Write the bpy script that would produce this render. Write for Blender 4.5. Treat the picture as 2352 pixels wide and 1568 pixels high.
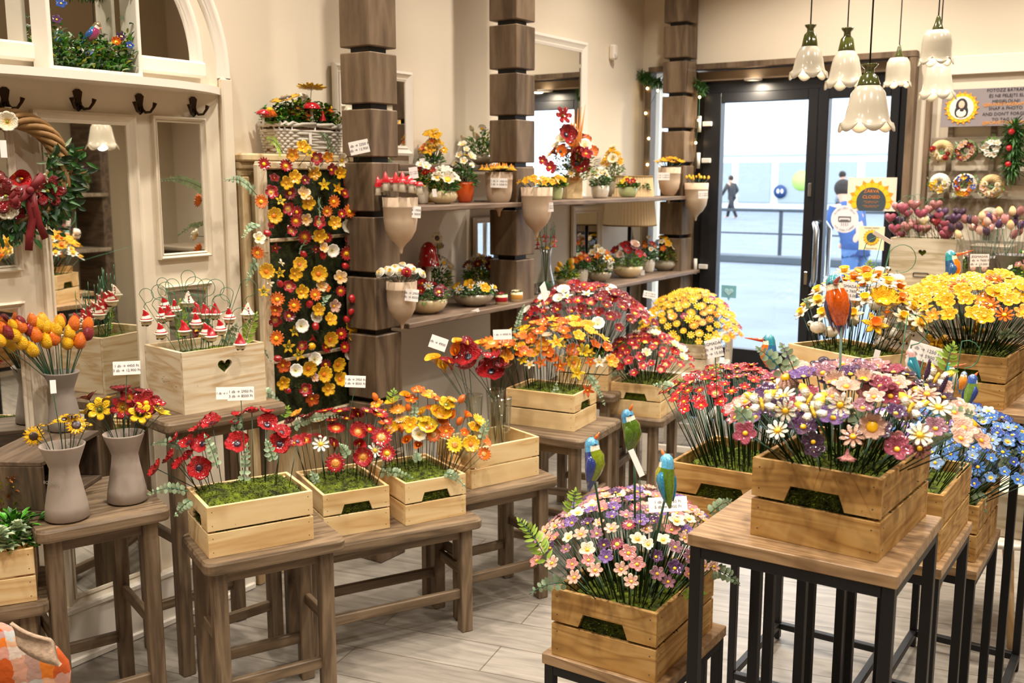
import bpy, math, random
from math import sin, cos, pi, radians as RD, sqrt, atan2, hypot
from mathutils import Vector as V, Matrix, Euler, Quaternion, noise
random.seed(7)
S = bpy.context.scene
for o in list(bpy.data.objects): bpy.data.objects.remove(o)
COL = S.collection
# ---------------------------------------------------------------- camera
FPX = 2330.0; CX, CY = 1176.0, 784.0; PITCH = math.atan(379/2330); YAW = RD(33.7); EYE = 1.6
cam = bpy.data.cameras.new('camera'); camo = bpy.data.objects.new('camera', cam); COL.objects.link(camo)
camo.location = (0, 0, EYE); camo.rotation_euler = (pi/2-PITCH, 0, YAW)
cam.sensor_width = 36; cam.lens = 36*FPX/2352; cam.clip_end = 300
cam.dof.use_dof = True; cam.dof.focus_distance = 2.55; cam.dof.aperture_fstop = 6.3
S.camera = camo
# ---------------------------------------------------------------- world: bright overcast sky outside the shop
W = bpy.data.worlds.new('sky'); S.world = W; W.use_nodes = True
W.node_tree.nodes['Background'].inputs[0].default_value = (.84, .92, 1, 1)
W.node_tree.nodes['Background'].inputs[1].default_value = 5.0
S.view_settings.view_transform = 'Standard'; S.view_settings.look = 'None'
S.view_settings.exposure = 0.0; S.view_settings.gamma = 1
# ---------------------------------------------------------------- pixel -> place helpers (photo is 2352x1568)
_fw = V((-sin(YAW), cos(YAW), 0)); _rt = V((cos(YAW), sin(YAW), 0))
_f = _fw*cos(PITCH)+V((0, 0, -sin(PITCH))); _up = _fw*sin(PITCH)+V((0, 0, cos(PITCH))); CAM = V((0, 0, EYE))
def ray(x, y): return _f+_rt*((x-CX)/FPX)-_up*((y-CY)/FPX)
def onX(x, y, v): d = ray(x, y); return CAM+d*(v/d.x)
def onY(x, y, v): d = ray(x, y); return CAM+d*(v/d.y)
def onZ(x, y, v): d = ray(x, y); return CAM+d*((v-EYE)/d.z)
def onD(x, y, t): return CAM+ray(x, y)*t
def pix(p):
    q = V(p)-CAM; t = q.dot(_f); return CX+FPX*q.dot(_rt)/t, CY-FPX*q.dot(_up)/t
def onPlane(x, y, p0, n):
    d = ray(x, y); return CAM+d*((V(p0)-CAM).dot(n)/d.dot(n))
# ---------------------------------------------------------------- lamps of the room
def area(loc, size, power, color, rot=(0, 0, 0), spread=pi, sy=None):
    l = bpy.data.lights.new('lamp', 'AREA'); l.shape = 'DISK' if sy is None else 'RECTANGLE'; l.size = size
    if sy: l.size_y = sy
    l.energy = power; l.color = color; l.spread = spread
    o = bpy.data.objects.new('lamp', l); COL.objects.link(o); o.location = loc; o.rotation_euler = rot
    return o
CEIL = 3.3
SPOTS = [(-2.2,1.6),(-2.3,2.7),(-2.2,4.0),(-2.3,5.2),(-1.2,.6),(-1.2,1.8),(-1.2,3.0),(-1.2,4.4),(-.3,5.5),(0,.9),(0,2.3),(0,3.8),(1.2,1.5),(1.2,3.2),(-1.3,-.8),(.8,-.8),(-2.5,.4),(-1.6,5.5),(-.9,5.0),(.3,4.6)]  # the last ones, near the front wall, are extra, added to brighten it
for (x, y) in SPOTS: area((x, y, CEIL-.06), .10, 18, (1, .91, .79), spread=RD(125))
# ---------------------------------------------------------------- materials
def nt(name):
    m = bpy.data.materials.new(name); m.use_nodes = True; n = m.node_tree; return m, n, n.nodes['Principled BSDF']
def lin(c):
    if isinstance(c, str):
        c = [int(c[i:i+2], 16)/255 for i in (0, 2, 4)]
    return tuple((v/12.92 if v <= .04045 else ((v+.055)/1.055)**2.4) for v in c)+(1,)
MC = {}
def mat(name, col, rough=.5, metal=0, coat=0, emit=0, noise_amt=0, nscale=20, bump=0, sheen=0, alpha=None, trans=0):
    if name in MC: return MC[name]
    m, n, b = nt(name); c = lin(col); MC[name] = m
    b.inputs['Base Color'].default_value = c; b.inputs['Roughness'].default_value = rough; b.inputs['Metallic'].default_value = metal
    b.inputs['Coat Weight'].default_value = coat; b.inputs['Coat Roughness'].default_value = .06
    if sheen: b.inputs['Sheen Weight'].default_value = sheen
    if trans: b.inputs['Transmission Weight'].default_value = trans
    if emit: b.inputs['Emission Color'].default_value = c; b.inputs['Emission Strength'].default_value = emit
    if noise_amt or bump:
        tc = n.nodes.new('ShaderNodeTexCoord'); nz = n.nodes.new('ShaderNodeTexNoise'); nz.inputs['Scale'].default_value = nscale; nz.inputs['Detail'].default_value = 5
        n.links.new(tc.outputs['Object'], nz.inputs['Vector'])
        if noise_amt:
            mr = n.nodes.new('ShaderNodeMapRange'); mr.inputs[1].default_value = .32; mr.inputs[2].default_value = .68; n.links.new(nz.outputs['Fac'], mr.inputs[0])
            mx = n.nodes.new('ShaderNodeMixRGB'); mx.blend_type = 'MIX'
            mx.inputs[1].default_value = tuple(v*(1-noise_amt) for v in c[:3])+(1,); mx.inputs[2].default_value = tuple(min(1, v*(1+noise_amt)) for v in c[:3])+(1,)
            n.links.new(mr.outputs[0], mx.inputs[0]); n.links.new(mx.outputs[0], b.inputs['Base Color'])
        if bump:
            bp = n.nodes.new('ShaderNodeBump'); bp.inputs['Strength'].default_value = bump; bp.inputs['Distance'].default_value = .004
            n.links.new(nz.outputs['Fac'], bp.inputs['Height']); n.links.new(bp.outputs[0], b.inputs['Normal'])
    return m
def ramp(n, stops):
    r = n.nodes.new('ShaderNodeValToRGB'); e = r.color_ramp.elements
    while len(e) < len(stops): e.new(.5)
    for i, (p, c) in enumerate(stops): e[i].position = p; e[i].color = lin(c)
    return r
def wood(name, c1, c2, c3=None, rough=.6, ring=6.0, stretch=9, dist=3.0, fine=.35, knots=True, axis=0, bump=.15):
    """grain runs along the board's own x axis"""
    if name in MC: return MC[name]
    m, n, b = nt(name); MC[name] = m; L = n.links
    tc = n.nodes.new('ShaderNodeTexCoord'); oi = n.nodes.new('ShaderNodeObjectInfo'); mp = n.nodes.new('ShaderNodeMapping')
    sc = [stretch]*3; sc[axis] = 1.0; mp.inputs['Scale'].default_value = sc
    ad = n.nodes.new('ShaderNodeVectorMath'); ad.operation = 'MULTIPLY_ADD'
    cb = n.nodes.new('ShaderNodeCombineXYZ')
    for i, k in enumerate((37.0, 11.0, 23.0)):
        mm = n.nodes.new('ShaderNodeMath'); mm.operation = 'MULTIPLY'; mm.inputs[1].default_value = k; L.new(oi.outputs['Random'], mm.inputs[0]); L.new(mm.outputs[0], cb.inputs[i])
    ad.operation = 'ADD'; L.new(tc.outputs['Object'], ad.inputs[0]); L.new(cb.outputs[0], ad.inputs[1])
    L.new(ad.outputs[0], mp.inputs['Vector'])
    nz = n.nodes.new('ShaderNodeTexNoise'); nz.inputs['Scale'].default_value = ring*.35; nz.inputs['Detail'].default_value = 2; nz.inputs['Distortion'].default_value = .4
    L.new(mp.outputs[0], nz.inputs['Vector'])
    ml = n.nodes.new('ShaderNodeMath'); ml.operation = 'MULTIPLY'; ml.inputs[1].default_value = dist*4; L.new(nz.outputs['Fac'], ml.inputs[0])
    fr = n.nodes.new('ShaderNodeMath'); fr.operation = 'PINGPONG'; fr.inputs[1].default_value = .5; L.new(ml.outputs[0], fr.inputs[0])
    f2 = n.nodes.new('ShaderNodeTexNoise'); f2.inputs['Scale'].default_value = 14; f2.inputs['Detail'].default_value = 6; L.new(mp.outputs[0], f2.inputs['Vector'])
    mx = n.nodes.new('ShaderNodeMath'); mx.operation = 'MULTIPLY_ADD'; mx.inputs[1].default_value = 1.3; L.new(fr.outputs[0], mx.inputs[0])
    m3 = n.nodes.new('ShaderNodeMath'); m3.operation = 'MULTIPLY'; m3.inputs[1].default_value = fine; L.new(f2.outputs['Fac'], m3.inputs[0]); L.new(m3.outputs[0], mx.inputs[2])
    r = ramp(n, [(0.05, c1), (.55, c2), (.95, c3 or c2)]); L.new(mx.outputs[0], r.inputs[0]); L.new(r.outputs[0], b.inputs['Base Color'])
    b.inputs['Roughness'].default_value = rough
    bp = n.nodes.new('ShaderNodeBump'); bp.inputs['Strength'].default_value = bump; bp.inputs['Distance'].default_value = .003; L.new(mx.outputs[0], bp.inputs['Height']); L.new(bp.outputs[0], b.inputs['Normal'])
    return m
PINE = wood('pine', 'E6CC9C', 'DCBC86', 'C69C64', ring=4, dist=1.0)
PINEW = wood('amber_pine', 'C49E62', 'B48848', '8E642E', ring=6, dist=1.9)
STOOLW = wood('stained_stool_wood', '8C765C', '735F48', '584632', ring=5, dist=1.2, fine=.6, rough=.55)
DARKW = wood('dark_stained_wood', '75624E', '5E4C3A', '44362A', ring=4, dist=1.0, fine=.7, rough=.6)
POSTW = wood('weathered_post_wood', '86705A', '6E5A44', '52402F', ring=3, dist=1.0, fine=.6, rough=.55, stretch=6, axis=2)
OAK = wood('oak_laminate', 'B0906A', '9C7C58', '7E6142', ring=6, dist=1.6, fine=.5, rough=.4)
WHITEW = wood('whitewashed_wood', 'DED0B6', 'D6C5A6', 'C2A47A', ring=6, dist=1.2, fine=.6, rough=.7)
WHITEW2 = wood('pale_grey_wood', 'CDC2AC', 'C3B69E', 'A89878', ring=6, dist=1.2, fine=.6, rough=.7)
GREYW = wood('grey_display_wood', 'A39684', '8C7D6A', '72644F', ring=4, dist=1.0, fine=.6, rough=.65)
MANTELW = wood('aged_cream_wood', 'D9C6A0', 'CDB88F', 'A98C62', ring=2, dist=.8, fine=.7, rough=.6, axis=2)
SHELFW = wood('brown_shelf_wood', '87705E', '74604F', '5C4A3C', ring=5, dist=1.2, fine=.5, axis=1)
def petal(name, inner, mid, outer, r1=.18, r2=.5, streak=.25):
    if name in MC: return MC[name]
    m, n, b = nt(name); MC[name] = m; L = n.links
    tc = n.nodes.new('ShaderNodeTexCoord'); sx = n.nodes.new('ShaderNodeSeparateXYZ'); L.new(tc.outputs['Object'], sx.inputs[0])
    cb = n.nodes.new('ShaderNodeCombineXYZ'); L.new(sx.outputs[0], cb.inputs[0]); L.new(sx.outputs[1], cb.inputs[1])
    ln = n.nodes.new('ShaderNodeVectorMath'); ln.operation = 'LENGTH'; L.new(cb.outputs[0], ln.inputs[0])
    nz = n.nodes.new('ShaderNodeTexNoise'); nz.inputs['Scale'].default_value = 5; L.new(tc.outputs['Object'], nz.inputs['Vector'])
    ad = n.nodes.new('ShaderNodeMath'); ad.operation = 'MULTIPLY_ADD'; ad.inputs[1].default_value = streak; L.new(nz.outputs['Fac'], ad.inputs[0])
    sb = n.nodes.new('ShaderNodeMath'); sb.operation = 'SUBTRACT'; sb.inputs[1].default_value = streak*.5; L.new(ln.outputs['Value'], sb.inputs[0]); L.new(sb.outputs[0], ad.inputs[2])
    r = ramp(n, [(r1, inner), (r2, mid), (.95, outer)]); L.new(ad.outputs[0], r.inputs[0]); L.new(r.outputs[0], b.inputs['Base Color'])
    b.inputs['Roughness'].default_value = .4; b.inputs['Specular IOR Level'].default_value = .25; b.inputs['Coat Weight'].default_value = .75; b.inputs['Coat Roughness'].default_value = .07
    bp = n.nodes.new('ShaderNodeBump'); bp.inputs['Strength'].default_value = .5; bp.inputs['Distance'].default_value = .04
    n2 = n.nodes.new('ShaderNodeTexNoise'); n2.inputs['Scale'].default_value = 9; L.new(tc.outputs['Object'], n2.inputs['Vector']); L.new(n2.outputs['Fac'], bp.inputs['Height']); L.new(bp.outputs[0], b.inputs['Normal'])
    return m
FC = {  # flower glazes
 'red': ('B01414','A80C12','860810'), 'red_yellow': ('E8A020','A81016','940C14'), 'red_cream': ('E8C088','B01C24','980E18'), 'dark_red': ('7C0810','860A12','62060C'),
 'red_black': ('1C1018','AA0C10','A60A10'), 'scarlet': ('C02A20','B80E16','A00C16'),
 'yellow': ('E08A0A','EDB008','EAB40E'), 'yellow_green': ('4A5608','E4B408','ECBC0E'), 'lemon': ('E8B010','EECA20','ECD030'), 'gold': ('CC8A08','E6B00A','E4AC0A'),
 'orange': ('D86406','E06E08','D05C06'), 'deep_orange': ('C84C06','D05808','C04C08'), 'peach': ('F4B048','F2C890','F0D2A8'), 'orange_yellow': ('F8C420','F09020','F0A030'),
 'cream': ('D8A83A','F4E4C0','F6EAD0'), 'white': ('F0D890','F8F2E2','FAF4E8'), 'cream_yellow': ('F0C020','F6E8B8','F8EED0'), 'white_yellow': ('F8C818','FAF0D8','FAF4E4'),
 'pink': ('B06868','C88882','C67A76'), 'pale_pink': ('B87662','D8A892','DCB6A2'), 'rose': ('862C44','9C4456','923A4C'), 'pale_mauve': ('7E5064','A0707E','966470'),
 'purple': ('38203E','56305A','46264E'), 'dark_purple': ('2A1228','3E1C38','32162E'), 'lilac': ('62408A','80609A','705090'), 'rose_brown': ('7A3E3C','A06460','985850'),
 'blue': ('2A50A0','4C7CBE','3A68B0'), 'light_blue': ('7090B8','8CA8CE','7898C4'), 'deep_blue': ('20388C','30509C','28448C'), 'yellow_blue': ('F0C818','5C86C0','4870B0'),
}
def fmat(c): return petal('glaze_'+c, *FC[c])
YC = mat('yellow_centre_glaze', 'F0B80E', .25, coat=.6); OC = mat('amber_centre_glaze', 'C88A3A', .35, coat=.5, noise_amt=.4, nscale=6)
BKC = mat('dark_seed_glaze', '2A2030', .25, coat=.8, noise_amt=.5, nscale=8); GYC = mat('olive_centre_glaze', '8A8A30', .3, coat=.6); ORC = mat('orange_centre_glaze', 'E87818', .25, coat=.6)
DBC = mat('brown_seed_glaze', '3A2418', .35, coat=.6, noise_amt=.6, nscale=7)
STEM = mat('green_wire', '143A22', .45); STEML = mat('light_green_wire', '2E6A48', .4)
MOSS = mat('moss_green', '505C08', 1, noise_amt=.85, nscale=34, bump=1); MOSSD = mat('dark_moss_green', '262C08', 1, noise_amt=.7, nscale=40, bump=1)
LEAFG = mat('eucalyptus_leaf', '93A886', .55, noise_amt=.3, nscale=30); LEAFL = mat('fresh_fern_leaf', '92B040', .5, noise_amt=.3, nscale=12)
LEAFD = mat('deep_green_leaf', '2C5A20', .45, noise_amt=.4, nscale=15); LEAFM = mat('mid_green_leaf', '4E8A2A', .45, noise_amt=.35, nscale=15); LEAFB = mat('russet_leaf', '8A4E1C', .55, noise_amt=.35, nscale=15)
LEAFY = mat('yellow_green_leaf', 'A0A030', .5, noise_amt=.3, nscale=15)
WHITE = mat('white_paint', 'EDE4D6', .45); CREAM = mat('cream_panel_paint', 'DDD0BA', .5, noise_amt=.06, nscale=6); WALLM = mat('cream_wall_plaster', 'E6D8C2', .85, noise_amt=.02, nscale=3, bump=.02)
BLACK = mat('black_metal', '151416', .45, metal=.3); DOORB = mat('anthracite_door', '17181C', .4); CARD = mat('white_card', 'F2ECE6', .6); INK = mat('grey_ink', '4A444C', .6)
CLAYG = mat('unglazed_grey_clay', '9A8C80', .85, noise_amt=.12, nscale=9, bump=.15); CLAYB = mat('unglazed_beige_clay', 'C4AC92', .85, noise_amt=.08, nscale=9, bump=.1)
GLZC = mat('cream_glaze', 'D8C49A', .18, coat=.8, noise_amt=.06); GLZG = mat('taupe_glaze', 'A2957F', .25, coat=.6, noise_amt=.1); GLZW = mat('white_ribbed_glaze', 'DDD3C2', .3, coat=.5); GLZGR = mat('pale_green_glaze', 'BCC890', .25, coat=.6)
ORP = mat('orange_glaze', 'C84E12', .25, coat=.6); YEP = mat('yellow_glaze', 'F0C010', .3, coat=.5)
REDG = mat('red_glaze', 'B41420', .15, coat=1); WHG = mat('white_glaze', 'F2E8D4', .2, coat=.9); BLKG = mat('black_glaze', '201E20', .2, coat=.9); GRNG = mat('olive_green_glaze', '5E6A1C', .15, coat=1, noise_amt=.4, nscale=8)
MIRM, _n, _b = nt('mirror_glass'); _b.inputs['Metallic'].default_value = 1; _b.inputs['Roughness'].default_value = .015; _b.inputs['Base Color'].default_value = (.86, .86, .82, 1)
def glassmat(name, tint=(1, 1, 1, 1), refl=.06, edge=.5):
    m = bpy.data.materials.new(name); m.use_nodes = True; n = m.node_tree; n.nodes.clear()
    o = n.nodes.new('ShaderNodeOutputMaterial'); t = n.nodes.new('ShaderNodeBsdfTransparent'); t.inputs[0].default_value = tint
    g = n.nodes.new('ShaderNodeBsdfGlossy'); g.inputs['Roughness'].default_value = .02; lw = n.nodes.new('ShaderNodeLayerWeight'); lw.inputs[0].default_value = .25
    mm = n.nodes.new('ShaderNodeMath'); mm.operation = 'MULTIPLY_ADD'; mm.inputs[1].default_value = edge; mm.inputs[2].default_value = refl
    mx = n.nodes.new('ShaderNodeMixShader'); L = n.links; L.new(lw.outputs['Facing'], mm.inputs[0]); L.new(mm.outputs[0], mx.inputs[0]); L.new(t.outputs[0], mx.inputs[1]); L.new(g.outputs[0], mx.inputs[2]); L.new(mx.outputs[0], o.inputs[0])
    return m
PANE = glassmat('window_glass', (.96, .98, 1, 1), .03, .3); VGLASS = glassmat('clear_vase_glass', (.90, .93, .92, 1), .08, .75)
# ---------------------------------------------------------------- mesh builder
class MB:
    def __init__(s): s.v = []; s.f = []; s.m = []; s.sm = []
    def add(s, vs, fs, mi=0, smooth=True, M=None):
        k = len(s.v)
        s.v += [tuple(M @ V(p)) for p in vs] if M is not None else [tuple(p) for p in vs]
        for f in fs: s.f.append([i+k for i in f]); s.m.append(mi); s.sm.append(smooth)
        return s
    def mesh(s, name, mats):
        me = bpy.data.meshes.new(name); me.from_pydata(s.v, [], s.f)
        for m in (mats if isinstance(mats, (list, tuple)) else [mats]): me.materials.append(m)
        me.polygons.foreach_set('material_index', s.m); me.polygons.foreach_set('use_smooth', s.sm); me.update(); return me
    def build(s, name, mats, parent=None, loc=None, rot=None):
        return link(name, s.mesh(name, mats), parent, loc, rot)
    def box(s, c, d, ch=.002, mi=0, M=None):
        hx, hy, hz = d[0]/2, d[1]/2, d[2]/2; ch = min(ch, hx*.45, hy*.45, hz*.45); vs = []; ix = {}
        for sx in (-1, 1):
            for sy in (-1, 1):
                for sz in (-1, 1):
                    for a in range(3):
                        p = [sx*(hx-(0 if a == 0 else ch)), sy*(hy-(0 if a == 1 else ch)), sz*(hz-(0 if a == 2 else ch))]
                        ix[(sx, sy, sz, a)] = len(vs); vs.append((c[0]+p[0], c[1]+p[1], c[2]+p[2]))
        fs = []
        for a in range(3):
            b, d2 = (a+1) % 3, (a+2) % 3
            for sg in (-1, 1):
                q = []
                for (sb, sd) in ((-1, -1), (1, -1), (1, 1), (-1, 1)):
                    t = [0, 0, 0]; t[a] = sg; t[b] = sb; t[d2] = sd; q.append(ix[(t[0], t[1], t[2], a)])
                fs.append(q if sg > 0 else q[::-1])
            for sb in (-1, 1):      # edges parallel to axis a
                for sd in (-1, 1):
                    e = []
                    for (sg, ax) in ((-1, b), (1, b), (1, d2), (-1, d2)):
                        t = [0, 0, 0]; t[a] = sg; t[b] = sb; t[d2] = sd; e.append(ix[(t[0], t[1], t[2], ax)])
                    fs.append(e if sb*sd < 0 else e[::-1])
        for sx in (-1, 1):
            for sy in (-1, 1):
                for sz in (-1, 1):
                    t = [ix[(sx, sy, sz, a)] for a in range(3)]; fs.append(t if sx*sy*sz > 0 else t[::-1])
        return s.add(vs, fs, mi, False, M)
    def sweep(s, pts, rad, seg=8, mi=0, cap=True, flat=1.0, M=None, up=None, smooth=True):
        pts = [V(p) for p in pts]; n = len(pts); rad = rad if isinstance(rad, (list, tuple)) else [rad]*n
        vs = []; fs = []; prev = None
        for i, p in enumerate(pts):
            t = (pts[min(i+1, n-1)]-pts[max(i-1, 0)]);
            if t.length < 1e-9: t = V((0, 0, 1))
            t.normalize()
            if prev is None:
                a = V(up) if up else (V((0, 0, 1)) if abs(t.z) < .9 else V((1, 0, 0)))
            else: a = prev
            a = (a-t*a.dot(t));
            if a.length < 1e-6: a = V((1, 0, 0))-t*t.x
            a.normalize(); prev = a; b = t.cross(a)
            for k in range(seg):
                an = 2*pi*k/seg; vs.append(p+a*(rad[i]*cos(an))+b*(rad[i]*flat*sin(an)))
        for i in range(n-1):
            for k in range(seg):
                fs.append([i*seg+k, i*seg+(k+1) % seg, (i+1)*seg+(k+1) % seg, (i+1)*seg+k])
        if cap: fs.append(list(range(seg))[::-1]); fs.append([(n-1)*seg+k for k in range(seg)])
        return s.add(vs, fs, mi, smooth, M)
    def lathe(s, prof, seg=24, mi=0, rf=None, M=None, zf=None):
        vs = []; fs = []; n = len(prof)
        for i, (r, z) in enumerate(prof):
            for k in range(seg):
                an = 2*pi*k/seg; q = r*(rf(an, i) if rf else 1); vs.append((q*cos(an), q*sin(an), z+(zf(an, i) if zf else 0)))
        for i in range(n-1):
            for k in range(seg): fs.append([i*seg+k, i*seg+(k+1) % seg, (i+1)*seg+(k+1) % seg, (i+1)*seg+k])
        return s.add(vs, fs, mi, True, M)
    def ball(s, c, r, seg=12, rings=8, mi=0, M=None):
        r = r if isinstance(r, (tuple, list)) else (r, r, r); vs = []; fs = []
        for i in range(rings+1):
            ph = pi*i/rings
            for k in range(seg): an = 2*pi*k/seg; vs.append((c[0]+r[0]*sin(ph)*cos(an), c[1]+r[1]*sin(ph)*sin(an), c[2]-r[2]*cos(ph)))
        for i in range(rings):
            for k in range(seg): fs.append([i*seg+k, i*seg+(k+1) % seg, (i+1)*seg+(k+1) % seg, (i+1)*seg+k])
        return s.add(vs, fs, mi, True, M)
    def prism(s, outline, t0, t1, ax=1, mi=0, M=None):
        """2D outline (u,w) extruded along axis ax; u,w are the remaining axes in order"""
        n = len(outline); vs = []
        for t in (t0, t1):
            for (u, w) in outline:
                p = [u, w]; p.insert(ax, t); vs.append(p)
        fs = [list(range(n))[::-1], [n+i for i in range(n)]]+[[i, (i+1) % n, n+(i+1) % n, n+i] for i in range(n)]
        return s.add(vs, fs, mi, False, M)
    def leaf(s, base, d, L, w, mi=0, fold=.25, droop=.2, nrm=None):
        d = V(d).normalized(); z = V(nrm) if nrm else V((0, 0, 1)); sd = d.cross(z)
        if sd.length < .05: sd = d.cross(V((1, 0, 0)))
        sd.normalize(); up = sd.cross(d); b = V(base)
        P = [b, b+d*L*.35+sd*w*.5+up*w*fold, b+d*L*.4, b+d*L*.35-sd*w*.5+up*w*fold, b+d*L*.75+sd*w*.38+up*(w*fold-L*droop*.4), b+d*L*.75-up*L*droop*.5, b+d*L*.75-sd*w*.38+up*(w*fold-L*droop*.4), b+d*L-up*L*droop]
        return s.add(P, [(0, 1, 2), (0, 2, 3), (1, 4, 5, 2), (3, 2, 5, 6), (4, 7, 5), (6, 5, 7)], mi, True)
def link(name, data, parent=None, loc=None, rot=None):
    o = bpy.data.objects.new(name, data); COL.objects.link(o)
    if parent: o.parent = parent
    if loc is not None: o.location = loc
    if rot is not None:
        if isinstance(rot, Quaternion): o.rotation_mode = 'QUATERNION'; o.rotation_quaternion = rot
        else: o.rotation_euler = rot
    return o
def tag(o, label=None, cat=None, group=None, kind=None):
    if label: o['label'] = label
    if cat: o['category'] = cat
    if group: o['group'] = group
    if kind: o['kind'] = kind
    return o
def thing(name, label, cat, loc=(0, 0, 0), rz=0, group=None):
    o = link(name, None, None, loc, (0, 0, rz)); o.empty_display_size = .05; return tag(o, label, cat, group)
def board(name, mt, parent, c, L, Wd, T, rot=(0, 0, 0), ch=.003):
    """a board of its own, grain along its length"""
    mb = MB().box((0, 0, 0), (L, Wd, T), ch); return mb.build(name, mt, parent, c, rot)
def struct(name, mb, m, parent=None, loc=None, rot=None): return tag(mb.build(name, m, parent, loc, rot), kind='structure')
def Zq(d): return V(d).normalized().to_track_quat('Z', 'Y')
_tc = {}
def textmesh(txt, size, m, align='CENTER'):
    k = (txt, size, m.name, align)
    if k in _tc: return _tc[k]
    c = bpy.data.curves.new('lettering', 'FONT'); c.body = txt; c.size = size; c.align_x = align; c.align_y = 'CENTER'; c.extrude = size*.01; c.resolution_u = 2; c.space_line = 1.25
    o = bpy.data.objects.new('lettering', c); COL.objects.link(o); dg = bpy.context.evaluated_depsgraph_get(); me = bpy.data.meshes.new_from_object(o.evaluated_get(dg)); me.materials.clear(); me.materials.append(m)
    bpy.data.objects.remove(o); _tc[k] = me; return me
# ================================================================ THE SETTING
XW = -3.1; YD = 6.2; XR = 1.95; YB = -2.4
# floor: grey-washed oak planks
def floor_mat():
    m, n, b = nt('washed_oak_floor'); L = n.links
    tc = n.nodes.new('ShaderNodeTexCoord'); mp = n.nodes.new('ShaderNodeMapping'); mp.inputs['Rotation'].default_value = (0, 0, RD(-12)); L.new(tc.outputs['Object'], mp.inputs[0])
    bk = n.nodes.new('ShaderNodeTexBrick'); bk.offset = .37; bk.inputs['Scale'].default_value = 1; bk.inputs['Brick Width'].default_value = 1.25; bk.inputs['Row Height'].default_value = .19; bk.inputs['Mortar Size'].default_value = .0022
    bk.inputs['Color1'].default_value = lin('ABA59C'); bk.inputs['Color2'].default_value = lin('9B948A'); bk.inputs['Mortar'].default_value = lin('6E6152'); L.new(mp.outputs[0], bk.inputs['Vector'])
    m2 = n.nodes.new('ShaderNodeMapping'); m2.inputs['Scale'].default_value = (1.2, 9, 1); L.new(mp.outputs[0], m2.inputs[0])
    nz = n.nodes.new('ShaderNodeTexNoise'); nz.inputs['Scale'].default_value = 4; nz.inputs['Detail'].default_value = 7; nz.inputs['Distortion'].default_value = .6; L.new(m2.outputs[0], nz.inputs[0])
    r = ramp(n, [(.3, '8C857C'), (.55, 'C6BFB6'), (.8, 'E6E0D8')]); L.new(nz.outputs['Fac'], r.inputs[0])
    mx = n.nodes.new('ShaderNodeMixRGB'); mx.blend_type = 'MULTIPLY'; mx.inputs[0].default_value = .75; L.new(bk.outputs['Color'], mx.inputs[1]); L.new(r.outputs[0], mx.inputs[2])
    br = n.nodes.new('ShaderNodeBrightContrast'); br.inputs[1].default_value = .02; L.new(mx.outputs[0], br.inputs[0]); L.new(br.outputs[0], b.inputs['Base Color'])
    b.inputs['Roughness'].default_value = .38
    return m
struct('floor', MB().box(((XW+XR)/2, (YB+YD)/2, -.05), (XR-XW, YD-YB, .1), 0), floor_mat())
struct('ceiling', MB().box(((XW+XR)/2, (YB+YD)/2, CEIL+.05), (XR-XW, YD-YB, .1), 0), mat('ceiling_paint', '9C907E', .9))
struct('wall_left', MB().box((XW-.06, (YB+YD)/2, CEIL/2), (.12, YD-YB, CEIL), 0), WALLM)
WALLD = mat('taupe_wall_paint', 'B4A48A', .9)
struct('wall_right', MB().box((XR+.06, (YB+YD)/2, CEIL/2), (.12, YD-YB, CEIL), 0), WALLD)
struct('wall_back', MB().box(((XW+XR)/2, YB-.06, CEIL/2), (XR-XW+.24, .12, CEIL), 0), WALLD)
# door wall: openings for the side window (-3.02..-2.76), the double door (-2.72..-1.38)
ZT = 2.27
def wallY(name, x0, x1, z0, z1, m=WALLM): return struct(name, MB().box(((x0+x1)/2, YD+.1, (z0+z1)/2), (x1-x0, .2, z1-z0), 0), m)
mbw = MB()
for (a, b, c, d) in ((XW, -3.03, 0, CEIL), (-3.03, -1.38, ZT, CEIL), (-1.38, XR, 0, CEIL), (-3.03, -2.78, 0, .45)):
    mbw.box(((a+b)/2, YD+.1, (c+d)/2), (b-a, .2, d-c), 0)
struct('wall_front', mbw, WALLM)
# stained timber surround of the shop front
mb = MB(); mb.box((-2.2, YD-.02, ZT+.012), (1.66, .08, .035)); mb.box((-3.03, YD-.02, 1.36), (.045, .08, 1.82)); mb.box((-2.745, YD-.02, 1.13), (.06, .08, 2.26)); mb.box((-1.385, YD-.02, 1.13), (.04, .1, 2.26)); mb.box((-2.9, YD-.02, .45), (.27, .1, .03))
struct('trim_1', mb, POSTW)
# recessed soffit above the door with a lit spotlight
struct('trim_2', MB().box((-2.06, YD+.1, 2.225), (1.3, .2, .06)), mat('soffit_timber', '8A7660', .7, noise_amt=.2, nscale=4))
t = thing('ceiling_spotlight', 'small round lit spotlight in the timber soffit above the glass door', 'lamp', (-2.33, YD-.03, 2.19))
MB().lathe([(.055, .005), (.055, -.006), (.036, -.008), (.036, .003)], 24).build('rim', WHITE, t)
MB().lathe([(.0, -.002), (.036, -.002)], 24).build('bulb', mat('lit_bulb', 'FFF2D8', .3, emit=9), t)
area((-2.33, YD-.12, 2.17), .06, 8, (1, .85, .65))
# side window: garland and daylight
struct('window_1', MB().box((-2.9, YD+.12, 1.35), (.25, .01, 1.8), 0), PANE)
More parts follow.
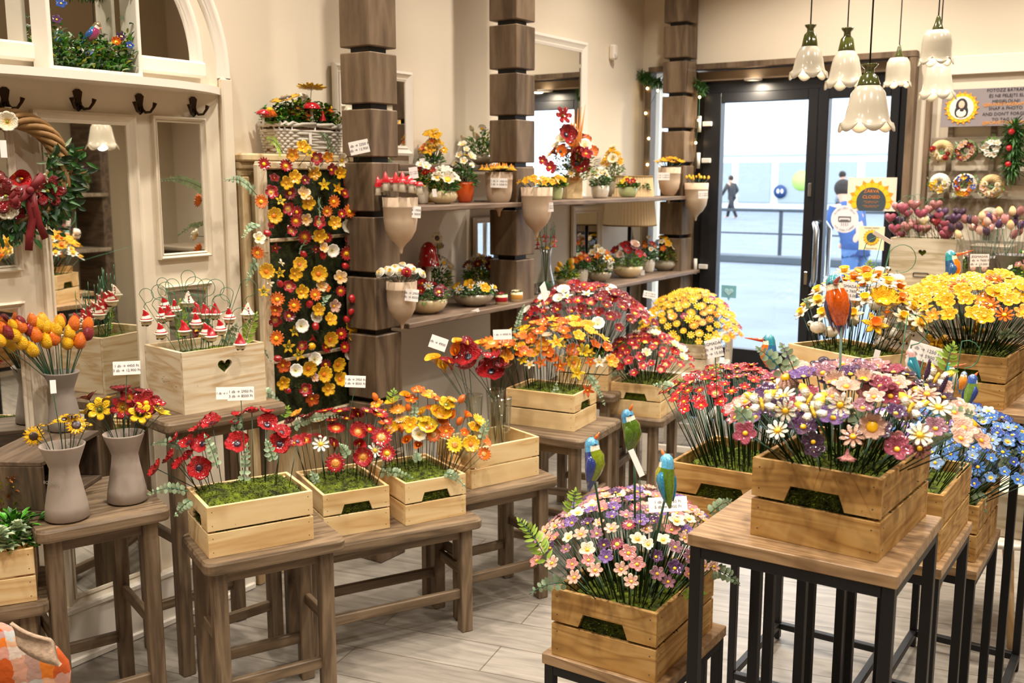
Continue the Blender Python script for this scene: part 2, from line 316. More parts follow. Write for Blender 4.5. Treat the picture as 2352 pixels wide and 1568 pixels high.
# ---- door
dr = tag(link('door_1', None, None, (0, 0, 0)), kind='structure')
mb = MB()
def bx(mb, x0, x1, y0, y1, z0, z1, ch=.003): mb.box(((x0+x1)/2, (y0+y1)/2, (z0+z1)/2), (x1-x0, y1-y0, z1-z0), ch)
bx(mb, -2.72, -1.4, YD+.02, YD+.1, 2.12, 2.2); bx(mb, -2.72, -2.66, YD+.02, YD+.1, 0, 2.12); bx(mb, -1.46, -1.4, YD+.02, YD+.1, 0, 2.12)
mb.build('frame', DOORB, dr)
for nm, x0, x1, g0, g1 in (('a', -2.66, -1.93, -2.545, -1.99), ('b', -1.925, -1.46, -1.865, -1.51)):
    mb = MB(); bx(mb, x0, g0, YD, YD+.07, .01, 2.12); bx(mb, g1, x1, YD, YD+.07, .01, 2.12); bx(mb, g0, g1, YD, YD+.07, 2.06, 2.12); bx(mb, g0, g1, YD, YD+.07, .01, .5)
    lf = mb.build('door_leaf', DOORB, dr)
    MB().box(((g0+g1)/2, YD+.03, 1.28), (g1-g0, .008, 1.56), 0).build('glass_pane', PANE, lf)
STEEL = mat('brushed_steel', 'B8BCC0', .25, metal=1)
for yy in (-.11, .15):
    mb = MB(); mb.sweep([(-1.9, YD+.03, 1.32), (-1.89, YD+yy*.75, 1.32), (-1.87, YD+yy, 1.28), (-1.87, YD+yy, .99), (-1.89, YD+yy*.75, .95), (-1.9, YD+.03, .95)], .017, 12); mb.build('pull_handle', STEEL, dr)
for z in (1.93, 1.7, 1.02):
    mb = MB(); mb.sweep([(-2.68, YD-.02, z-.05), (-2.68, YD-.02, z+.05)], .012, 10); bx(mb, -2.66, -2.6, YD-.02, YD, z-.015, z+.015); mb.build('hinge', mat('hinge_white', 'D8D4CC', .4), dr)
for z in (1.52, .98):
    mb = MB(); bx(mb, -1.965, -1.945, YD-.008, YD, z-.04, z+.04); mb.build('lock_plate', STEEL, dr)
# ---- street outside
struct('trim_3', MB().box((-12, 45, -.06), (120, 77.3, .1), 0), mat('street_paving', '6F7883', .8, noise_amt=.12, nscale=1.2))
def facade():
    t = thing('building_facade', 'bright white building across the street seen through the shop door', 'building', (-14, 50, 0))
    MB().box((0, 1, 5), (44, 2, 10), .01).build('wall', mat('white_render', 'E8ECEE', .8), t)
    MB().box((0, -.05, 2.9), (44, .3, .5), .01).build('cornice', mat('facade_cornice', 'C8CCCE', .8), t)
    for i in range(14):
        w = MB().box((-13+i*2.1, -.06, 1.3), (1.7, .1, 2.0), .01).build('shop_window', mat('facade_window', '98A2A2', .3), t)
    return t
facade()
def railing():
    t = thing('street_railing', 'dark metal railing along the kerb outside the glass door', 'railing', (0, 19, 0))
    dm = mat('railing_grey', '2E363E', .5)
    mb = MB(); bx(mb, -14, -3, -.03, .03, .93, .98); mb.build('top_rail', dm, t)
    mb = MB(); bx(mb, -14, -3, -.02, .02, .5, .53); mb.build('mid_rail', dm, t)
    for i in range(8):
        mb = MB(); bx(mb, -13.8+i*1.45, -13.74+i*1.45, -.03, .03, 0, .95); mb.build('post', dm, t)
railing()
struct('trim_4', MB().box((-9, 18.6, .06), (16, .5, .12)), mat('kerb_stone', '4A5258', .8))
tag(MB().lathe([(0, 0), (.5, 0), (.5, .02), (0, .02)], 32).build('green_sticker', mat('lime_sticker', 'B4D870', .5), None, onY(1842, 415, 49.9) , (RD(90), 0, 0)), 'round lime green sticker on the shop window across the street', 'sticker')
t = thing('round_sign', 'round dark blue emblem with white shapes on the window across the street', 'sign', onY(1792, 440, 49.85))
MB().lathe([(0, 0), (.33, 0), (.33, .04), (0, .04)], 32).build('disc', mat('navy_disc', '1E3C6E', .5), t, (0, 0, 0), (RD(90), 0, 0))
for s in (-1, 1): MB().ball((s*.1, -.05, .02), (.07, .01, .11)).build('white_shape', WHITE, t)
# people outside (body one continuous skinned surface)
def person(name, label, loc, h, rz, coat, trouser, pose, hairc='2A2420'):
    t = thing(name, label, 'person', loc, rz)
    k = h/1.75
    J = {'pel': (0, 0, .95), 'ch': (0, pose.get('lean', .05)*.6, 1.3), 'nk': (0, pose.get('lean', .05), 1.5), 'hd': (0, pose.get('lean', .05)*1.3, 1.58), 'top': (0, pose.get('lean', .05)*1.4, 1.73)}
    st = pose.get('step', .25)
    P = [('pel', None, .13), ('ch', 'pel', .15), ('nk', 'ch', .06), ('hd', 'nk', .085), ('top', 'hd', .08)]
    for s, sg in (('L', -1), ('R', 1)):
        J['hip'+s] = (sg*.09, 0, .9); J['kn'+s] = (sg*.1, sg*st*.55+.05, .5); J['an'+s] = (sg*.1, sg*st*1.1-.02, .08); J['to'+s] = (sg*.1, sg*st*1.1+.14, .04)
        J['sh'+s] = (sg*.19, J['nk'][1]*.9, 1.42); J['el'+s] = (sg*.26, J['nk'][1]-sg*st*.4, 1.15); J['wr'+s] = (sg*.24, J['nk'][1]+pose.get('arm', .15)-sg*st*.4, .95); J['hn'+s] = (sg*.23, J['nk'][1]+pose.get('arm', .15)+.03-sg*st*.4, .87)
        P += [('hip'+s, 'pel', .095), ('kn'+s, 'hip'+s, .06), ('an'+s, 'kn'+s, .042), ('to'+s, 'an'+s, .035), ('sh'+s, 'ch', .075), ('el'+s, 'sh'+s, .05), ('wr'+s, 'el'+s, .032), ('hn'+s, 'wr'+s, .036)]
    ids = {p[0]: i for i, p in enumerate(P)}
    me = bpy.data.meshes.new('body'); me.from_pydata([tuple(c*k for c in J[p[0]]) for p in P], [(ids[p[1]], ids[p[0]]) for p in P if p[1]], [])
    o = link('body', me, t); sk = o.modifiers.new('skin', 'SKIN'); sv = me.skin_vertices[0].data
    for i, p in enumerate(P): sv[i].radius = (p[2]*k, p[2]*k)
    sv[0].use_root = True
    ss = o.modifiers.new('sub', 'SUBSURF'); ss.levels = 1; ss.render_levels = 2
    me.materials.append(mat('skin_tone', 'C89A7E', .6))
    cm = mat('coat_'+coat, coat, .8); tm = mat('trousers_'+trouser, trouser, .8)
    l = pose.get('lean', .05)
    mb = MB(); mb.sweep([(0, l*.0, .80*k), (0, l*.2*k, 1.0*k), (0, l*.6*k, 1.25*k), (0, l*.9*k, 1.42*k), (0, l*k, 1.49*k)], [.2*k, .18*k, .2*k, .19*k, .08*k], 16, flat=.75)
    for s, sg in (('L', -1), ('R', 1)): mb.sweep([V(J['sh'+s])*k, V(J['el'+s])*k, V(J['wr'+s])*k], [.085*k, .068*k, .05*k], 10)
    mb.build('coat', cm, t)
    mb = MB()
    for s in 'LR': mb.sweep([V(J['hip'+s])*k, V(J['kn'+s])*k, V(J['an'+s])*k], [.115*k, .08*k, .06*k], 10)
    mb.build('trousers', tm, t)
    mb = MB().ball((0, J['top'][1]*k-.02*k, 1.66*k), (.1*k, .115*k, .115*k), 14, 10); mb.build('hair', mat('hair_'+hairc, hairc, .9), t)
    MB().ball((0, J['hd'][1]*k+.085*k, 1.6*k), (.014*k, .02*k, .02*k), 8, 6).build('nose', mat('skin_tone', 'C89A7E'), t)
    return t
person('person', 'pedestrian in a long dark coat striding past beyond the railing', onZ(1680, 502, 0), 1.62, RD(70), '20242C', '1C1E24', {'step': .3, 'lean': .08})
g = onZ(1958, 735, 0); person('person', 'person in blue clothes leaning forward outside the right-hand door leaf', (g.x, g.y, 0), 1.55, RD(60), '2C4C7E', '40608C', {'step': .08, 'lean': .22, 'arm': .3})
g = onZ(1925, 520, 0); person('person', 'distant person in grey walking across the street behind the closed sign', (g.x, g.y, 0), 1.75, RD(-80), '8A939C', '4A5058', {'step': .25, 'lean': .05})
# stickers / notices on the door glass
def sunflower_flat(t, r, n, y, m1, m2, c, half=False):
    mb = MB()
    for ring, (rr, mi, ph) in enumerate(((1.0, 0, 0), (.86, 1, .5))):
        for i in range(n):
            a = 2*pi*(i+ph)/n
            if half and sin(a) < -.35: continue
            w = 2*pi/n*.55; pts = [(c[0]+r*q*cos(a+d), y-.0012*ring, c[1]+r*q*sin(a+d)) for q, d in ((.5, -w), (.8, -w*.8), (rr, 0), (.8, w*.8), (.5, w))]
            mb.add(pts, [range(5)], mi, False)
    return mb.build('petals', [m1, m2], t)
SFO = mat('sunflower_orange', 'EE9A18', .6); SFY = mat('sunflower_yellow', 'F4C420', .6); PAP = mat('sign_paper', 'EBE2CC', .6); SLATE = mat('slate_print', '3E4A50', .6); ORT = mat('orange_print', 'E8862A', .6)
def disc_xz(t, name, m, c, r, y, top=None, seg=40):
    pts = [(c[0]+r*cos(2*pi*i/seg), y, max(c[1]+r*sin(2*pi*i/seg), top if top is not None else -9)) for i in range(seg)]
    return MB().add(pts, [range(seg)], 0, False).build(name, m, t)
def txt(t, s, size, m, c, y, rot=(RD(90), 0, 0), name='lettering'):
    return link(name, textmesh(s, size, m), t, (c[0], y, c[1]), rot)
p = onY(2002, 446, YD-.01); t = thing('closed_sign', 'square sunflower sign reading closed on the right-hand door leaf', 'sign', p)
MB().box((0, 0, 0), (.28, .003, .195), 0).build('board', PAP, t)
sunflower_flat(t, .135, 16, -.003, SFO, SFY, (0, -.045), True)
disc_xz(t, 'disc', SLATE, (0, -.045), .085, -.006, -.0975)
txt(t, 'ZÁRVA\nCLOSED', .027, ORT, (0, 0), -.007); txt(t, 'HÉTFŐ - PÉNTEK 10:00 - 18:00\nSZOMBAT 10:00 - 14:00\n\nMONDAY - FRIDAY 10:00 - 18:00\nSATURDAY 10:00 - 14:00', .0065, ORT, (0, -.058), -.007)
p = onY(1940, 503, YD-.012); t = thing('round_sticker', 'round white sticker with an air conditioner drawing on the right-hand door leaf', 'sticker', p)
disc_xz(t, 'disc', mat('sticker_white', 'E8E6EA', .5), (0, 0), .082, 0)
mb = MB()
for (a, b, c, d) in ((-.035, .035, .012, .016), (-.035, .035, -.014, -.010), (-.037, -.033, -.012, .016), (.033, .037, -.012, .016), (-.025, .025, -.006, -.003)): bx(mb, a, b, -.003, -.001, c, d, 0)
for i in range(4): mb.sweep([(-.018+i*.012, -.002, -.02), (-.015+i*.012, -.002, -.03), (-.018+i*.012, -.002, -.04)], .001, 4)
mb.build('drawing', INK, t)
for k, s in enumerate(('KLIMATIZÁLT ÜZLET', 'AIR CONDITIONED')):
    for i, ch in enumerate(s):
        a = (pi/2 if k == 0 else -pi/2)+(-1 if k == 0 else 1)*(i-len(s)/2+.5)*.13
        link('lettering', textmesh(ch, .012, INK), t, (.066*cos(a), -.003, .066*sin(a)), (RD(90), -(a-pi/2 if k == 0 else a+pi/2), 0))
p = onY(2002, 547, YD-.01); t = thing('sunflower_notice', 'small square notice with a sunflower ring below the closed sign', 'sign', p)
MB().box((0, 0, 0), (.145, .003, .14), 0).build('board', mat('notice_pale_paper', 'F0E8C0', .6), t); sunflower_flat(t, .05, 16, -.003, SFO, SFY, (0, .005)); disc_xz(t, 'disc', SLATE, (0, .005), .028, -.006)
txt(t, 'KÖVESS MINKET', .012, INK, (0, .06), -.003); txt(t, 'FOLLOW US', .012, INK, (0, -.06), -.003)
p = onY(1674, 671, YD-.01); t = thing('speech_bubble_sticker', 'pale teal speech bubble sticker low on the left-hand door glass', 'sticker', p)
mb = MB(); mb.prism([(-.05, -.035), (-.01, -.035), (0, -.055), (.01, -.035), (.05, -.035), (.05, .045), (-.05, .045)], -.002, .002, 1); mb.build('bubble', mat('pale_teal', '7FB8C4', .6), t)
mb = MB()
for s in (-1, 1): mb.ball((s*.015, -.003, .008), (.016, .001, .016), 12, 6)
mb.prism([(-.027, .004), (0, -.024), (.027, .004)], -.004, -.002, 1); mb.build('heart_mark', mat('pale_teal_light', 'A8D4DC', .6), t)
# ================================================================ COAT-RACK ARCH PANEL ON THE LEFT WALL (mirrors in it)
XA = -2.98; YC0 = 2.0; ZA = 1.95; RA = .60
def arcpts(cy, cz, r, a0, a1, n=24): return [(cy+r*cos(a0+(a1-a0)*i/n), cz+r*sin(a0+(a1-a0)*i/n)) for i in range(n+1)]
arch = thing('arched_mirror_panel', 'tall cream painted arched wall panel with mirrors and coat hooks', 'wall panel', (0, 0, 0))
mb = MB(); ol = [(YC0-RA, 0), (YC0+RA, 0)]+arcpts(YC0, ZA, RA, 0, pi); mb.prism(ol, XW+.003, XA, 0); mb.build('back_board', CREAM, arch)
def arcmould(name, r0, r1, x, a0=0, a1=pi, z=ZA, n=36, m=WHITE, dn=None):
    mb = MB(); w = r1-r0
    prof = [(r0, 0), (r0+w*.15, .012), (r0+w*.3, .010), (r0+w*.45, .022), (r0+w*.7, .026), (r0+w*.9, .018), (r1, 0)]
    vs = []; fs = []; k = len(prof)
    path = [(a0+(a1-a0)*i/n) for i in range(n+1)]
    for a in path:
        for (r, h) in prof: vs.append((x+h, YC0+r*cos(a), z+r*sin(a)))
    if dn is not None:
        for (r, h) in prof: pass
    for i in range(n):
        for j in range(k-1): fs.append([i*k+j, i*k+j+1, (i+1)*k+j+1, (i+1)*k+j])
    mb.add(vs, fs); return mb.build(name, m, arch)
def mirror_frame(name, y0, y1, z0, z1, w, x=XA, mt=CREAM, par=None, glass=True):
    """moulded frame around a mirror: y0..z1 is the glass"""
    par = par or arch; mb = MB(); prof = [(0, .0), (.0, .010), (w*.25, .014), (w*.3, .009), (w*.6, .017), (w*.75, .022), (w, .018), (w, 0)]
    vs = []; k = len(prof)
    for (cy, cz, sy, sz) in ((y0, z0, -1, -1), (y1, z0, 1, -1), (y1, z1, 1, 1), (y0, z1, -1, 1)):
        for (o, h) in prof: vs.append((x+h, cy+sy*o, cz+sz*o))
    fs = []
    for i in range(4):
        for j in range(k-1): a, b = i*k, ((i+1) % 4)*k; fs.append([a+j, b+j, b+j+1, a+j+1])
    fr = mb.add(vs, fs, 0, False).build(name, mt, par)
    if glass: MB().box((x+.003, (y0+y1)/2, (z0+z1)/2), (.006, y1-y0+.004, z1-z0+.004), 0).build('mirror_glass', MIRM, fr)
    return fr
arcmould('arch_moulding', .545, .60, XA, n=40)
for s in (-1, 1):
    mb = MB(); mb.box((XA+.012, YC0+s*.573, ZA/2), (.024, .05, ZA), .006); mb.build('side_moulding', CREAM, arch)
gm = MB(); pts = arcpts(YC0, ZA+.04, .425, 0.0, pi, 36); gm.prism([(a, max(b, ZA+.04)) for a, b in pts], XA, XA+.004, 0); gm.build('arch_mirror_glass', MIRM, arch)
arcmould('arch_window_frame', .425, .48, XA, z=ZA+.04, n=40)
mb = MB(); mb.box((XA+.018, YC0, ZA+.02), (.036, .95, .055), .008); mb.build('arch_window_sill', WHITE, arch)
# bow-fronted shelf
pts = [(XA, YC0-.56)]+[(XA+.03+.115*(max(0, 1-abs(i/12)**3.2)), YC0+.53*i/12) for i in range(-12, 13)]+[(XA, YC0+.56)]
mb = MB(); mb.prism(pts, ZA-.06, ZA-.035, 2); mb.build('bow_shelf', WHITE, arch)
mirror_frame('main_mirror_frame', 1.853, 2.147, .227, 1.766, .036)
for (a, b) in ((2.27, 2.452), (1.548, 1.73)):
    mirror_frame('side_mirror_frame', a, b, 1.334, 1.784, .02)
    mirror_frame('lower_mirror_frame', a+.005, b-.005, .70, 1.20, .022)
mb = MB(); mb.box((XA+.016, YC0, .09), (.031, 1.206, .178), .004); mb.box((XA+.02, YC0, .19), (.04, 1.194, .022), .008); mb.box((XA+.021, YC0, .0125), (.04, 1.186, .024), .004); mb.build('base_moulding', WHITE, arch)
BRONZE = mat('dark_bronze', '3A2A1C', .35, metal=.8)
for i, (px, py) in enumerate(((10, 228), (178, 231), (320, 240), (443, 246))):
    p = onX(px, py, XA); h = thing('coat_hook', ('bronze double coat hook at the far left, holding the wreath', 'bronze double coat hook above the main mirror, left of its centre', 'bronze double coat hook above the right corner of the main mirror', 'bronze double coat hook above the narrow side mirror')[i], 'coat hook', p, 0, 'bronze coat hooks on the arched panel')
    mb = MB(); mb.prism([(-.016, .028), (-.006, .036), (.006, .036), (.016, .028), (.010, 0), (.014, -.022), (0, -.034), (-.014, -.022), (-.010, 0)], 0, .005, 0); mb.build('plate', BRONZE, h)
    for s in (-1, 1):
        MB().sweep([(.004, s*.002, -.01), (.014, s*.012, -.026), (.022, s*.026, -.024), (.028, s*.036, -.008), (.03, s*.040, .006)], [.005, .005, .0045, .005, .008], 8).build('arm', BRONZE, h)
# ================================================================ MANTEL / WAINSCOT
mt_ = thing('wooden_mantel', 'aged cream wooden mantel cabinet against the wall behind the flower panel', 'mantel', (0, 0, 0))
mb = MB(); bx(mb, XW+.003, -2.965, 2.615, 3.42, 0, 1.64); mb.build('body', MANTELW, mt_)
mb = MB(); bx(mb, XW+.003, -2.925, 2.60, 3.44, 1.655, 1.685, .008); bx(mb, XW+.003, -2.945, 2.605, 3.43, 1.625, 1.657, .006); bx(mb, XW+.003, -2.955, 2.61, 3.425, 1.60, 1.627, .004); mb.build('cornice', MANTELW, mt_)
for (a, b) in ((2.615, 2.65), (2.69, 2.735), (3.235, 3.28)):
    mb = MB(); bx(mb, -2.966, -2.945, a, b, 0, 1.6, .006); mb.build('pilaster', MANTELW, mt_)
# ================================================================ PILLARS OF STACKED TIMBER BLOCKS
PS = .16; PX = -2.70
def pillar(label, y0, cuts):
    t = thing('timber_block_pillar', label, 'pillar', (PX-PS/2, y0+PS/2, 0), 0, 'pillars of stacked square timber blocks')
    z = 0; gap = .022
    for c in cuts+[CEIL]:
        h = c-gap-z
        if h > .02: MB().box((0, 0, z+h/2), (PS, PS, h), .004).build('block', POSTW, t)
        if c < CEIL: MB().box((0, 0, c-gap/2), (PS*.62, PS*.62, gap+.002), .001).build('spacer', BLACK, t)
        z = c
    return t
def zc(px, py, xx=PX): return onX(px, py, xx).z
pillar('dark timber block pillar right behind the moss flower panel', 3.061, [.24, .47, .70, .985, 1.22, 1.462, zc(867, 360), zc(867, 240)+.005, zc(867, 106), zc(867, 106)+.26, zc(867, 106)+.52, zc(867, 106)+.78])
pillar('dark timber block pillar in the middle of the wall shelves', 4.09, [.25, .5, .74, .995, zc(1187, 588), 1.462, zc(1187, 373), zc(1187, 263), zc(1187, 155), zc(1187, 42), zc(1187, 42)+.26, zc(1187, 42)+.52])
pillar('weathered timber block pillar beside the glass door', 6.0, [.25, .5, .74, .99, zc(1567, 540), 1.462, zc(1567, 372), zc(1567, 292), zc(1567, 210), zc(1567, 128), zc(1567, 44), 2.95])
# ================================================================ WALL SHELVES
def shelf(label, y0, y1, z, x1=-2.65, th=.022, x0=XW+.02):
    o = MB().box((0, 0, 0), (x1-x0, y1-y0, th), .003).build('wall_shelf', SHELFW, None, ((x0+x1)/2, (y0+y1)/2, z-th/2)); return tag(o, label, 'shelf')
shelf('long lower brown wall shelf carrying bowls of ceramic flowers', 3.21, 6.22-.03, 1.0, x1=-2.65)
shelf('upper brown wall shelf between the first and second timber pillars', 3.23, 4.085, 1.478, x1=-2.66)
shelf('upper brown wall shelf between the second and third timber pillars', 4.26, 5.99, 1.478, x1=-2.66)
shelf('narrow high wall ledge behind the grey stone pot', 3.5, 4.6, 1.655, x1=-2.93, th=.03)
# framed mirrors on the wall behind the shelves
def wallmirror(label, y0, y1, z0, z1, w=.05, m=WHITE):
    t = thing('wall_mirror', label, 'mirror', (0, 0, 0)); mirror_frame('frame', y0, y1, z0, z1, w, XW+.01, m, t); return t
wallmirror('large white framed mirror on the wall right of the middle pillar', 4.72, 5.36, 1.53, 2.32, .06)
wallmirror('white framed mirror on the wall behind the first pillar', 3.30, 3.73, 1.74, 2.03, .045)
_a = onX(1094, 560, XW+.01).y; wallmirror('small white framed mirror low behind the lower shelf, left bay', _a, _a+.34, 1.04, 1.36, .03)
_a = onX(1320, 560, XW+.01).y; wallmirror('small white framed mirror low behind the lower shelf, right bay', _a, _a+.27, 1.04, 1.38, .045)
p = onX(1409, 120, XW+.02); t = thing('motion_sensor', 'small white alarm sensor high on the wall near the corner', 'sensor', p); MB().box((0, 0, 0), (.04, .05, .09), .012).build('housing', WHITE, t); MB().ball((.018, 0, -.02), (.012, .02, .025)).build('lens', mat('sensor_lens', 'CFC8BC', .3), t)
# ================================================================ pleated floor lamp behind the third bay
lp = onX(1462, 455, -2.98); LX, LY = -2.93, 5.72
t = thing('floor_lamp', 'floor lamp with a large pleated cream shade behind the shelves by the corner', 'floor lamp', (LX, LY, 0))
mb = MB(); mb.lathe([(.135, 1.60), (.165, 1.30)], 240, rf=lambda a, i: 1+.02*sin(a*48)); mb.build('lamp_shade', mat('pleated_linen', 'CDB084', .9, emit=.15), t)
for z, r in ((1.6, .137), (1.30, .167)): MB().sweep([(r*cos(2*pi*i/40), r*sin(2*pi*i/40), z) for i in range(41)], .004, 6).build('shade_trim', mat('shade_braid', '8E6E3E', .8), t)
MB().sweep([(0, 0, 0), (0, 0, 1.4)], .012, 10).build('pole', BLACK, t); MB().lathe([(0, 0), (.13, 0), (.13, .015), (.02, .03), (0, .03)], 28).build('base', BLACK, t)
# ================================================================ FURNITURE
def dirv(a): return V((cos(RD(a)), sin(RD(a)), 0))
def stool(label, fl, ang, L, D, z, m=STOOLW, name='wooden_stool', group='wooden display stools', th=.035, hi=.30, lo=.14):
    """fl: front-left seat corner; ang: direction of the front edge; depth to the left of it"""
    t = thing(name, label, 'stool', (fl[0], fl[1], 0), RD(ang), group)
    # seat with rounded corners
    r = .03; ol = []
    for (cx, cy, a0) in ((L-r, r, -90), (L-r, D-r, 0), (r, D-r, 90), (r, r, 180)):
        for i in range(5): a = RD(a0+i*22.5); ol.append((cx+r*cos(a)-L/2, cy+r*sin(a)-D/2))
    mb = MB(); n = len(ol)
    lay = [(1-.01, z-th), (1, z-th+.006), (1, z-.008), (1-.022, z)]
    vs = []; fs = []
    for (s, zz) in lay:
        for (u, w) in ol: vs.append((u*s, w*s, zz-z))
    for i in range(len(lay)-1):
        for k in range(n): fs.append([i*n+k, i*n+(k+1) % n, (i+1)*n+(k+1) % n, (i+1)*n+k])
    fs.append(list(range(n))[::-1]); fs.append([(len(lay)-1)*n+k for k in range(n)]); mb.add(vs, fs, 0, False)
    mb.build('seat', m, t, (L/2, D/2, z))
    lw = .042; i0 = .03; zt = z-th
    rot = (0, RD(90), 0)
    for (x, y) in ((i0, i0), (L-i0, i0), (i0, D-i0), (L-i0, D-i0)):
        x = x+(lw/2 if x < L/2 else -lw/2)-.005; y = y+(lw/2 if y < D/2 else -lw/2)-.005
        board('leg', m, t, (x, y, zt/2), zt, lw, lw, rot)
    x0, x1, y0, y1 = i0+lw/2, L-i0-lw/2, i0+lw/2, D-i0-lw/2; sh = .035
    for y in (y0, y1): board('stretcher', m, t, (L/2, y, lo), x1-x0-.01, .02, sh)
    for x in (x0, x1): board('stretcher', m, t, (x, D/2, min(hi, zt*.55)), y1-y0-.01, .02, sh, (0, 0, RD(90)))
    for y in (y0, y1): board('apron', m, t, (L/2, y, zt-.022), x1-x0-.01, .018, .04)
    return t
A_ = 64.8
p = onZ(471, 1300, .535); stool('brown wooden stool in front, under the crate of red poppies', p, A_, .42, .30, .535)
stool('tall brown wooden stool at the far left under the grey clay vases', (-2.49, 1.45), 70, .36, .44, .66)
stool('tall narrow wooden stool under the whitewashed gnome box', (-2.56, 1.93), 77.5, .43, .36, .85, hi=.5)
p = onZ(1113, 1190, .42)-dirv(62.7)*.66; stool('low wide wooden bench under the two middle flower crates', p, 62.7, .66, .33, .42)
p = onZ(1287, 1095, .48)-dirv(67)*.46; stool('wooden stool under the crate holding the glass vases', p, 67, .46, .34, .48)
p = onZ(1340, 1013, .585)+dirv(186)*.42; stool('wooden stool under the crate of orange and yellow flowers', p, 6, .42, .42, .585)
p = onZ(1409, 911, .63)+dirv(190)*.40; stool('wooden stool under the crate of red and white flowers', p, 12, .40, .38, .63)
# white chair-like stool at the back
def white_stool():
    t = stool('white painted stool with a rounded end rail beside the door', (-2.42, 4.85), 12, .40, .62, .56, WHITE, 'white_stool', None)
    del_g = t.get('group')
    a = dirv(0)
    MB().sweep([(.385, .02, .54), (.39, .03, .70), (.39, .06, .735), (.39, .5, .735), (.39, .57, .70), (.385, .58, .54)], .022, 10).build('end_rail', WHITE, t)
    return t
white_stool()
gp = onZ(1516, 962, .52); stool('wooden stool under the crate of small red flowers and white tulips', gp+dirv(188)*.27+dirv(278)*.03, 8, .29, .40, .52)
# ---- steel framed side tables with oak tops
def frame_table(label, x0, x1, y0, y1, z, w=.022, name='steel_framed_side_table'):
    t = thing(name, label, 'side table', ((x0+x1)/2, (y0+y1)/2, 0), 0, 'black framed nesting side tables')
    L, D = x1-x0, y1-y0
    MB().box((0, 0, 0), (L, D, .024), .0015).build('table_top', OAK, t, (0, 0, z-.012)); zt = z-.0245
    for sx in (-1, 1):
        for sy in (-1, 1):
            MB().box((0, 0, 0), (w, w, zt-.004), .0015).build('leg', BLACK, t, (sx*(L/2-w/2-.004), sy*(D/2-w/2-.004), zt/2+.002))
            MB().lathe([(0, 0), (w*.35, 0), (w*.35, .004)], 10).build('foot', BLACK, t, (sx*(L/2-w/2-.004), sy*(D/2-w/2-.004), 0))
    for zz in (zt-w/2, .05):
        for sy in (-1, 1): MB().box((0, 0, 0), (L-2*w-.008, w, w), .0015).build('rail', BLACK, t, (0, sy*(D/2-w/2-.004), zz))
        for sx in (-1, 1): MB().box((0, 0, 0), (w, D-2*w-.008, w), .0015).build('rail', BLACK, t, (sx*(L/2-w/2-.004), 0, zz))
    return t
frame_table('nearest black framed side table, under the large pink and purple flower crate', -.742, -.36, 1.71, 2.075, .935)
frame_table('low oak topped side table with black frame under the pale pink flower crate', -1.09, -.808, 1.75, 2.10, .582)
frame_table('oak topped side table with black frame under the crate of small red flowers', -1.07, -.74, 2.22, 2.58, .75)
frame_table('oak topped side table with black frame second from the front on the right', -.70, -.383, 2.24, 2.61, .765)
frame_table('lowest oak topped side table with black frame under the blue flower crate', -.70, -.376, 2.69, 3.07, .61)
frame_table('tall oak topped side table at the back right under the yellow flower crate', -.69, -.34, 3.08, 3.52, .943)
frame_table('tall oak topped side table at the back under the daffodil crate', -1.10, -.72, 2.86, 3.32, .935)
# round white table on beech legs
t = thing('round_table', 'low round white table on splayed beech legs behind the black framed tables', 'table', (-.50, 3.86, 0))
MB().lathe([(0, .37), (.27, .37), (.275, .378), (.27, .388), (0, .388)], 40).build('table_top', WHITE, t)
BEECH = wood('beech', 'D8B98C', 'C9A676', 'B8925F', ring=4, dist=1, axis=2)
for a in (215, 300, 20, 120): MB().sweep([V((.13*cos(RD(a)), .13*sin(RD(a)), .37)), V((.22*cos(RD(a)), .22*sin(RD(a)), 0))], [.02, .011], 12).build('leg', BEECH, t)
# sideboard at the front wall
t = thing('plank_sideboard', 'grey wooden sideboard along the front wall carrying heart and tulip displays', 'sideboard', (-.1, 5.65, 0))
MB().box((0, 0, 0), (2.5, .8, .03), .004).build('top', GREYW, t, (0, 0, 1.03)); MB().box((0, 0, 0), (2.42, .7, 1.0), .004).build('body', GREYW, t, (0, .02, .51))
for i in range(6): MB().box((0, 0, 0), (2.4, .014, .13), .004).build('front_plank', GREYW, t, (0, -.34, .93-i*.16))
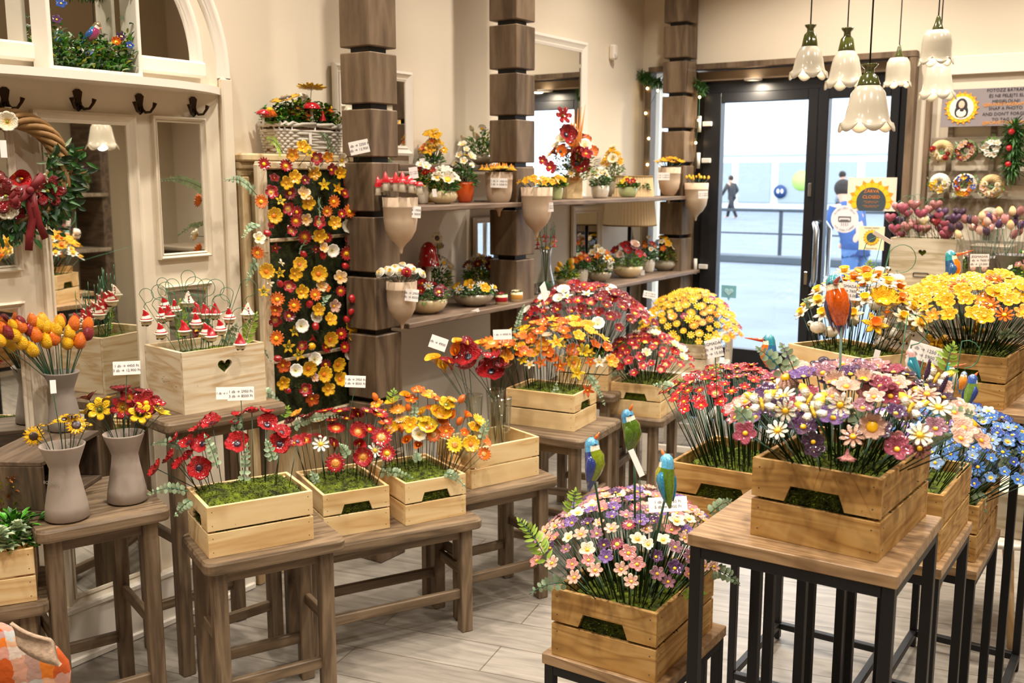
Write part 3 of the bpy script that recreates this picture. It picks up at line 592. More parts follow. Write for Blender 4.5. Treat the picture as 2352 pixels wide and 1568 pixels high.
# ================================================================ CRATES
ND = mat('nail_head', '5A5048', .5, metal=.5)
CR = {}
def crate(key, label, near, ang, L1, L2, z, hand='lr', m=PINE, H=.15, nails=True):
    t = thing('slatted_wooden_crate', label, 'crate', (near[0], near[1], z), RD(ang), 'two-board slatted wooden crates')
    th = .010; bh = (H-.006)/2
    def side(nm, ln, T, rz, handle):
        for k, zz in enumerate((bh/2, H-bh/2)):
            if handle and k == 1:
                hw = ln*.235; hw2 = hw*.80; hd = .030; w = bh/2
                ol = [(-ln/2, -w), (-hw, -w), (-hw2, -w+hd), (hw2, -w+hd), (hw, -w), (ln/2, -w), (ln/2, w), (-ln/2, w)]
                # split in convex parts
                mb = MB()
                mb.prism([(-ln/2, -w), (-hw, -w), (-hw2, -w+hd), (-hw2, w), (-ln/2, w)], -th/2, th/2, 1)
                mb.prism([(hw, -w), (ln/2, -w), (ln/2, w), (hw2, w), (hw2, -w+hd)], -th/2, th/2, 1)
                mb.prism([(-hw2, -w+hd), (hw2, -w+hd), (hw2, w), (-hw2, w)], -th/2, th/2, 1)
                b = mb.build(nm, m, t, (T[0], T[1], zz), (0, 0, rz)); tag(b, 'board with a hand-hold cut out')
            else:
                b = MB().box((0, 0, 0), (ln, th, bh), .0012).build(nm, m, t, (T[0], T[1], zz), (0, 0, rz))
            if nails:
                nb = MB()
                for sx in (-1, 1):
                    for sz in (-1, 1): nb.ball((sx*(ln/2-.014), -th/2, sz*bh*.28), (.0016, .0008, .0016), 6, 4)
                    for sz in (-1, 1): nb.ball((sx*(ln/2-.014), th/2, sz*bh*.28), (.0016, .0008, .0016), 6, 4)
                nb.build('nails', ND, b)
    side('side_board', L1, (L1/2, th/2), 0, 'f' in hand); side('side_board', L1, (L1/2, L2-th/2), 0, 'b' in hand)
    side('side_board', L2-2*th, (th/2, L2/2), RD(90), 'l' in hand); side('side_board', L2-2*th, (L1-th/2, L2/2), RD(90), 'r' in hand)
    for (x, y) in ((th+.008, th+.008), (L1-th-.008, th+.008), (th+.008, L2-th-.008), (L1-th-.008, L2-th-.008)):
        MB().box((0, 0, 0), (.014, .014, H-.008), .001).build('corner_post', m, t, (x, y, (H-.008)/2))
    MB().box((0, 0, 0), (L1-2*th-.002, L2-2*th-.002, .006), .001).build('base', m, t, (L1/2, L2/2, .004))
    CR[key] = dict(t=t, near=V((near[0], near[1], z)), ang=ang, L1=L1, L2=L2, z=z, H=H)
    return t
def moss(key, label, top=-.012, seed=1, ntuft=1500, dark=0.0, bulge=.02):
    c = CR[key]; rnd = random.Random(seed); L1, L2 = c['L1']-.024, c['L2']-.024; n1, n2 = 26, 22; mb = MB(); vs = []; fs = []
    def hz(x, y):
        e = min(x, L1-x, y, L2-y)/.05; return c['H']+top+bulge*min(1, max(0, e))**.5-.012+.012*noise.noise(V((x*22+seed, y*22, 0)))+.005*noise.noise(V((x*90, y*90, seed)))
    for i in range(n1+1):
        for j in range(n2+1): x, y = L1*i/n1, L2*j/n2; vs.append((x, y, hz(x, y)))
    for i in range(n1):
        for j in range(n2): a = i*(n2+1)+j; fs.append([a, a+n2+1, a+n2+2, a+1])
    mb.add(vs, fs)
    # body visible through the gaps between the boards
    mb.box((L1/2, L2/2, c['H']*.45), (L1-.012, L2-.012, c['H']*.8), .01)
    for k in range(ntuft):
        x, y = rnd.uniform(0, L1), rnd.uniform(0, L2); z = hz(x, y)
        if k % 9 == 0:  # moss bulging in the hand-holds
            y = rnd.choice((-.005, L2+.005)); x = L1/2+rnd.uniform(-.05, .05); z = c['H']*.5+rnd.uniform(0, .026)
            if L1 > L2 and key not in 'G': x, y = (-.005 if y < 0 else L1+.005), L2/2+(x-L1/2)
        elif k % 7 == 0:  # wisps through the slots
            s = rnd.choice((0, 1, 2, 3)); z = c['H']*.5+rnd.uniform(-.003, .018 if rnd.random() < .5 else .004); x, y = ((x, -.004), (x, L2+.004), (-.004, y), (L1+.004, y))[s]
        a = rnd.uniform(0, 2*pi); l = rnd.uniform(.005, .015); q = V((cos(a), sin(a), rnd.uniform(.1, 1.2))).normalized()*l; w = V((-sin(a), cos(a), 0))*.0012; b = V((x, y, z-.002))
        mb.add([b-w, b+w, b+q*.6+w, b+q+V((0, 0, -l*.2))], [(0, 1, 2, 3)], 1 if rnd.random() < dark+.25 else 0)
    o = mb.build('moss', [MOSS, MOSSD], None); o.matrix_world = Matrix.Translation(c['near']+dirv(c['ang'])*.012+dirv(c['ang']+90)*.012)@Matrix.Rotation(RD(c['ang']), 4, 'Z')
    tag(o, label, 'moss', None, 'stuff'); c['hz'] = lambda x, y: c['z']+hz(x, y); return o
def cpt(key, u, v, dz=0):
    """point on the moss; u,v in 0..1 across the crate"""
    c = CR[key]; q = c['near']+dirv(c['ang'])*(c['L1']*u)+dirv(c['ang']+90)*(c['L2']*v); return V((q.x, q.y, c['z']+c['H']-.012+dz))
crate('A', 'pine crate of red poppies on the nearest wooden stool', onZ(480, 1284, .535), A_, .31, .23, .535)
crate('B', 'pine crate of red gerberas, left of the two on the low bench', onZ(896, 1212, .42)-dirv(62)*.232, 62, .232, .31, .42, 'fb')
crate('C', 'pine crate of yellow and orange flowers at the right end of the low bench', onZ(932, 1208, .42), 65, .235, .31, .42, 'fb')
crate('K0', 'open pine crate holding tall glass vases, without moss', onZ(1083, 1124, .48), 70, .31, .23, .48)
crate('D', 'pine crate of orange and yellow flowers in the middle of the row of stools', onZ(1318, 992, .585)+dirv(186)*.31, 6, .31, .23, .585)
crate('E', 'pine crate of dark red and white flowers behind the orange flower crate', onZ(1396, 899, .63)+dirv(193.5)*.24, 13.5, .24, .31, .63, 'r')
crate('G', 'pine crate of small red flowers with white tulips, far along the row', onZ(1516, 962, .52)+dirv(188)*.24, 8, .24, .33, .52, 'fb')
crate('F', 'pale crate of small yellow daisies on the white stool near the door', (-2.36, 4.95), 12, .27, .42, .56, 'r', WHITEW)
crate('I', 'large amber pine crate of pink and purple flowers on the nearest side table', (-.641, 1.768), -3, .237, .31, .935, 'fb', PINEW)
crate('H', 'amber pine crate of small red flowers behind the nearest side table', (-1.03, 2.25), 2, .27, .31, .75, 'f', PINEW)
crate('J', 'amber pine crate of pale pink flowers on the lowest front side table', (-1.07, 1.757), 1, .245, .31, .582, 'f', PINEW)
crate('K1', 'pine crate of dense green stems and pale purple flowers, just behind the pink flower crate', (-.632, 2.288), -1, .235, .31, .765, 'fb', PINEW)
crate('K2', 'pine crate of blue flowers on the lowest right-hand side table', (-.627, 2.755), -1, .235, .31, .61, 'fb', PINEW)
crate('M', 'pine crate of yellow flowers on the tall side table at the right edge', (-.637, 3.13), -3, .237, .31, .943, 'f', PINEW)
crate('L', 'pine crate of daffodils and little sheep on the tall side table near the door', (-1.02, 3.085), -29, .31, .23, .935, 'lr', PINE)
moss('A', 'bright green moss bed in the red poppy crate', seed=2, ntuft=5200, bulge=.035); moss('B', 'dark green moss bed in the red gerbera crate', seed=3, ntuft=3600, dark=.3)
moss('C', 'green moss bed in the yellow and orange crate on the low bench', seed=4, ntuft=3600); moss('D', 'green moss bed in the orange flower crate in the middle of the row', seed=5, ntuft=2600)
moss('E', 'moss bed in the crate of dark red and white flowers', seed=6, ntuft=900); moss('G', 'dark moss bed in the crate of small red flowers and white tulips', seed=7, ntuft=900, dark=.4)
moss('F', 'moss bed in the crate of small yellow daisies', seed=8, ntuft=600); moss('I', 'thick green moss bed in the large pink and purple flower crate', seed=9, ntuft=6500, top=-.03)
moss('H', 'moss bed under the small red flowers behind the nearest side table', seed=10, ntuft=3500, top=-.02); moss('J', 'moss bed in the pale pink flower crate', seed=11, ntuft=4000, top=-.03, dark=.3)
moss('K1', 'moss bed in the crate of dense green stems', seed=12, ntuft=1800, dark=.5, top=-.03); moss('K2', 'dark moss bed in the blue flower crate', seed=13, ntuft=1800, dark=.5, top=-.03)
moss('M', 'moss bed in the yellow flower crate at the right edge', seed=14, ntuft=2000); moss('L', 'bright moss bed in the daffodil crate', seed=15, ntuft=3500)
# ---- whitewashed boxes with heart cut-outs
def heart2d(cx, cy, s, n=20, side=None):
    pts = []
    for i in range(n+1):
        a = 2*pi*i/n; pts.append((cx+s*16*sin(a)**3/16, cy+s*(13*cos(a)-5*cos(2*a)-2*cos(3*a)-cos(4*a))/16))
    return pts
def heart_panel(L, H, th, hx, hz, s):
    """board in xz plane with a heart-shaped hole, centred on x=L/2"""
    mb = MB(); h = heart2d(hx, hz, s, 32)      # h[0] top notch, h[16] tip
    right = h[0:17]; left = h[16:33]
    R = [(hx, H)]+[(hx, right[0][1])]+right[1:-1]+[(hx, right[-1][1]), (hx, 0), (L, 0), (L, H)]
    Lf = [(hx, 0), (hx, left[0][1])]+left[1:-1]+[(hx, left[-1][1]), (hx, H), (0, H), (0, 0)]
    from mathutils.geometry import tessellate_polygon
    for ol in (R, Lf):
        tri = tessellate_polygon([[V((a, b, 0)) for a, b in ol]]); n = len(ol)
        vs = [(a, -th/2, b) for a, b in ol]+[(a, th/2, b) for a, b in ol]
        fs = [tuple(t_) for t_ in tri]+[tuple(n+i for i in t_) for t_ in tri]+[(i, (i+1) % n, n+(i+1) % n, n+i) for i in range(n)]
        mb.add(vs, fs, 0, False)
    return mb
def heart_box(label, near, ang, L1, L2, z, H, m=WHITEW, hs=.02, th=.012):
    t = thing('heart_cutout_box', label, 'box', (near[0], near[1], z), RD(ang))
    b = heart_panel(L1, H, th, L1*.5, H*.70, hs); b.build('front_board', m, t, (0, th/2, 0))
    MB().box((0, 0, 0), (L1, th, H), .0015).build('back_board', m, t, (L1/2, L2-th/2, H/2))
    for x in (th/2, L1-th/2): MB().box((0, 0, 0), (L2-2*th, th, H), .0015).build('side_board', m, t, (x, L2/2, H/2), (0, 0, RD(90)))
    MB().box((0, 0, 0), (L1-2*th, L2-2*th, .008), .001).build('base', m, t, (L1/2, L2/2, .004))
    return t
bp_ = onZ(425, 953, .85)
heart_box('whitewashed box with a heart cut-out holding gnome hangers', bp_, 80, .30, .25, .85, .20, hs=.026)
CR['GN'] = dict(near=V((bp_.x, bp_.y, .85)), ang=80, L1=.30, L2=.25, z=.85, H=.175)
moss('GN', 'green moss bed inside the gnome hanger box', seed=21, ntuft=3000)
heart_box('pale wooden box with a heart cut-out and label slot holding ceramic hearts', (-1.30, 5.50), 0, .32, .22, 1.046, .24, WHITEW2, hs=.02)
CR['HB'] = dict(near=V((-1.30, 5.50, 1.046)), ang=0, L1=.32, L2=.22, z=1.046, H=.22)
moss('HB', 'green moss strip on top of the pale box of hearts', seed=22, ntuft=600)
t = thing('label_slot', 'dark metal label holder on the pale heart cut-out box', 'label holder', (-1.14, 5.497, 1.10)); mb = MB()
for (a, b, c, d) in ((-.035, .035, .009, .012), (-.035, .035, -.012, -.009), (-.038, -.034, -.009, .009), (.034, .038, -.009, .009)): mb.box(((a+b)/2, 0, (c+d)/2), (b-a, .004, d-c), .0005)
mb.build('frame', BLACK, t)
bb = MB().box((0, 0, 0), (.20, .20, .20), .004).build('wooden_box', GREYW, None, (-.86, 5.86, 1.146)); tag(bb, 'plain grey wooden box right of the pale heart cut-out box', 'box')
nb = MB().box((0, 0, 0), (.2, .22, .16), .004).build('wooden_box', WHITEW2, None, (-.38, 3.78, .47)); tag(nb, 'whitewashed wooden box low at the right edge, on the round table', 'box')
# ---- dark open box on the left stool
t = thing('open_wooden_box', 'dark open-fronted wooden box lying on the left stool under the tulip vase', 'box', (-2.604, 1.545, .661), RD(121))
L, D, H, th = .36, .20, .155, .014
for zz in (th/2, H-th/2): MB().box((0, 0, 0), (L, D, th), .002).build('top_board' if zz > .1 else 'bottom_board', DARKW, t, (L/2, D/2, zz))
for x in (th/2, L-th/2): MB().box((0, 0, 0), (H-2*th, D, th), .002).build('side_board', DARKW, t, (x, D/2, H/2), (0, RD(90), 0))
MB().box((0, 0, 0), (L-2*th, th, H-2*th), .002).build('back_board', DARKW, t, (L/2, D-th/2, H/2))
# ---- crate with plants at the bottom left and plaid blanket
CRL = onZ(86, 1379, .46)
crate('P', 'pine crate of succulents and leafy plants at the bottom left corner', CRL-dirv(58)*.31, 58, .31, .23, .46, 'l')
stool('wooden stool under the plant crate in the bottom left corner', CRL-dirv(58)*.33-dirv(148)*.02, 58, .36, .30, .459)
for i, (a, b) in enumerate(((.02, .02), (.02, .26), (.33, .02), (.33, .26))):
    pass
# ================================================================ CERAMIC FLOWER LIBRARY (unit radius, facing +z)
HC = {}
def polar(n, b, e, zf, rings=5, per=6, thick=.06, point=False, ph=0.0, wig=0.0):
    seg = max(24, n*per); mb = MB(); vs = [(0, 0, zf(0, 1, 0))]
    def sh(a):
        x = ((a*n/(2*pi)+.5) % 1)-.5; c = 1-abs(x)*2
        return (b+(1-b)*c**e) if point else (b+(1-b)*abs(cos(pi*x))**e), c
    def ring(r, dz=0, k=1):
        for i in range(seg):
            a = 2*pi*i/seg+ph; s, c = sh(a); R = r*(1+(s-1)*min(1, r*1.15))*k*(1+wig*sin(a*7+2)*r)
            vs.append((R*cos(a), R*sin(a), zf(r, c, a)+dz))
    for i in range(1, rings+1): ring(i/rings)
    ring(.62, -thick); vs.append((0, 0, zf(0, 1, 0)-thick*1.6))
    fs = [(0, 1+k, 1+(k+1) % seg) for k in range(seg)]
    for i in range(rings):
        for k in range(seg): a = 1+i*seg; fs.append((a+k, a+seg+k, a+seg+(k+1) % seg, a+(k+1) % seg))
    a = 1+rings*seg; fs += [(a+k, len(vs)-1, a+(k+1) % seg) for k in range(seg)]
    return mb.add(vs, fs)
def centre_mesh(r, h, z0, bump=.0):
    mb = MB(); mb.lathe([(r, z0), (r*.95, z0+h*.5), (r*.7, z0+h*.85), (r*.35, z0+h), (0, z0+h)], 14, rf=(lambda a, i: 1+bump*sin(a*7+i*2)) if bump else None); return mb
KINDS = {
 'gerbera': ('gerbera', lambda: polar(13, .42, .5, lambda r, c, a: .22*r*r+.06*c*r-.03, per=5), (.27, .16, .02, YC)),
 'gerbera_seed': ('gerbera', lambda: polar(14, .5, .5, lambda r, c, a: .10*r*r+.07*c*r, per=5), (.36, .09, .03, OC)),
 'daisy': ('daisy', lambda: polar(9, .22, .55, lambda r, c, a: .10*r*r+.07*c*r, per=6), (.24, .16, .03, YC)),
 'aster': ('daisy', lambda: polar(14, .35, .6, lambda r, c, a: .12*r*r+.06*c*r, per=5), (.3, .1, .03, YC)),
 'primrose': ('primrose', lambda: polar(5, .66, .55, lambda r, c, a: .42*r**1.6-.07*sin(a*15)*r**3*.4, per=10), (.2, .14, .03, YC)),
 'petunia': ('petunia', lambda: polar(8, .82, .5, lambda r, c, a: .34*r*r+.05*c*r+.02*sin(a*16)*r, per=8), (.24, .10, .05, ORC)),
 'bindweed': ('bindweed', lambda: polar(9, .9, .5, lambda r, c, a: .5*r**1.3+.03*c*r, per=6), (.14, .08, .04, GYC)),
 'blossom': ('five-petalled blossom', lambda: polar(5, .55, .6, lambda r, c, a: .2*r*r+.06*c*r, per=9), (.2, .13, .02, YC)),
 'blossom6': ('six-petalled blossom', lambda: polar(6, .5, .6, lambda r, c, a: .16*r*r+.07*c*r, per=8), (.2, .12, .03, YC)),
 'cup': ('cupped anemone', lambda: polar(8, .72, .5, lambda r, c, a: .75*r**2-.1, per=7), (.42, .16, .02, YC)),
 'star': ('star-shaped lily', lambda: polar(5, .36, 1.25, lambda r, c, a: .35*r+.1*c*r-.15*r**3, per=8, point=True), (.15, .22, .02, YC)),
 'lily': ('lily', lambda: polar(6, .45, .55, lambda r, c, a: .78*r**1.1-.34*r**3+.10*c*r, per=8), (.12, .4, .1, GYC)),
 'poppy': ('poppy', lambda: polar(4, .86, .6, lambda r, c, a: .45*r*r+.16*r*r*sin(a*2+.6)+.05*sin(a*11)*r**3, rings=7, per=16, wig=.03), (.26, .10, .03, BKC)),
 'poppy_yellow': ('poppy', lambda: polar(4, .88, .6, lambda r, c, a: .55*r*r+.10*r*r*sin(a*2)+.04*sin(a*9)*r**3, rings=7, per=16), (.3, .10, .03, OC)),
 'cone': ('coneflower', lambda: polar(9, .35, .55, lambda r, c, a: -.95*r*r+.05*c, per=6), (.42, .34, -.12, YC)),
 'sunflower': ('sunflower', lambda: polar(17, .45, .7, lambda r, c, a: .05*sin(a*17*.5)*r+.05*c*r, per=5), (.42, .10, .02, DBC)),
}
def add_second(mb, f): return mb
def special(kind):
    if kind == 'tulip':
        mb = MB(); mb.lathe([(.0, -.1), (.25, -.05), (.55, .25), (.66, .7), (.63, 1.15), (.45, 1.6), (.16, 1.95), (0, 1.88)], 30, rf=lambda a, i: 1+.16*abs(cos(1.5*a))*(i > 1)+(.05*sin(3*a) if i > 3 else 0), zf=lambda a, i: .07*cos(3*a)*(i > 3)); return 'tulip', mb, None
    if kind == 'calla':
        mb = MB(); vs = []; fs = []; n = 24; m = 8
        for i in range(m+1):
            q = i/m
            for k in range(n):
                a = 2*pi*k/n; w = .12+.55*q**1.7; w *= 1+.55*max(0, cos(a))**8*q**3; vs.append((w*cos(a), w*sin(a)*.9, -1.1+1.2*q+.42*cos(a)*q**2))
        for i in range(m):
            for k in range(n): fs.append([i*n+k, i*n+(k+1) % n, (i+1)*n+(k+1) % n, (i+1)*n+k])
        mb.add(vs, fs); c = MB().sweep([(0, 0, -.7), (.03, 0, -.2), (.05, 0, .1)], [.09, .1, .05], 10); return 'calla lily', mb, (c, YC)
    if kind == 'daffodil':
        mb = polar(6, .4, .8, lambda r, c, a: .12*r+.07*c*r-.1*r**3, per=8, point=True)
        c = MB().lathe([(.16, 0), (.26, .15), (.32, .38), (.40, .44), (.34, .40), (.22, .14), (.0, .05)], 24, rf=lambda a, i: 1+(.08*sin(a*8) if 1 < i < 5 else 0)); return 'daffodil', mb, (c, None)
    if kind == 'rose':
        mb = MB()
        for k, (r0, r1, h) in enumerate(((.0, 1.0, .25), (.0, .75, .5), (.0, .52, .68), (.0, .32, .75))):
            mb.lathe([(.05, 0), (r1*.8, h*.35), (r1, h), (r1*.82, h*.92), (r1*.5, h*.5), (.05, .15)], 20, rf=lambda a, i, k=k: 1+.06*sin(a*3+k*2), zf=lambda a, i, k=k: .08*sin(a*2+k)*(i == 2))
        return 'rose', mb, (centre_mesh(.14, .12, .62), YC)
    if kind == 'trumpet':     # nodding bell / trumpet
        mb = MB(); n = 30
        mb.lathe([(.10, -1.0), (.16, -.75), (.26, -.4), (.5, -.1), (.95, .12), (.88, .1), (.4, -.15), (.12, -.5), (0, -.7)], n, rf=lambda a, i: 1+(.16*cos(5*a) if 3 <= i <= 5 else 0)); return 'trumpet flower', mb, (MB().sweep([(0, 0, -.5), (0, 0, .05)], [.05, .07], 8), YC)
    if kind == 'heart':
        mb = MB(); vs = []; fs = []; n = 28; h = heart2d(0, 0, .95, n)[:-1]
        for (s, d) in ((0, -.38), (.5, -.34), (.85, -.2), (1, 0), (.85, .2), (.5, .34), (0, .38)):
            for (x, z) in h: vs.append((x*s, d, z*s))
        for i in range(6):
            for k in range(n): fs.append([i*n+k, i*n+(k+1) % n, (i+1)*n+(k+1) % n, (i+1)*n+k])
        mb.add(vs, fs); return 'heart', mb, None
    if kind == 'lavender':
        mb = MB(); mb.sweep([(0, 0, -.2), (.03, 0, .5), (.1, 0, 1.6), (.3, 0, 2.6), (.5, 0, 3.2)], [.12, .34, .36, .24, .06], 14)
        for i in range(70):
            q = i/70; a = i*2.4; z = -.0+q*3.0; r = (.36 if z < 1.6 else .36-.2*(z-1.6)/1.6); x0 = .0 if z < 1 else .22*(z-1)**1.1; mb.ball((x0*.7+r*cos(a), r*sin(a), z), .085, 6, 4)
        return 'lavender spike', mb, None
KINDNAME = {'tulip': 'tulip', 'calla': 'calla lily', 'daffodil': 'daffodil', 'rose': 'rose', 'trumpet': 'trumpet flower', 'heart': 'heart', 'lavender': 'lavender spike'}
def kname(k): return KINDNAME.get(k) or KINDS[k][0]
_raw = {}
CENTRES = {'poppy': BKC}
def headmesh(kind, col, cm=None):
    k = (kind, col)
    if k in HC: return HC[k]
    if kind in KINDS:
        _, fn, (cr, ch, cz, cmat) = KINDS[kind]
        me = fn().mesh('flower_head', fmat(col)); ce = centre_mesh(cr, ch, cz, .08 if cr > .3 else 0).mesh('centre', CMAT.get(col, cmat) if kind not in ('poppy', 'sunflower', 'gerbera_seed') else cmat)
    else:
        _, mb, c = special(kind); me = mb.mesh('flower_head', fmat(col)); ce = None
        if c: ce = c[0].mesh('centre', c[1] or (YC if col in ('white', 'cream', 'cream_yellow') else ORC))
    HC[k] = (me, ce); return HC[k]
CMAT = {'yellow_green': GYC}
STM = MB().sweep([(0, 0, 0), (0, 0, 1)], .0013, 5).mesh('stem', STEM)
STM2 = MB().sweep([(0, 0, 0), (0, 0, 1)], .0024, 6).mesh('stem', STEM)
def colname(c):
    return {'red_yellow': 'red', 'red_cream': 'red and cream', 'red_black': 'red', 'yellow_green': 'yellow green-hearted', 'orange_yellow': 'orange and yellow', 'cream_yellow': 'cream', 'white_yellow': 'white', 'yellow_blue': 'blue and yellow', 'rose_brown': 'brownish pink'}.get(c, c.replace('_', ' '))
def flower(kind, col, base, head, nrm, r, desc, group, stem=STM, spin=None, parts=True):
    base = V(base); head = V(head); nrm = V(nrm).normalized(); me, ce = headmesh(kind, col)
    t = link('ceramic_'+kname(kind).replace(' ', '_').replace('-', '_'), None, None, base); t.empty_display_size = .02
    tag(t, f"{colname(col)} ceramic {kname(kind)} {desc}", 'ceramic heart' if kind == 'heart' else 'ceramic flower', group)
    h = link('flower_head', me, t, head-base); h.rotation_mode = 'QUATERNION'
    if kind == 'heart': h.rotation_quaternion = Euler((0, 0, (spin or 0))).to_quaternion()
    else: h.rotation_quaternion = Zq(nrm)@Quaternion((0, 0, 1), spin if spin is not None else random.uniform(0, 6.28))
    h.scale = (r, r, r)
    if ce: link('centre', ce, h)
    if stem is not None:
        back = head-nrm*r*(.06 if kind in KINDS else (1.0 if kind in ('calla', 'trumpet') else .05)); d = back-base
        s = link('stem', stem, t, (0, 0, 0)); s.rotation_mode = 'QUATERNION'; s.rotation_quaternion = Zq(d); s.scale = (1, 1, d.length)
    return t
def wpick(rnd, ks):
    tot = sum(k[2] for k in ks); x = rnd.uniform(0, tot)
    for k in ks:
        x -= k[2]
        if x <= 0: return k
    return ks[-1]
def where(u, v):
    a = 'left' if u < -.33 else ('right' if u > .33 else 'centre'); b = 'back' if v > .1 else 'front'
    return f"at the {b} {a}" if a != 'centre' else f"at the {b}"
def dome(key, n, kinds, z0, z1, rx, ry, desc, group, seed, r=.02, tilt=.9, off=(0, 0), camb=.25, ph=0, spread=.42, stem=STM, rj=.2, rmax=1.0):
    """heads on a cushion above a crate; rx,ry half-widths along the crate's own axes"""
    rnd = random.Random(seed); c = CR[key]; X = dirv(c['ang']); Y = dirv(c['ang']+90); cc = c['near']+X*(c['L1']*.5+off[0])+Y*(c['L2']*.5+off[1])
    for i in range(n):
        q = sqrt((i+.5)/n)*rmax; a = i*2.399963+ph; u = q*cos(a)+rnd.uniform(-.03, .03); v = q*sin(a)+rnd.uniform(-.03, .03)
        z = z0+(z1-z0)*(1-min(1, q)**2.2)+rnd.uniform(-.35, .35)*r
        p = cc+X*(rx*u)+Y*(ry*v); p.z = z
        b = cpt(key, .5+spread*u, .5+spread*v); b.z = c['hz']((.5+spread*u)*(c['L1']-.024), (.5+spread*v)*(c['L2']-.024))-.004
        out = X*u+Y*v; cam_d = (CAM-p).normalized(); nrm = V((0, 0, 1))+out*tilt*q+cam_d*camb+V((rnd.uniform(-.2, .2), rnd.uniform(-.2, .2), 0))
        k = wpick(rnd, kinds); su = (p-cc).dot(_rt)/max(rx, ry); sv = (p-cc).dot(_fw)/max(rx, ry)
        rr = r*(k[3] if len(k) > 3 else 1)*(1+rnd.uniform(-rj, rj))
        flower(k[0], k[1], b, p, nrm, rr, f"{where(su, sv)} of {desc}", group, stem)
def stakes(key, items, p0, n, desc, group, conv, rs, stem=STM, tiltc=.5, seed=0, lean=.75):
    """hand-placed heads: items (x,y,kind,colour,radius in crop px[,face]) on a slanted plane over a crate"""
    rnd = random.Random(seed); c = CR[key]; cc = cpt(key, .5, .5); s, ox, oy = conv
    for it in items:
        px, py = ox+it[0]/s, oy+it[1]/s; p = onPlane(px, py, p0, n); t = (p-CAM).dot(_f); r = it[4]/s*t/FPX
        out = V((p.x-cc.x, p.y-cc.y, 0)); u = max(-.42, min(.42, out.dot(dirv(c['ang']))/c['L1']*.8)); v = max(-.42, min(.42, out.dot(dirv(c['ang']+90))/c['L2']*.8))
        b = cpt(key, .5+u, .5+v); b.z = c['hz']((.5+u)*(c['L1']-.024), (.5+v)*(c['L2']-.024))-.004 if 'hz' in c else b.z
        cam_d = (CAM-p).normalized(); f = it[5] if len(it) > 5 else tiltc
        nrm = V((0, 0, 1))*(1-f)+out.normalized()*lean*(out.length/.2)*(1-f)+cam_d*f*1.3+V((rnd.uniform(-.1, .1), rnd.uniform(-.1, .1), 0))
        su = out.dot(_rt)/.15; sv = out.dot(_fw)/.15
        flower(it[2], it[3], b, p, nrm, r, f"{where(su, sv)} of {desc}", group, stem)
# ---- greenery
SPG = {'e': 'eucalyptus', 'f': 'fern', 'p': 'pointed-leaf'}
def sprig(kind, p0, p1, label, bow=.12, w=1.0, side=None, nleaf=None, seed=0, group=None, m=None):
    p0, p1 = V(p0), V(p1); L = (p1-p0).length; rnd = random.Random(seed+int(L*1e4)); ax = (p1-p0).normalized(); sd = V(side).normalized() if side else (ax.cross(_f)).normalized(); nz = ax.cross(sd).normalized()
    n = nleaf or max(6, int(L/(.0125 if kind == 'e' else .0085))); mb = MB()
    path = [(p1-p0)*q+nz*0+V((0, 0, 1))*(bow*L*4*q*(1-q)) for q in [i/10 for i in range(11)]]
    mb.sweep(path, [.0014*(1-.5*i/10) for i in range(11)], 5, 1)
    for i in range(n):
        q = .10+.90*(i+rnd.uniform(-.2, .2))/n; q = max(.03, min(.999, q)); k = min(9, int(q*10)); b = path[k].lerp(path[k+1], q*10-k); s = 1-.75*max(0, (q-.35)/.65)
        for sg in (-1, 1):
            d = sd*sg*(.9)+ax*(.45 if kind != 'e' else .25)+nz*rnd.uniform(-.35, .35)+V((0, 0, rnd.uniform(-.2, .3)))
            ll = (.0165 if kind == 'e' else .022)*s*w*rnd.uniform(.8, 1.15); ww = (.0125 if kind == 'e' else .0068 if kind == 'f' else .009)*s*w
            mb.leaf(b, d, ll, ww, 0, fold=.12, droop=.15, nrm=nz+V((rnd.uniform(-.3, .3), rnd.uniform(-.3, .3), rnd.uniform(-.3, .3))))
        if i == n-1: mb.leaf(b, ax, .010*w, .005*w, 0, nrm=nz)
    o = mb.build('greenery_sprig', [m or (LEAFG if kind == 'e' else LEAFL), STEML], None, p0); return tag(o, label, 'greenery sprig', group)
def sprigpx(kind, a, b, plane, label, **k):
    """from pixel a to pixel b on a vertical plane facing the viewer through a point"""
    return sprig(kind, onPlane(a[0], a[1], plane, _f), onPlane(b[0], b[1], plane, _f), label, **k)
# ---- critters
def ladybug(p, nrm, r, col, label, group):
    t = link('ceramic_ladybird', None, None, p); tag(t, label, 'ceramic ladybird', group)
    q = Zq(nrm); k = ('lady', col)
    if k not in HC:
        a = MB().ball((0, 0, .35), (1, .86, .62), 16, 10).mesh('body', mat('ladybird_'+col, FC[col][1], .12, coat=1))
        b = MB(); [b.ball((.45*cos(i*1.05+.5)*(1 if i % 2 else .9), .55*sin(i*1.05+.5), .78), (.15, .15, .09), 8, 5) for i in range(6)]; b = b.mesh('spots', BLKG)
        c = MB().ball((.92, 0, .3), (.36, .42, .34), 10, 7); [c.sweep([(1.15, s*.15, .5), (1.4, s*.3, .8)], .05, 5) for s in (-1, 1)]; c = c.mesh('head', BLKG)
        HC[k] = (a, b, c)
    for nm, me in zip(('body', 'spots', 'head'), HC[k]): o = link(nm, me, t); o.rotation_mode = 'QUATERNION'; o.rotation_quaternion = q@Quaternion((0, 0, 1), random.uniform(0, 6)); o.scale = (r, r, r)
    qq = t.children[0].rotation_quaternion
    for o in t.children: o.rotation_quaternion = qq
    return t
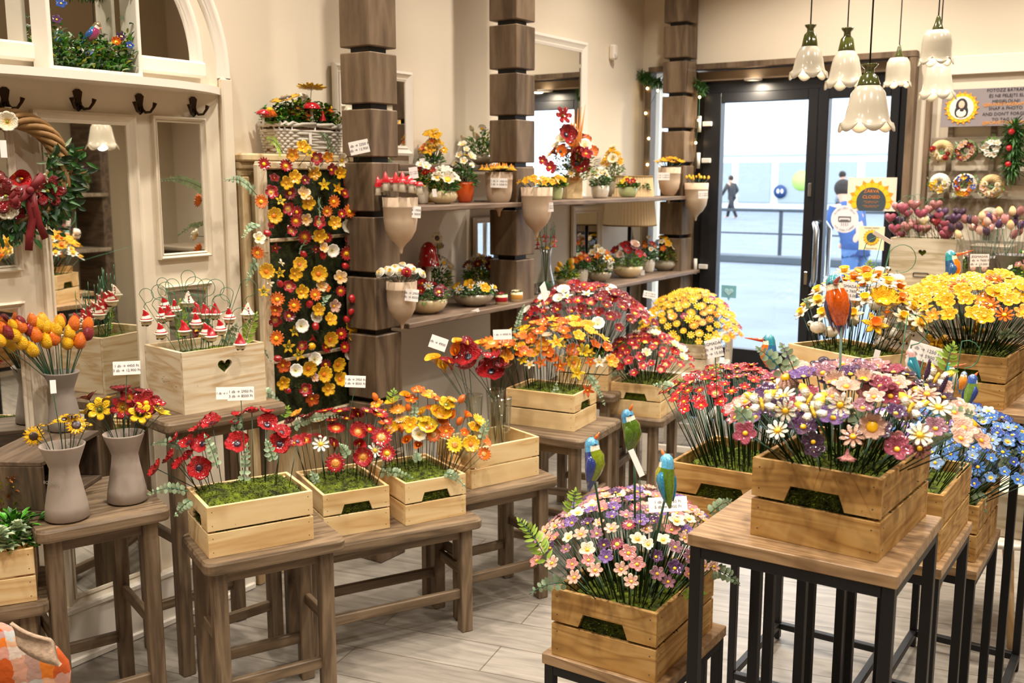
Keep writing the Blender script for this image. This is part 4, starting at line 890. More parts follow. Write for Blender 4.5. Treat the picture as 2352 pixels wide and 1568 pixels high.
def butterfly(p, nrm, r, col, label, group, base=None, name='ceramic_butterfly', edge=None):
    t = link(name, None, None, base if base is not None else p); tag(t, label, 'ceramic butterfly', group); off = V(p)-V(base if base is not None else p)
    k = ('bfly', col, edge)
    if k not in HC:
        ws = []
        for sg in (-1, 1):
            mb = MB()
            for ol, th in (([(.05, .0), (.25, .75), (.7, 1.0), (1.05, .85), (.95, .45), (.5, .05)], 0), ([(.05, .05), (.5, .05), (.85, -.25), (.7, -.65), (.35, -.6), (.1, -.2)], 0)):
                pts = [(sg*x, y) for x, y in ol]; n = len(pts); cx = sum(a for a, b in pts)/n; cy = sum(b for a, b in pts)/n
                vs = [(cx, cy, .12+.28*abs(cx))]+[(a, b, .32*abs(a)) for a, b in pts]+[(cx*.7+a*.3, cy*.7+b*.3, .30*abs(a*.3+cx*.7)-.07) for a, b in pts]
                fs = [(0, 1+i, 1+(i+1) % n) for i in range(n)]+[(1+i, 1+n+i, 1+n+(i+1) % n, 1+(i+1) % n) for i in range(n)]+[tuple(1+n+i for i in range(n))]
                mb.add(vs, fs)
            ws.append(mb.mesh('wing', petal('glaze_wing_'+(edge or col), FC[col][1], FC[col][2], FC[edge][1] if edge else FC[col][2], .3, .75)))
        HC[k] = ws+[MB().sweep([(0, -.45, .06), (0, -.1, .1), (0, .3, .1), (0, .5, .08)], [.06, .12, .11, .09], 8).mesh('body', fmat(edge or col))]
    q = Zq(nrm)@Quaternion((0, 0, 1), random.uniform(-.8, .8))
    for nm, me in zip(('wing', 'wing', 'body'), HC[k]): o = link(nm, me, t, off, q); o.scale = (r, r, r)
    if base is not None and off.length > .01:
        s = link('stem', STM, t, (0, 0, 0), Zq(off)); s.scale = (1, 1, off.length)
    return t
def bird(label, top, bot, t_, yaw, cap, wing, belly, cheek, beak='long', stake=None, group=None, lean=0, hang=None, tailc=None, mouth='E06A28'):
    """top/bot: pixel of crown and tail tip at depth t_; yaw: heading in degrees (0=+x)"""
    pt, pb = onD(top[0], top[1], t_), onD(bot[0], bot[1], t_); H = (pt-pb).length; ax = (pt-pb).normalized(); fd = dirv(yaw); fd = (fd-ax*fd.dot(ax)).normalized(); sd = ax.cross(fd)
    M = Matrix((fd, sd, ax)).transposed().to_4x4()
    o0 = V(stake) if stake is not None else pb
    t = thing('ceramic_bird', label, 'ceramic bird', o0, 0, group); off = pb-o0
    def put(nm, mb, m, par=t):
        o = mb.build(nm, m, par); o.matrix_local = Matrix.Translation(off)@M@Matrix.Scale(H, 4); return o
    gl = lambda c: mat('bird_glaze_'+c, c, .12, coat=1, noise_amt=.25, nscale=30)
    mb = MB(); mb.sweep([(-.13, 0, 0), (-.10, 0, .1), (-.07, 0, .22), (-.02, 0, .36), (.03, 0, .50), (.03, 0, .64), (0, 0, .74), (0, 0, .84), (.0, 0, .92), (0, 0, .985)], [.025, .055, .10, .155, .185, .18, .145, .135, .115, .045], 20, flat=.95, up=(1, 0, 0))
    mb.m = []; 
    for f in mb.f:
        c = sum((V(mb.v[i]) for i in f), V())/len(f); fx = c.x-(-.03 if c.z < .3 else .0)
        mb.m.append(1 if (fx > .035 and c.z < .74) else (2 if (c.z >= .70 and c.z < .85 and c.x > .0) else (0 if c.z > .7 else 3)))
    put('body', mb, [gl(cap), gl(belly), gl(cheek), gl(tailc or wing)])
    for s in (-1, 1):
        w = MB(); w.sweep([(-.10, s*.10, .12), (-.08, s*.13, .22), (-.04, s*.155, .38), (.0, s*.16, .52), (.02, s*.13, .64), (.02, s*.10, .68)], [.02, .045, .085, .10, .08, .03], 14, flat=.45, up=(1, 0, 0)); put('wing', w, gl(wing))
        e = MB().ball((.09, s*.085, .86), .020, 10, 8); put('eye', e, BLKG)
        ln = MB().sweep([(.115, s*.05, .845), (.09, s*.095, .85), (.04, s*.128, .845)], [.008, .009, .005], 6); put('eye_stripe', ln, gl('28323C'))
    bk = MB().sweep([(.09, 0, .855), (.2, 0, .865), (.52, 0, .93)] if beak == 'long' else [(.05, 0, .93), (.11, 0, 1.0), (.16, 0, 1.07)] if beak == 'up' else [(.10, 0, .83), (.15, 0, .825), (.20, 0, .81)], [.055, .04, .008] if beak == 'long' else [.04, .03, .006], 10)
    put('beak', bk, gl(mouth))
    if stake is not None:
        a = pb+(pt-pb)*.2+fd*H*.0; d = a-o0; s = link('stake', STM2, t, (0, 0, 0), Zq(d)); s.scale = (1, 1, d.length)
    if hang: # wire loop from above
        pts = [V(q)-o0 for q in hang]; MB().sweep(pts, .0012, 5).build('hanging_wire', STEML, t)
    return t
def wirecurve(base, top, r, side, end):
    """hooked wire: up from base, loop of radius r towards side, small curl at the end"""
    base, top, side = V(base), V(top), V(side).normalized(); c = top+side*r; pts = [base, base.lerp(top, .5), top]
    for i in range(1, 13):
        a = pi-i*(pi*1.15)/12; pts.append(c+side*(r*cos(a))+V((0, 0, 1))*(r*sin(a)))
    return pts
def gnome(p, h, style, base, r, sgn, label, group):
    t = thing('gnome_hanger', label, 'gnome ornament', base, 0, group); off = V(p)-V(base); sd = _rt*sgn
    k = ('gnome', style)
    if k not in HC:
        hat = MB(); hat.sweep([(0, 0, .30), (0, 0, .45), (.02, 0, .62), (.08, 0, .8), (.2, 0, .98)], [.36, .30, .2, .12, .035], 18)
        hm = [REDG, WHG]
        if style == 'stripe': hat.m = [1 if 0.40 < sum(hat.v[i][2] for i in f)/len(f) < .55 or sum(hat.v[i][2] for i in f)/len(f) > .9 else 0 for f in hat.f]
        if style == 'dots':
            hm = [WHG, REDG]
            for i in range(9): a = i*2.1; z = .38+.05*i; rr = .34-.42*(z-.3); hat.ball((rr*cos(a)+.03, rr*sin(a), z), (.055, .055, .05), 8, 6, 1)
        b = MB().ball((0, 0, .17), (.30, .30, .2), 16, 8)
        br = MB(); br.lathe([(.30, .27), (.40, .28), (.42, .33), (.36, .38), (.28, .36)], 18, rf=lambda a, i: 1+.05*sin(3*a))
        ft = MB(); [ft.ball((.12, s*.13, .03), (.13, .09, .06), 8, 6) for s in (-1, 1)]
        ns = MB().ball((.30, 0, .24), .06, 8, 6)
        HC[k] = [('hat', hat.mesh('hat', hm)), ('brim', br.mesh('brim', WHG)), ('body', b.mesh('body', GLZC)), ('feet', ft.mesh('feet', BLKG)), ('nose', ns.mesh('nose', GLZC))]
    rz = Euler((0, 0, atan2(-_fw.y, -_fw.x)+random.uniform(-.6, .6)))
    for nm, me in HC[k]: o = link(nm, me, t, off, rz); o.scale = (h, h, h)
    topc = off+V((0, 0, h*1.0)); c = topc-sd*0+V((0, 0, .012)); lp = []
    ctr = topc+V((0, 0, .02+r))-sd*r*.2
    for i in range(14): a = -pi*.5+ (i/13)*(pi*1.45); lp.append(ctr+sd*(-sgn*0+r*cos(a)*-1)*1+V((0, 0, r*sin(a))))
    cur = [topc+V((0, 0, -.004)), topc+V((0, 0, .006))+sd*.006, topc+V((0, 0, .016))]
    pts = cur+lp[0:]; last = pts[-1]; pts += [last.lerp(V((0, 0, 0)), q) for q in (.35, .7, 1.0)]
    MB().sweep(pts, .0011, 5).build('hooked_wire', STEML, t); return t
def sheep(p, s, yaw, label, group, base=None, wire=None):
    t = thing('ceramic_sheep', label, 'ceramic sheep', base if base is not None else p, 0, group); off = V(p)-V(base if base is not None else p); rz = Euler((0, 0, RD(yaw)))
    if 'sheep' not in HC:
        b = MB().ball((0, 0, 0), (1, .78, .78), 20, 14); b.v = [tuple(V(v)*(1+.07*noise.noise(V(v)*5))) for v in b.v]; 
        h = MB().ball((.95, 0, .45), (.42, .38, .36), 12, 9); f = MB().ball((1.22, 0, .38), (.25, .26, .24), 12, 8)
        e = MB(); [e.ball((.95, q*.42, .5), (.14, .2, .09), 8, 6) for q in (-1, 1)]; l = MB(); [l.sweep([(x, y, -.6), (x, y, -.95)], .13, 8) for x in (-.4, .45) for y in (-.3, .3)]
        HC['sheep'] = [('body', b.mesh('body', WHG)), ('wool_cap', h.mesh('wool_cap', WHG)), ('face', f.mesh('face', BLKG)), ('ears', e.mesh('ears', BLKG)), ('legs', l.mesh('legs', BLKG))]
    for nm, me in HC['sheep']: o = link(nm, me, t, off, rz); o.scale = (s, s, s)
    if wire: MB().sweep([V(q)-V(base if base is not None else p) for q in wire], .0012, 5).build('hooked_wire', STEML, t)
    elif base is not None: s_ = link('stem', STM, t, (0, 0, 0), Zq(off)); s_.scale = (1, 1, off.length)
    return t
# ================================================================ FLOWERS IN THE CRATES
UP = V((0, 0, 1))
def slant(key, back=.75, zoff=.13):
    """plane over a crate that rises away from the viewer"""
    c = cpt(key, .5, .5); n = (-_fw+UP*back).normalized(); return (c+UP*zoff, n)
# A red poppies
p0, n0 = slant('A', .55, .14)
stakes('A', [(700,350,'poppy','red_black',98,.45),(570,390,'poppy','red_black',72,.2),(385,480,'poppy','red_black',62,.1),(500,510,'poppy','red_black',82,.4),(620,520,'poppy','red_black',98,.55),(345,640,'poppy','red_black',78,.1),(228,735,'poppy','red_black',88,.12),(430,690,'poppy','red_black',76,.3),(588,725,'poppy','red_black',105,1.0),(505,625,'poppy','red_black',60,.3),
 (915,520,'poppy','red_black',106,.6),(1170,360,'poppy','red_black',98,.45),(1290,425,'poppy','red_black',80,.4),(1278,520,'poppy','red_black',98,.75),(930,275,'poppy','red_black',66,.2),(1040,250,'poppy','red_black',70,.15),(1160,250,'poppy','red_black',70,.15),(1430,500,'poppy','red_black',60,.4),(890,340,'poppy','red_black',45,.3)],
 p0, n0, 'the red poppy crate', 'ceramic poppies in the nearest pine crate', (3.733, 300, 880), 1, tiltc=.5, seed=1, lean=1.2)
# B red gerberas, poppies, callas
p0, n0 = slant('B', .6, .14)
stakes('B', [(470,440,'gerbera_seed','red_yellow',82,.35),(465,725,'gerbera_seed','red_yellow',86,.9),(650,470,'poppy_yellow','red_yellow',78,.6),(660,560,'calla','scarlet',72,.6),(690,675,'poppy_yellow','red_yellow',84,.95),(840,515,'gerbera_seed','red_yellow',92,.6),(888,645,'gerbera','red_yellow',76,.8),(745,450,'gerbera','red',62,.4),
 (345,570,'daisy','white',78,.6),(790,620,'daisy','white',70,.75),(650,320,'calla','dark_red',76,.6),(620,275,'calla','dark_red',70,.3),(455,560,'calla','dark_red',62,.2),(380,305,'gerbera','red_yellow',84,.1),(500,305,'gerbera','red',78,.12),(820,325,'gerbera','red_yellow',84,.25),(250,350,'poppy','dark_red',80,.1),(150,330,'primrose','orange_yellow',62,.2),(100,390,'poppy','dark_red',56,.2),
 (220,540,'primrose','red_yellow',66,.5),(330,500,'calla','dark_red',52,.3),(130,560,'primrose','red',55,.5),(720,300,'gerbera','dark_red',60,.15),(560,360,'gerbera','red',60,.2),(440,380,'primrose','red_cream',56,.2),(330,380,'aster','cream',60,.15),(880,380,'gerbera_seed','red',60,.3),(800,300,'gerbera','dark_red',50,.2),(560,300,'primrose','dark_red',50,.15)],
 p0, n0, 'the red gerbera crate', 'red ceramic flowers in the left crate of the low bench', (3.563, 640, 860), 1, seed=2)
# C yellow and orange
p0, n0 = slant('C', .6, .15)
stakes('C', [(1075,415,'primrose','yellow',78,.75),(1220,430,'poppy_yellow','lemon',84,.5),(1150,490,'bindweed','cream',64,.8),(1268,490,'gerbera_seed','orange',72,.85),(1372,465,'primrose','orange',68,.8),(1442,575,'gerbera_seed','lemon',76,.8),(1572,570,'petunia','yellow',76,.75),(1682,650,'gerbera_seed','orange',62,.6),(1045,530,'calla','orange',58,.6),(1142,570,'calla','orange',58,.6),
 (1320,340,'poppy_yellow','yellow',98,.25),(1045,160,'calla','yellow',62,.5),(1140,140,'primrose','orange',62,.3),(1220,180,'primrose','orange_yellow',70,.3),(975,290,'gerbera_seed','orange_yellow',76,.35),(1085,215,'primrose','orange',60,.4),(1550,320,'calla','orange',68,.5),(1480,230,'tulip','orange',38,.1),(1465,410,'tulip','orange',38,.1),(1010,470,'tulip','orange',36,.1),(1370,250,'primrose','yellow_green',74,.4),(930,240,'bindweed','yellow',62,.2),
 (1165,300,'calla','gold',52,.4),(810,255,'primrose','orange_yellow',60,.4),(800,210,'tulip','orange',34,.1),(1640,385,'gerbera','yellow',78,.3),(880,400,'primrose','orange',66,.2),(935,460,'poppy_yellow','yellow',80,.3),(1690,560,'bindweed','orange',50,.3),(1290,210,'primrose','orange',55,.2),(1420,210,'gerbera','orange_yellow',50,.2),(1060,300,'tulip','orange',34,.1),(1590,440,'primrose','yellow',60,.3),(1420,330,'calla','orange',46,.4),(1180,380,'primrose','yellow',52,.3),(1000,370,'gerbera','peach',56,.3),(850,320,'primrose','yellow',52,.2),(1250,280,'gerbera','orange',55,.2),(1520,480,'primrose','orange',44,.4),(1340,390,'bindweed','orange',50,.4)],
 p0, n0, 'the low bench yellow crate', 'yellow and orange ceramic flowers on the low bench', (3.563, 640, 860), 1, seed=3)
# D orange / yellow dense
dome('D', 26, [('primrose','orange',3),('star','yellow',2),('primrose','yellow',2),('bindweed','orange_yellow',2)], .93, 1.0, .22, .13, 'the middle orange crate', 'orange and yellow ceramic flowers in the middle crate', 31, r=.033, off=(.0, .06), camb=.3)
p0, n0 = slant('D', .55, .17)
stakes('D', [(880,440,'primrose','orange',52,.5),(960,480,'primrose','orange_yellow',62,.6),(1095,475,'star','yellow_green',50,.6),(1000,535,'primrose','orange',56,.5),(1180,520,'petunia','orange',56,.6),(1255,525,'lily','lemon',56,.6),(910,545,'poppy_yellow','yellow',55,.3),(820,540,'primrose','orange',60,.4),(945,605,'star','orange',52,.8),(1030,580,'petunia','orange',50,.3),(1085,630,'star','orange',58,.9),(1185,605,'petunia','yellow',54,.9),(1210,680,'star','lemon',62,1.),
 (1285,805,'star','deep_orange',54,.95),(1305,600,'star','orange',46,.8),(1370,600,'star','white',52,.9),(1455,600,'primrose','orange_yellow',56,.6),(870,620,'star','cream',46,.5),(820,590,'star','lemon',46,.5),(700,570,'primrose','orange',52,.4),(640,490,'gerbera_seed','orange',70,.3),(600,470,'gerbera_seed','orange_yellow',74,.2),(740,480,'primrose','orange_yellow',50,.3),(1340,470,'trumpet','orange',44,.3),(1420,500,'primrose','orange',46,.5),(1160,570,'star','orange_yellow',46,.4),(860,480,'star','yellow_green',48,.4),(1300,530,'star','yellow',45,.5),(1060,380,'primrose','yellow',46,.2),(930,390,'primrose','orange',50,.2),(1240,440,'trumpet','orange',40,.2),(990,420,'bindweed','cream',45,.2),(800,500,'bindweed','yellow',48,.3),(1130,430,'primrose','orange',48,.2)],
 p0, n0, 'the middle orange crate', 'orange and yellow ceramic flowers in the middle crate', (3.136, 940, 640), 1, seed=4)
# E dark red / white
dome('E', 112, [('primrose','dark_red',3),('trumpet','dark_red',2),('gerbera','red',2),('primrose','red_cream',2),('star','white',1.6),('bindweed','white',1.2),('star','red',1.5),('poppy','red_black',.5),('blossom','orange',.3)], .93, 1.09, .31, .27, 'the dark-red-and-white crate', 'dark red and white ceramic flowers behind the middle crate', 5, r=.030, tilt=1.1, off=(-.03, .02), camb=.35)
# G small red with white tulips
dome('G', 92, [('blossom','red',4),('trumpet','scarlet',1.2),('cup','white_yellow',.9),('cup','red_yellow',1),('primrose','red_cream',1.5),('calla','red',.6)], .74, .88, .21, .24, 'the red-and-white tulip crate', 'small red ceramic flowers with white tulips', 6, r=.024, tilt=1.1, camb=.35)
# F small yellow daisies
dome('F', 190, [('aster','yellow',5),('daisy','lemon',3),('blossom6','gold',2),('daisy','orange_yellow',1.5),('blossom','rose',.6),('aster','orange_yellow',1)], .74, .98, .29, .34, 'the far yellow daisy crate', 'small yellow ceramic daisies near the door', 7, r=.0245, tilt=1.3, camb=.5)
# H small red flowers
dome('H', 120, [('blossom6','red',3),('daisy','red_yellow',2.2),('blossom','scarlet',3),('primrose','red_cream',1),('blossom6','dark_red',1.5),('blossom','pale_pink',.25)], 1.045, 1.125, .20, .20, 'the small-red-flower crate', 'small red ceramic flowers behind the nearest side table', 8, r=.0175, tilt=1.0, off=(-.01, 0), camb=.12)
for (x, y, fx) in ((1700,1176,0),(1488,973,0)): pass
# I pink / purple
dome('I', 92, [('blossom','pale_pink',2.2),('primrose','rose',2),('blossom','dark_purple',2.8),('daisy','white_yellow',1),('primrose','pale_mauve',1.4),('cup','pale_pink',.8),('cone','pale_pink',.9),('blossom','pink',1.6),('primrose','lilac',.7),('blossom6','rose_brown',.6),('daisy','pale_pink',.8),('primrose','purple',1.8)], 1.14, 1.245, .235, .215, 'the pink-purple crate', 'pink and purple ceramic flowers in the nearest right-hand crate', 9, r=.0235, tilt=.9, camb=.28, off=(.01, 0))
pI = onD(1930, 1000, 1.88)
def single(key, px, py, t, kind, col, r, f, where_, desc, grp, stem=STM, spin=None):
    p = onD(px, py, t); c = cpt(key, .5, .5); out = V((p.x-c.x, p.y-c.y, 0)); cd = (CAM-p).normalized(); b = cpt(key, .5+max(-.4, min(.4, out.dot(dirv(CR[key]['ang']))/CR[key]['L1']*.7)), .5+max(-.4, min(.4, out.dot(dirv(CR[key]['ang']+90))/CR[key]['L2']*.7)))
    return flower(kind, col, b, p, UP*(1-f)+out*2+cd*f*1.4, r, where_+' of '+desc, grp, stem, spin)
gI = 'pink and purple ceramic flowers in the nearest right-hand crate'
for it in ((1804,943,1.72,'daisy','white_yellow',.021,.9),(1930,930,1.74,'daisy','white_yellow',.023,.8),(2003,980,1.72,'cup','pale_pink',.024,.75),(1868,1015,1.70,'primrose','dark_purple',.020,.75),(2055,1013,1.74,'primrose','pink',.020,.9),(2112,1030,1.76,'daisy','rose_brown',.020,.8),(1712,995,1.70,'blossom','rose',.022,.5),(2095,930,1.80,'cone','rose',.02,.3),(1825,840,2.0,'blossom','pale_pink',.02,.4),
           (1918,880,1.85,'cup','pale_pink',.022,.3),(2045,910,1.8,'primrose','rose',.024,.5),(1805,865,1.9,'cone','pale_pink',.022,.1),(1995,875,1.9,'blossom','dark_purple',.023,.3),(2065,875,1.9,'daisy','white_yellow',.023,.4),(2118,1000,1.8,'blossom','cream',.021,.6),(2165,890,1.9,'blossom','pale_pink',.021,.5),(1760,900,1.85,'blossom','purple',.021,.3),(1990,905,1.82,'blossom','pink',.019,.6)):
    single('I', *it, 'standing out at the front', 'the pink-purple crate', gI)
t = single('I', 1946, 1052, 1.70, 'trumpet', 'pink', .016, 0, 'hanging low at the rim', 'the pink-purple crate', gI); h = t.children[0]; h.rotation_quaternion = Zq((0, 0, -1))
for it in ((1810,830,2.0,'lilac','upright at the left'),(2125,870,1.86,'purple','leaning over the right'),(2110,848,2.0,'rose','leaning over the far right'),(2158,905,1.86,'purple','short, at the right edge')):
    f_ = single('I', it[0], it[1], it[2], 'lavender', it[3], .012, 0, it[4], 'the pink-purple crate', gI)
for (px, py, t_) in ((1750,930,1.72),(1858,920,1.78),(1868,948,1.74),(2090,940,1.76),(2150,870,1.9)):
    p = onD(px, py, t_); butterfly(p, UP*.6+(CAM-p).normalized()*.8, .026, 'white', 'white ceramic butterfly with yellow wing edges above the pink and purple flower crate', 'white butterflies above the pink and purple crate', cpt('I', .5, .4), edge='lemon')
# J pale pink small
dome('J', 165, [('blossom6','pale_pink',3),('blossom','pink',2.7),('primrose','lilac',1.8),('blossom','cream',.8),('aster','rose',1.2),('blossom6','pale_mauve',1.5),('primrose','purple',1.0),('cup','pale_pink',.6)], .80, .915, .215, .225, 'the pale pink flower crate', 'small pale pink ceramic flowers in the lowest front crate', 10, r=.0165, tilt=1.15, camb=.2, off=(-.005, 0))
# K1 stems with pale purple; K2 blue
dome('K1', 66, [('blossom','lilac',2),('blossom6','blue',2.5),('blossom','light_blue',2),('blossom','white',.7)], .985, 1.06, .16, .17, 'the second right-hand crate', 'ceramic flowers in the second crate on the right', 11, r=.017, camb=.3, off=(.02, 0))
dome('K2', 140, [('blossom','blue',3),('blossom6','light_blue',2),('blossom','deep_blue',1.5),('daisy','blue',1),('blossom','white_yellow',.6),('blossom','yellow_blue',1.4)], .83, .98, .20, .24, 'the blue flower crate', 'blue ceramic flowers in the lowest right-hand crate', 12, r=.0185, tilt=1.1, camb=.4, off=(.05, 0))
for (px, py, t_) in ((2255,1095,2.75),(2290,1080,2.8),(2315,1020,2.9)):
    p = onD(px, py, t_); butterfly(p, UP*.5+(CAM-p).normalized(), .024, 'light_blue', 'pale blue ceramic butterfly above the blue flower crate', 'pale blue butterflies above the blue crate', cpt('K2', .6, .4))
# M yellow
dome('M', 118, [('primrose','yellow',3),('blossom','gold',2.2),('star','yellow',1.5),('blossom6','orange_yellow',1.3),('aster','lemon',1),('daisy','orange',.7),('bindweed','yellow',1)], 1.205, 1.305, .26, .25, 'the right-edge yellow crate', 'yellow ceramic flowers in the crate at the right edge', 13, r=.027, tilt=1.0, camb=.4, off=(.02, 0))
for (px, py, t_) in ((2105,745,3.05),(2150,790,3.0),(2265,700,3.2),(2240,760,3.1)):
    p = onD(px, py, t_); butterfly(p, UP*.4+(CAM-p).normalized(), .03, 'gold', 'golden ceramic butterfly above the yellow flower crate', 'golden butterflies above the yellow crate', cpt('M', .4, .4))
# L daffodils and sheep
dome('L', 44, [('daffodil','yellow',3),('daffodil','white',3),('daffodil','cream_yellow',1.5),('cup','yellow',.6)], 1.17, 1.31, .20, .16, 'the daffodil crate', 'ceramic daffodils near the door', 14, r=.036, tilt=1.0, camb=.35, off=(0, .02))
for (px, py, yw, s) in ((1878,752,200,.020),(1908,762,190,.019),(2027,790,120,.021),(2050,765,60,.019),(2012,700,150,.020),(2035,745,90,.018),(1960,735,200,.017),(2075,775,20,.018)):
    p = onD(px, py, 3.08); sheep(p, s*1.2, yw+random.uniform(-30, 30), 'white ceramic sheep with a black face on a wire among the daffodils', 'sheep among the daffodils', cpt('L', .5+(px-1960)/400, .4))
for (px, py, yw, hk) in ((2020,625,10,(-1)),(2062,642,170,1)):
    p = onD(px, py, 3.25); b = cpt('L', .6, .6); r = .045; c = p+UP*(.055)+_rt*(r*.2*hk)
    w = [p+UP*.018, p+UP*.03-_rt*.008]+[c+_rt*(r*cos(-pi/2+a))*hk+UP*(r*sin(-pi/2+a)+.012) for a in [i*.42 for i in range(0, 11)]]+[b]
    sheep(p, .024, yw, 'white ceramic sheep hanging highest from a curled wire above the daffodils, '+('left one' if hk < 0 else 'right one'), None, b, w)
# ================================================================ GREENERY IN AND AROUND THE CRATES
k = 0
for (kind, a, b, key, lab) in (
 ('e',(430,1030),(345,1022),'A','grey-green eucalyptus sprig reaching left from the upper left of the poppy crate'),
 ('e',(432,1128),(335,1138),'A','long grey-green eucalyptus sprig stretching left over the vase stool from the poppy crate'),
 ('e',(440,1148),(400,1190),'A','short eucalyptus sprig hanging down beside the left end of the poppy crate'),
 ('e',(560,1110),(568,1020),'A','upright eucalyptus sprig in the middle of the poppy crate'),
 ('e',(540,1000),(552,950),'A','small eucalyptus sprig at the top of the red poppies'),
 ('e',(628,1060),(610,1010),'A','eucalyptus sprig at the right of the poppy crate'),
 ('e',(500,1075),(470,1000),'A','eucalyptus sprig behind the front poppies'),
 ('e',(665,985),(790,960),'B','trailing light green sprig across the top left of the red gerbera crate'),
 ('f',(650,960),(662,935),'B','yellow-green fern tip between the poppy crate and the gerbera crate'),
 ('e',(728,1110),(715,1085),'B','small eucalyptus tuft at the front left of the gerbera crate'),
 ('e',(800,1050),(780,1020),'B','eucalyptus tuft in the middle of the gerbera crate'),
 ('e',(870,1085),(960,1108),'C','light green sprig draped over the front left corner of the yellow flower crate'),
 ('e',(1020,1085),(1070,1120),'C','grey-green sprig draped over the front right corner of the yellow flower crate'),
 ('f',(900,930),(905,895),'C','fern tip standing at the back left of the yellow flower crate'),
 ('e',(950,970),(955,920),'C','eucalyptus sprig among the yellow and orange flowers'),
 ('e',(960,1060),(955,1040),'C','small sprig above the moss of the yellow flower crate'),
 ('e',(1105,1010),(1122,965),'C','eucalyptus sprig at the right of the yellow flower crate'),
 ('e',(1275,925),(1278,880),'D','grey sprig hanging over the front of the middle orange crate'),
 ('e',(1350,860),(1390,935),'D','long eucalyptus sprig trailing down at the right of the middle orange crate'),
 ('e',(1370,875),(1438,862),'E','grey-green sprig lying along the crate of dark red flowers'),
 ('f',(1410,800),(1500,805),'E','light green fern to the right below the dark red flowers'),
 ('f',(1215,790),(1235,745),'E','fern at the left edge of the dark red flowers'),
 ('f',(1345,730),(1350,690),'E','fern tip standing up in the middle of the dark red flowers'),
 ('e',(1180,790),(1205,700),'E','dusky green fern behind the first orange flowers'),
 ('f',(1530,720),(1545,700),'F','fern tip in the small yellow daisies'),
 ('e',(1560,900),(1500,885),'H','pale grey sprig at the far left of the small red flowers'),
 ('f',(1625,890),(1650,840),'H','light green sprig at the top of the small red flowers'),
 ('e',(1690,880),(1712,845),'H','yellow-green sprig at the back of the small red flowers'),
 ('f',(1590,900),(1560,875),'H','small fern above the left of the small red flowers'),
 ('f',(1710,950),(1700,925),'H','bright sprig at the right of the small red flowers'),
 ('e',(1800,860),(1735,800),'I','leafy eucalyptus sprig rising at the left of the pink and purple crate'),
 ('e',(1830,870),(1790,790),'I','tall eucalyptus sprig beside the left kingfisher'),
 ('f',(2170,860),(2190,790),'I','light fern rising right of the pink and purple flowers'),
 ('e',(2130,960),(2260,965),'I','long eucalyptus sprig stretching right over the blue flowers'),
 ('e',(2130,1005),(2235,1000),'I','second eucalyptus sprig stretching right, below the longest one'),
 ('e',(1930,975),(1900,900),'I','eucalyptus sprig in the middle of the pink and purple crate'),
 ('e',(1980,980),(1950,940),'I','small eucalyptus tuft in the front middle of the pink and purple crate'),
 ('e',(1720,975),(1690,940),'I','pale sprig between the small red and the pink flowers'),
 ('f',(1262,1300),(1190,1195),'J','tall yellow-green fern rising left of the pale pink crate'),
 ('e',(1300,1340),(1215,1365),'J','eucalyptus sprig spreading left from the rim of the pale pink crate'),
 ('f',(1315,1190),(1322,1125),'J','light fern standing at the back left of the pale pink flowers'),
 ('e',(1470,1250),(1445,1215),'J','fern tuft in the middle of the pale pink flowers'),
 ('e',(1545,1245),(1560,1205),'J','second fern tuft in the middle right of the pale pink flowers'),
 ('e',(1630,1180),(1680,1150),'J','light green sprig at the right back of the pale pink flowers'),
 ('e',(1640,1310),(1700,1345),'J','ivy-like sprig hanging right under the side table'),
 ('f',(1585,1345),(1605,1400),'J','light fern hanging over the right rim of the pale pink crate'),
 ('e',(1380,1300),(1330,1295),'J','eucalyptus sprig at the left of the pale pink flowers'),
 ('e',(2240,1130),(2265,1180),'K2','grey-green sprig over the front rim of the blue flower crate'),
 ('e',(2300,1080),(2340,1030),'K2','grey sprig at the right of the blue flowers'),
 ('e',(1870,700),(1845,690),'L','small eucalyptus sprig at the left of the daffodils'),
 ('f',(1985,650),(2000,600),'L','light fern among the top daffodils'),
 ('e',(2060,760),(2090,700),'L','eucalyptus sprig at the right of the daffodils'),
 ('f',(2185,690),(2165,655),'M','bright fern at the top left of the yellow flowers'),
 ('f',(2180,660),(2240,650),'M','bright fern arching beneath the tall kingfisher'),
 ('f',(2290,690),(2285,635),'M','bright fern in front of the small kingfisher'),
 ('e',(2290,770),(2345,775),'M','eucalyptus sprig at the right edge of the yellow flowers'),
 ('e',(2150,740),(2120,710),'M','eucalyptus sprig at the left of the yellow flowers')):
    k += 1; c = cpt(key, .5, .5, .1); dx = (a[0]-pix(c)[0])/FPX*(c-CAM).dot(_f)
    pl = c-_fw*(.10 if a[1] > pix(c)[1]-20 else -.02); sprigpx(kind, a, b, pl, lab, seed=k, w=1.15 if kind == 'e' else 1.25)
# ================================================================ BIRDS
bird('large kingfisher on a stake facing the viewer, above the pink and purple flowers', (1912,628), (1937,775), 1.86, -62, '3A8C96', '28305E', 'D2580E', 'E8DCC0', 'long', cpt('I', .45, .5), 'kingfishers on stakes', mouth='C03A1C')
bird('kingfisher facing left with a long beak, behind the small red flowers', (1765,765), (1772,868), 2.15, 195, '2C8C9C', '2A6A9A', 'D86A14', 'F0E4C8', 'long', cpt('H', .85, .75), 'kingfishers on stakes', mouth='D2502A')
bird('kingfisher with an orange beak pointing up right, above the yellow flowers', (2183,573), (2190,665), 3.1, 20, '2C96A0', '2C5A8C', 'E87C18', 'F4E6C0', 'long', cpt('M', .45, .55), 'kingfishers on stakes', mouth='E0682C')
bird('smaller kingfisher half hidden by fern at the right edge, facing left', (2285,632), (2272,700), 3.2, 200, '3A9A98', '2C5A9C', 'E06A18', 'F0E4C8', 'short', cpt('M', .75, .55), 'kingfishers on stakes')
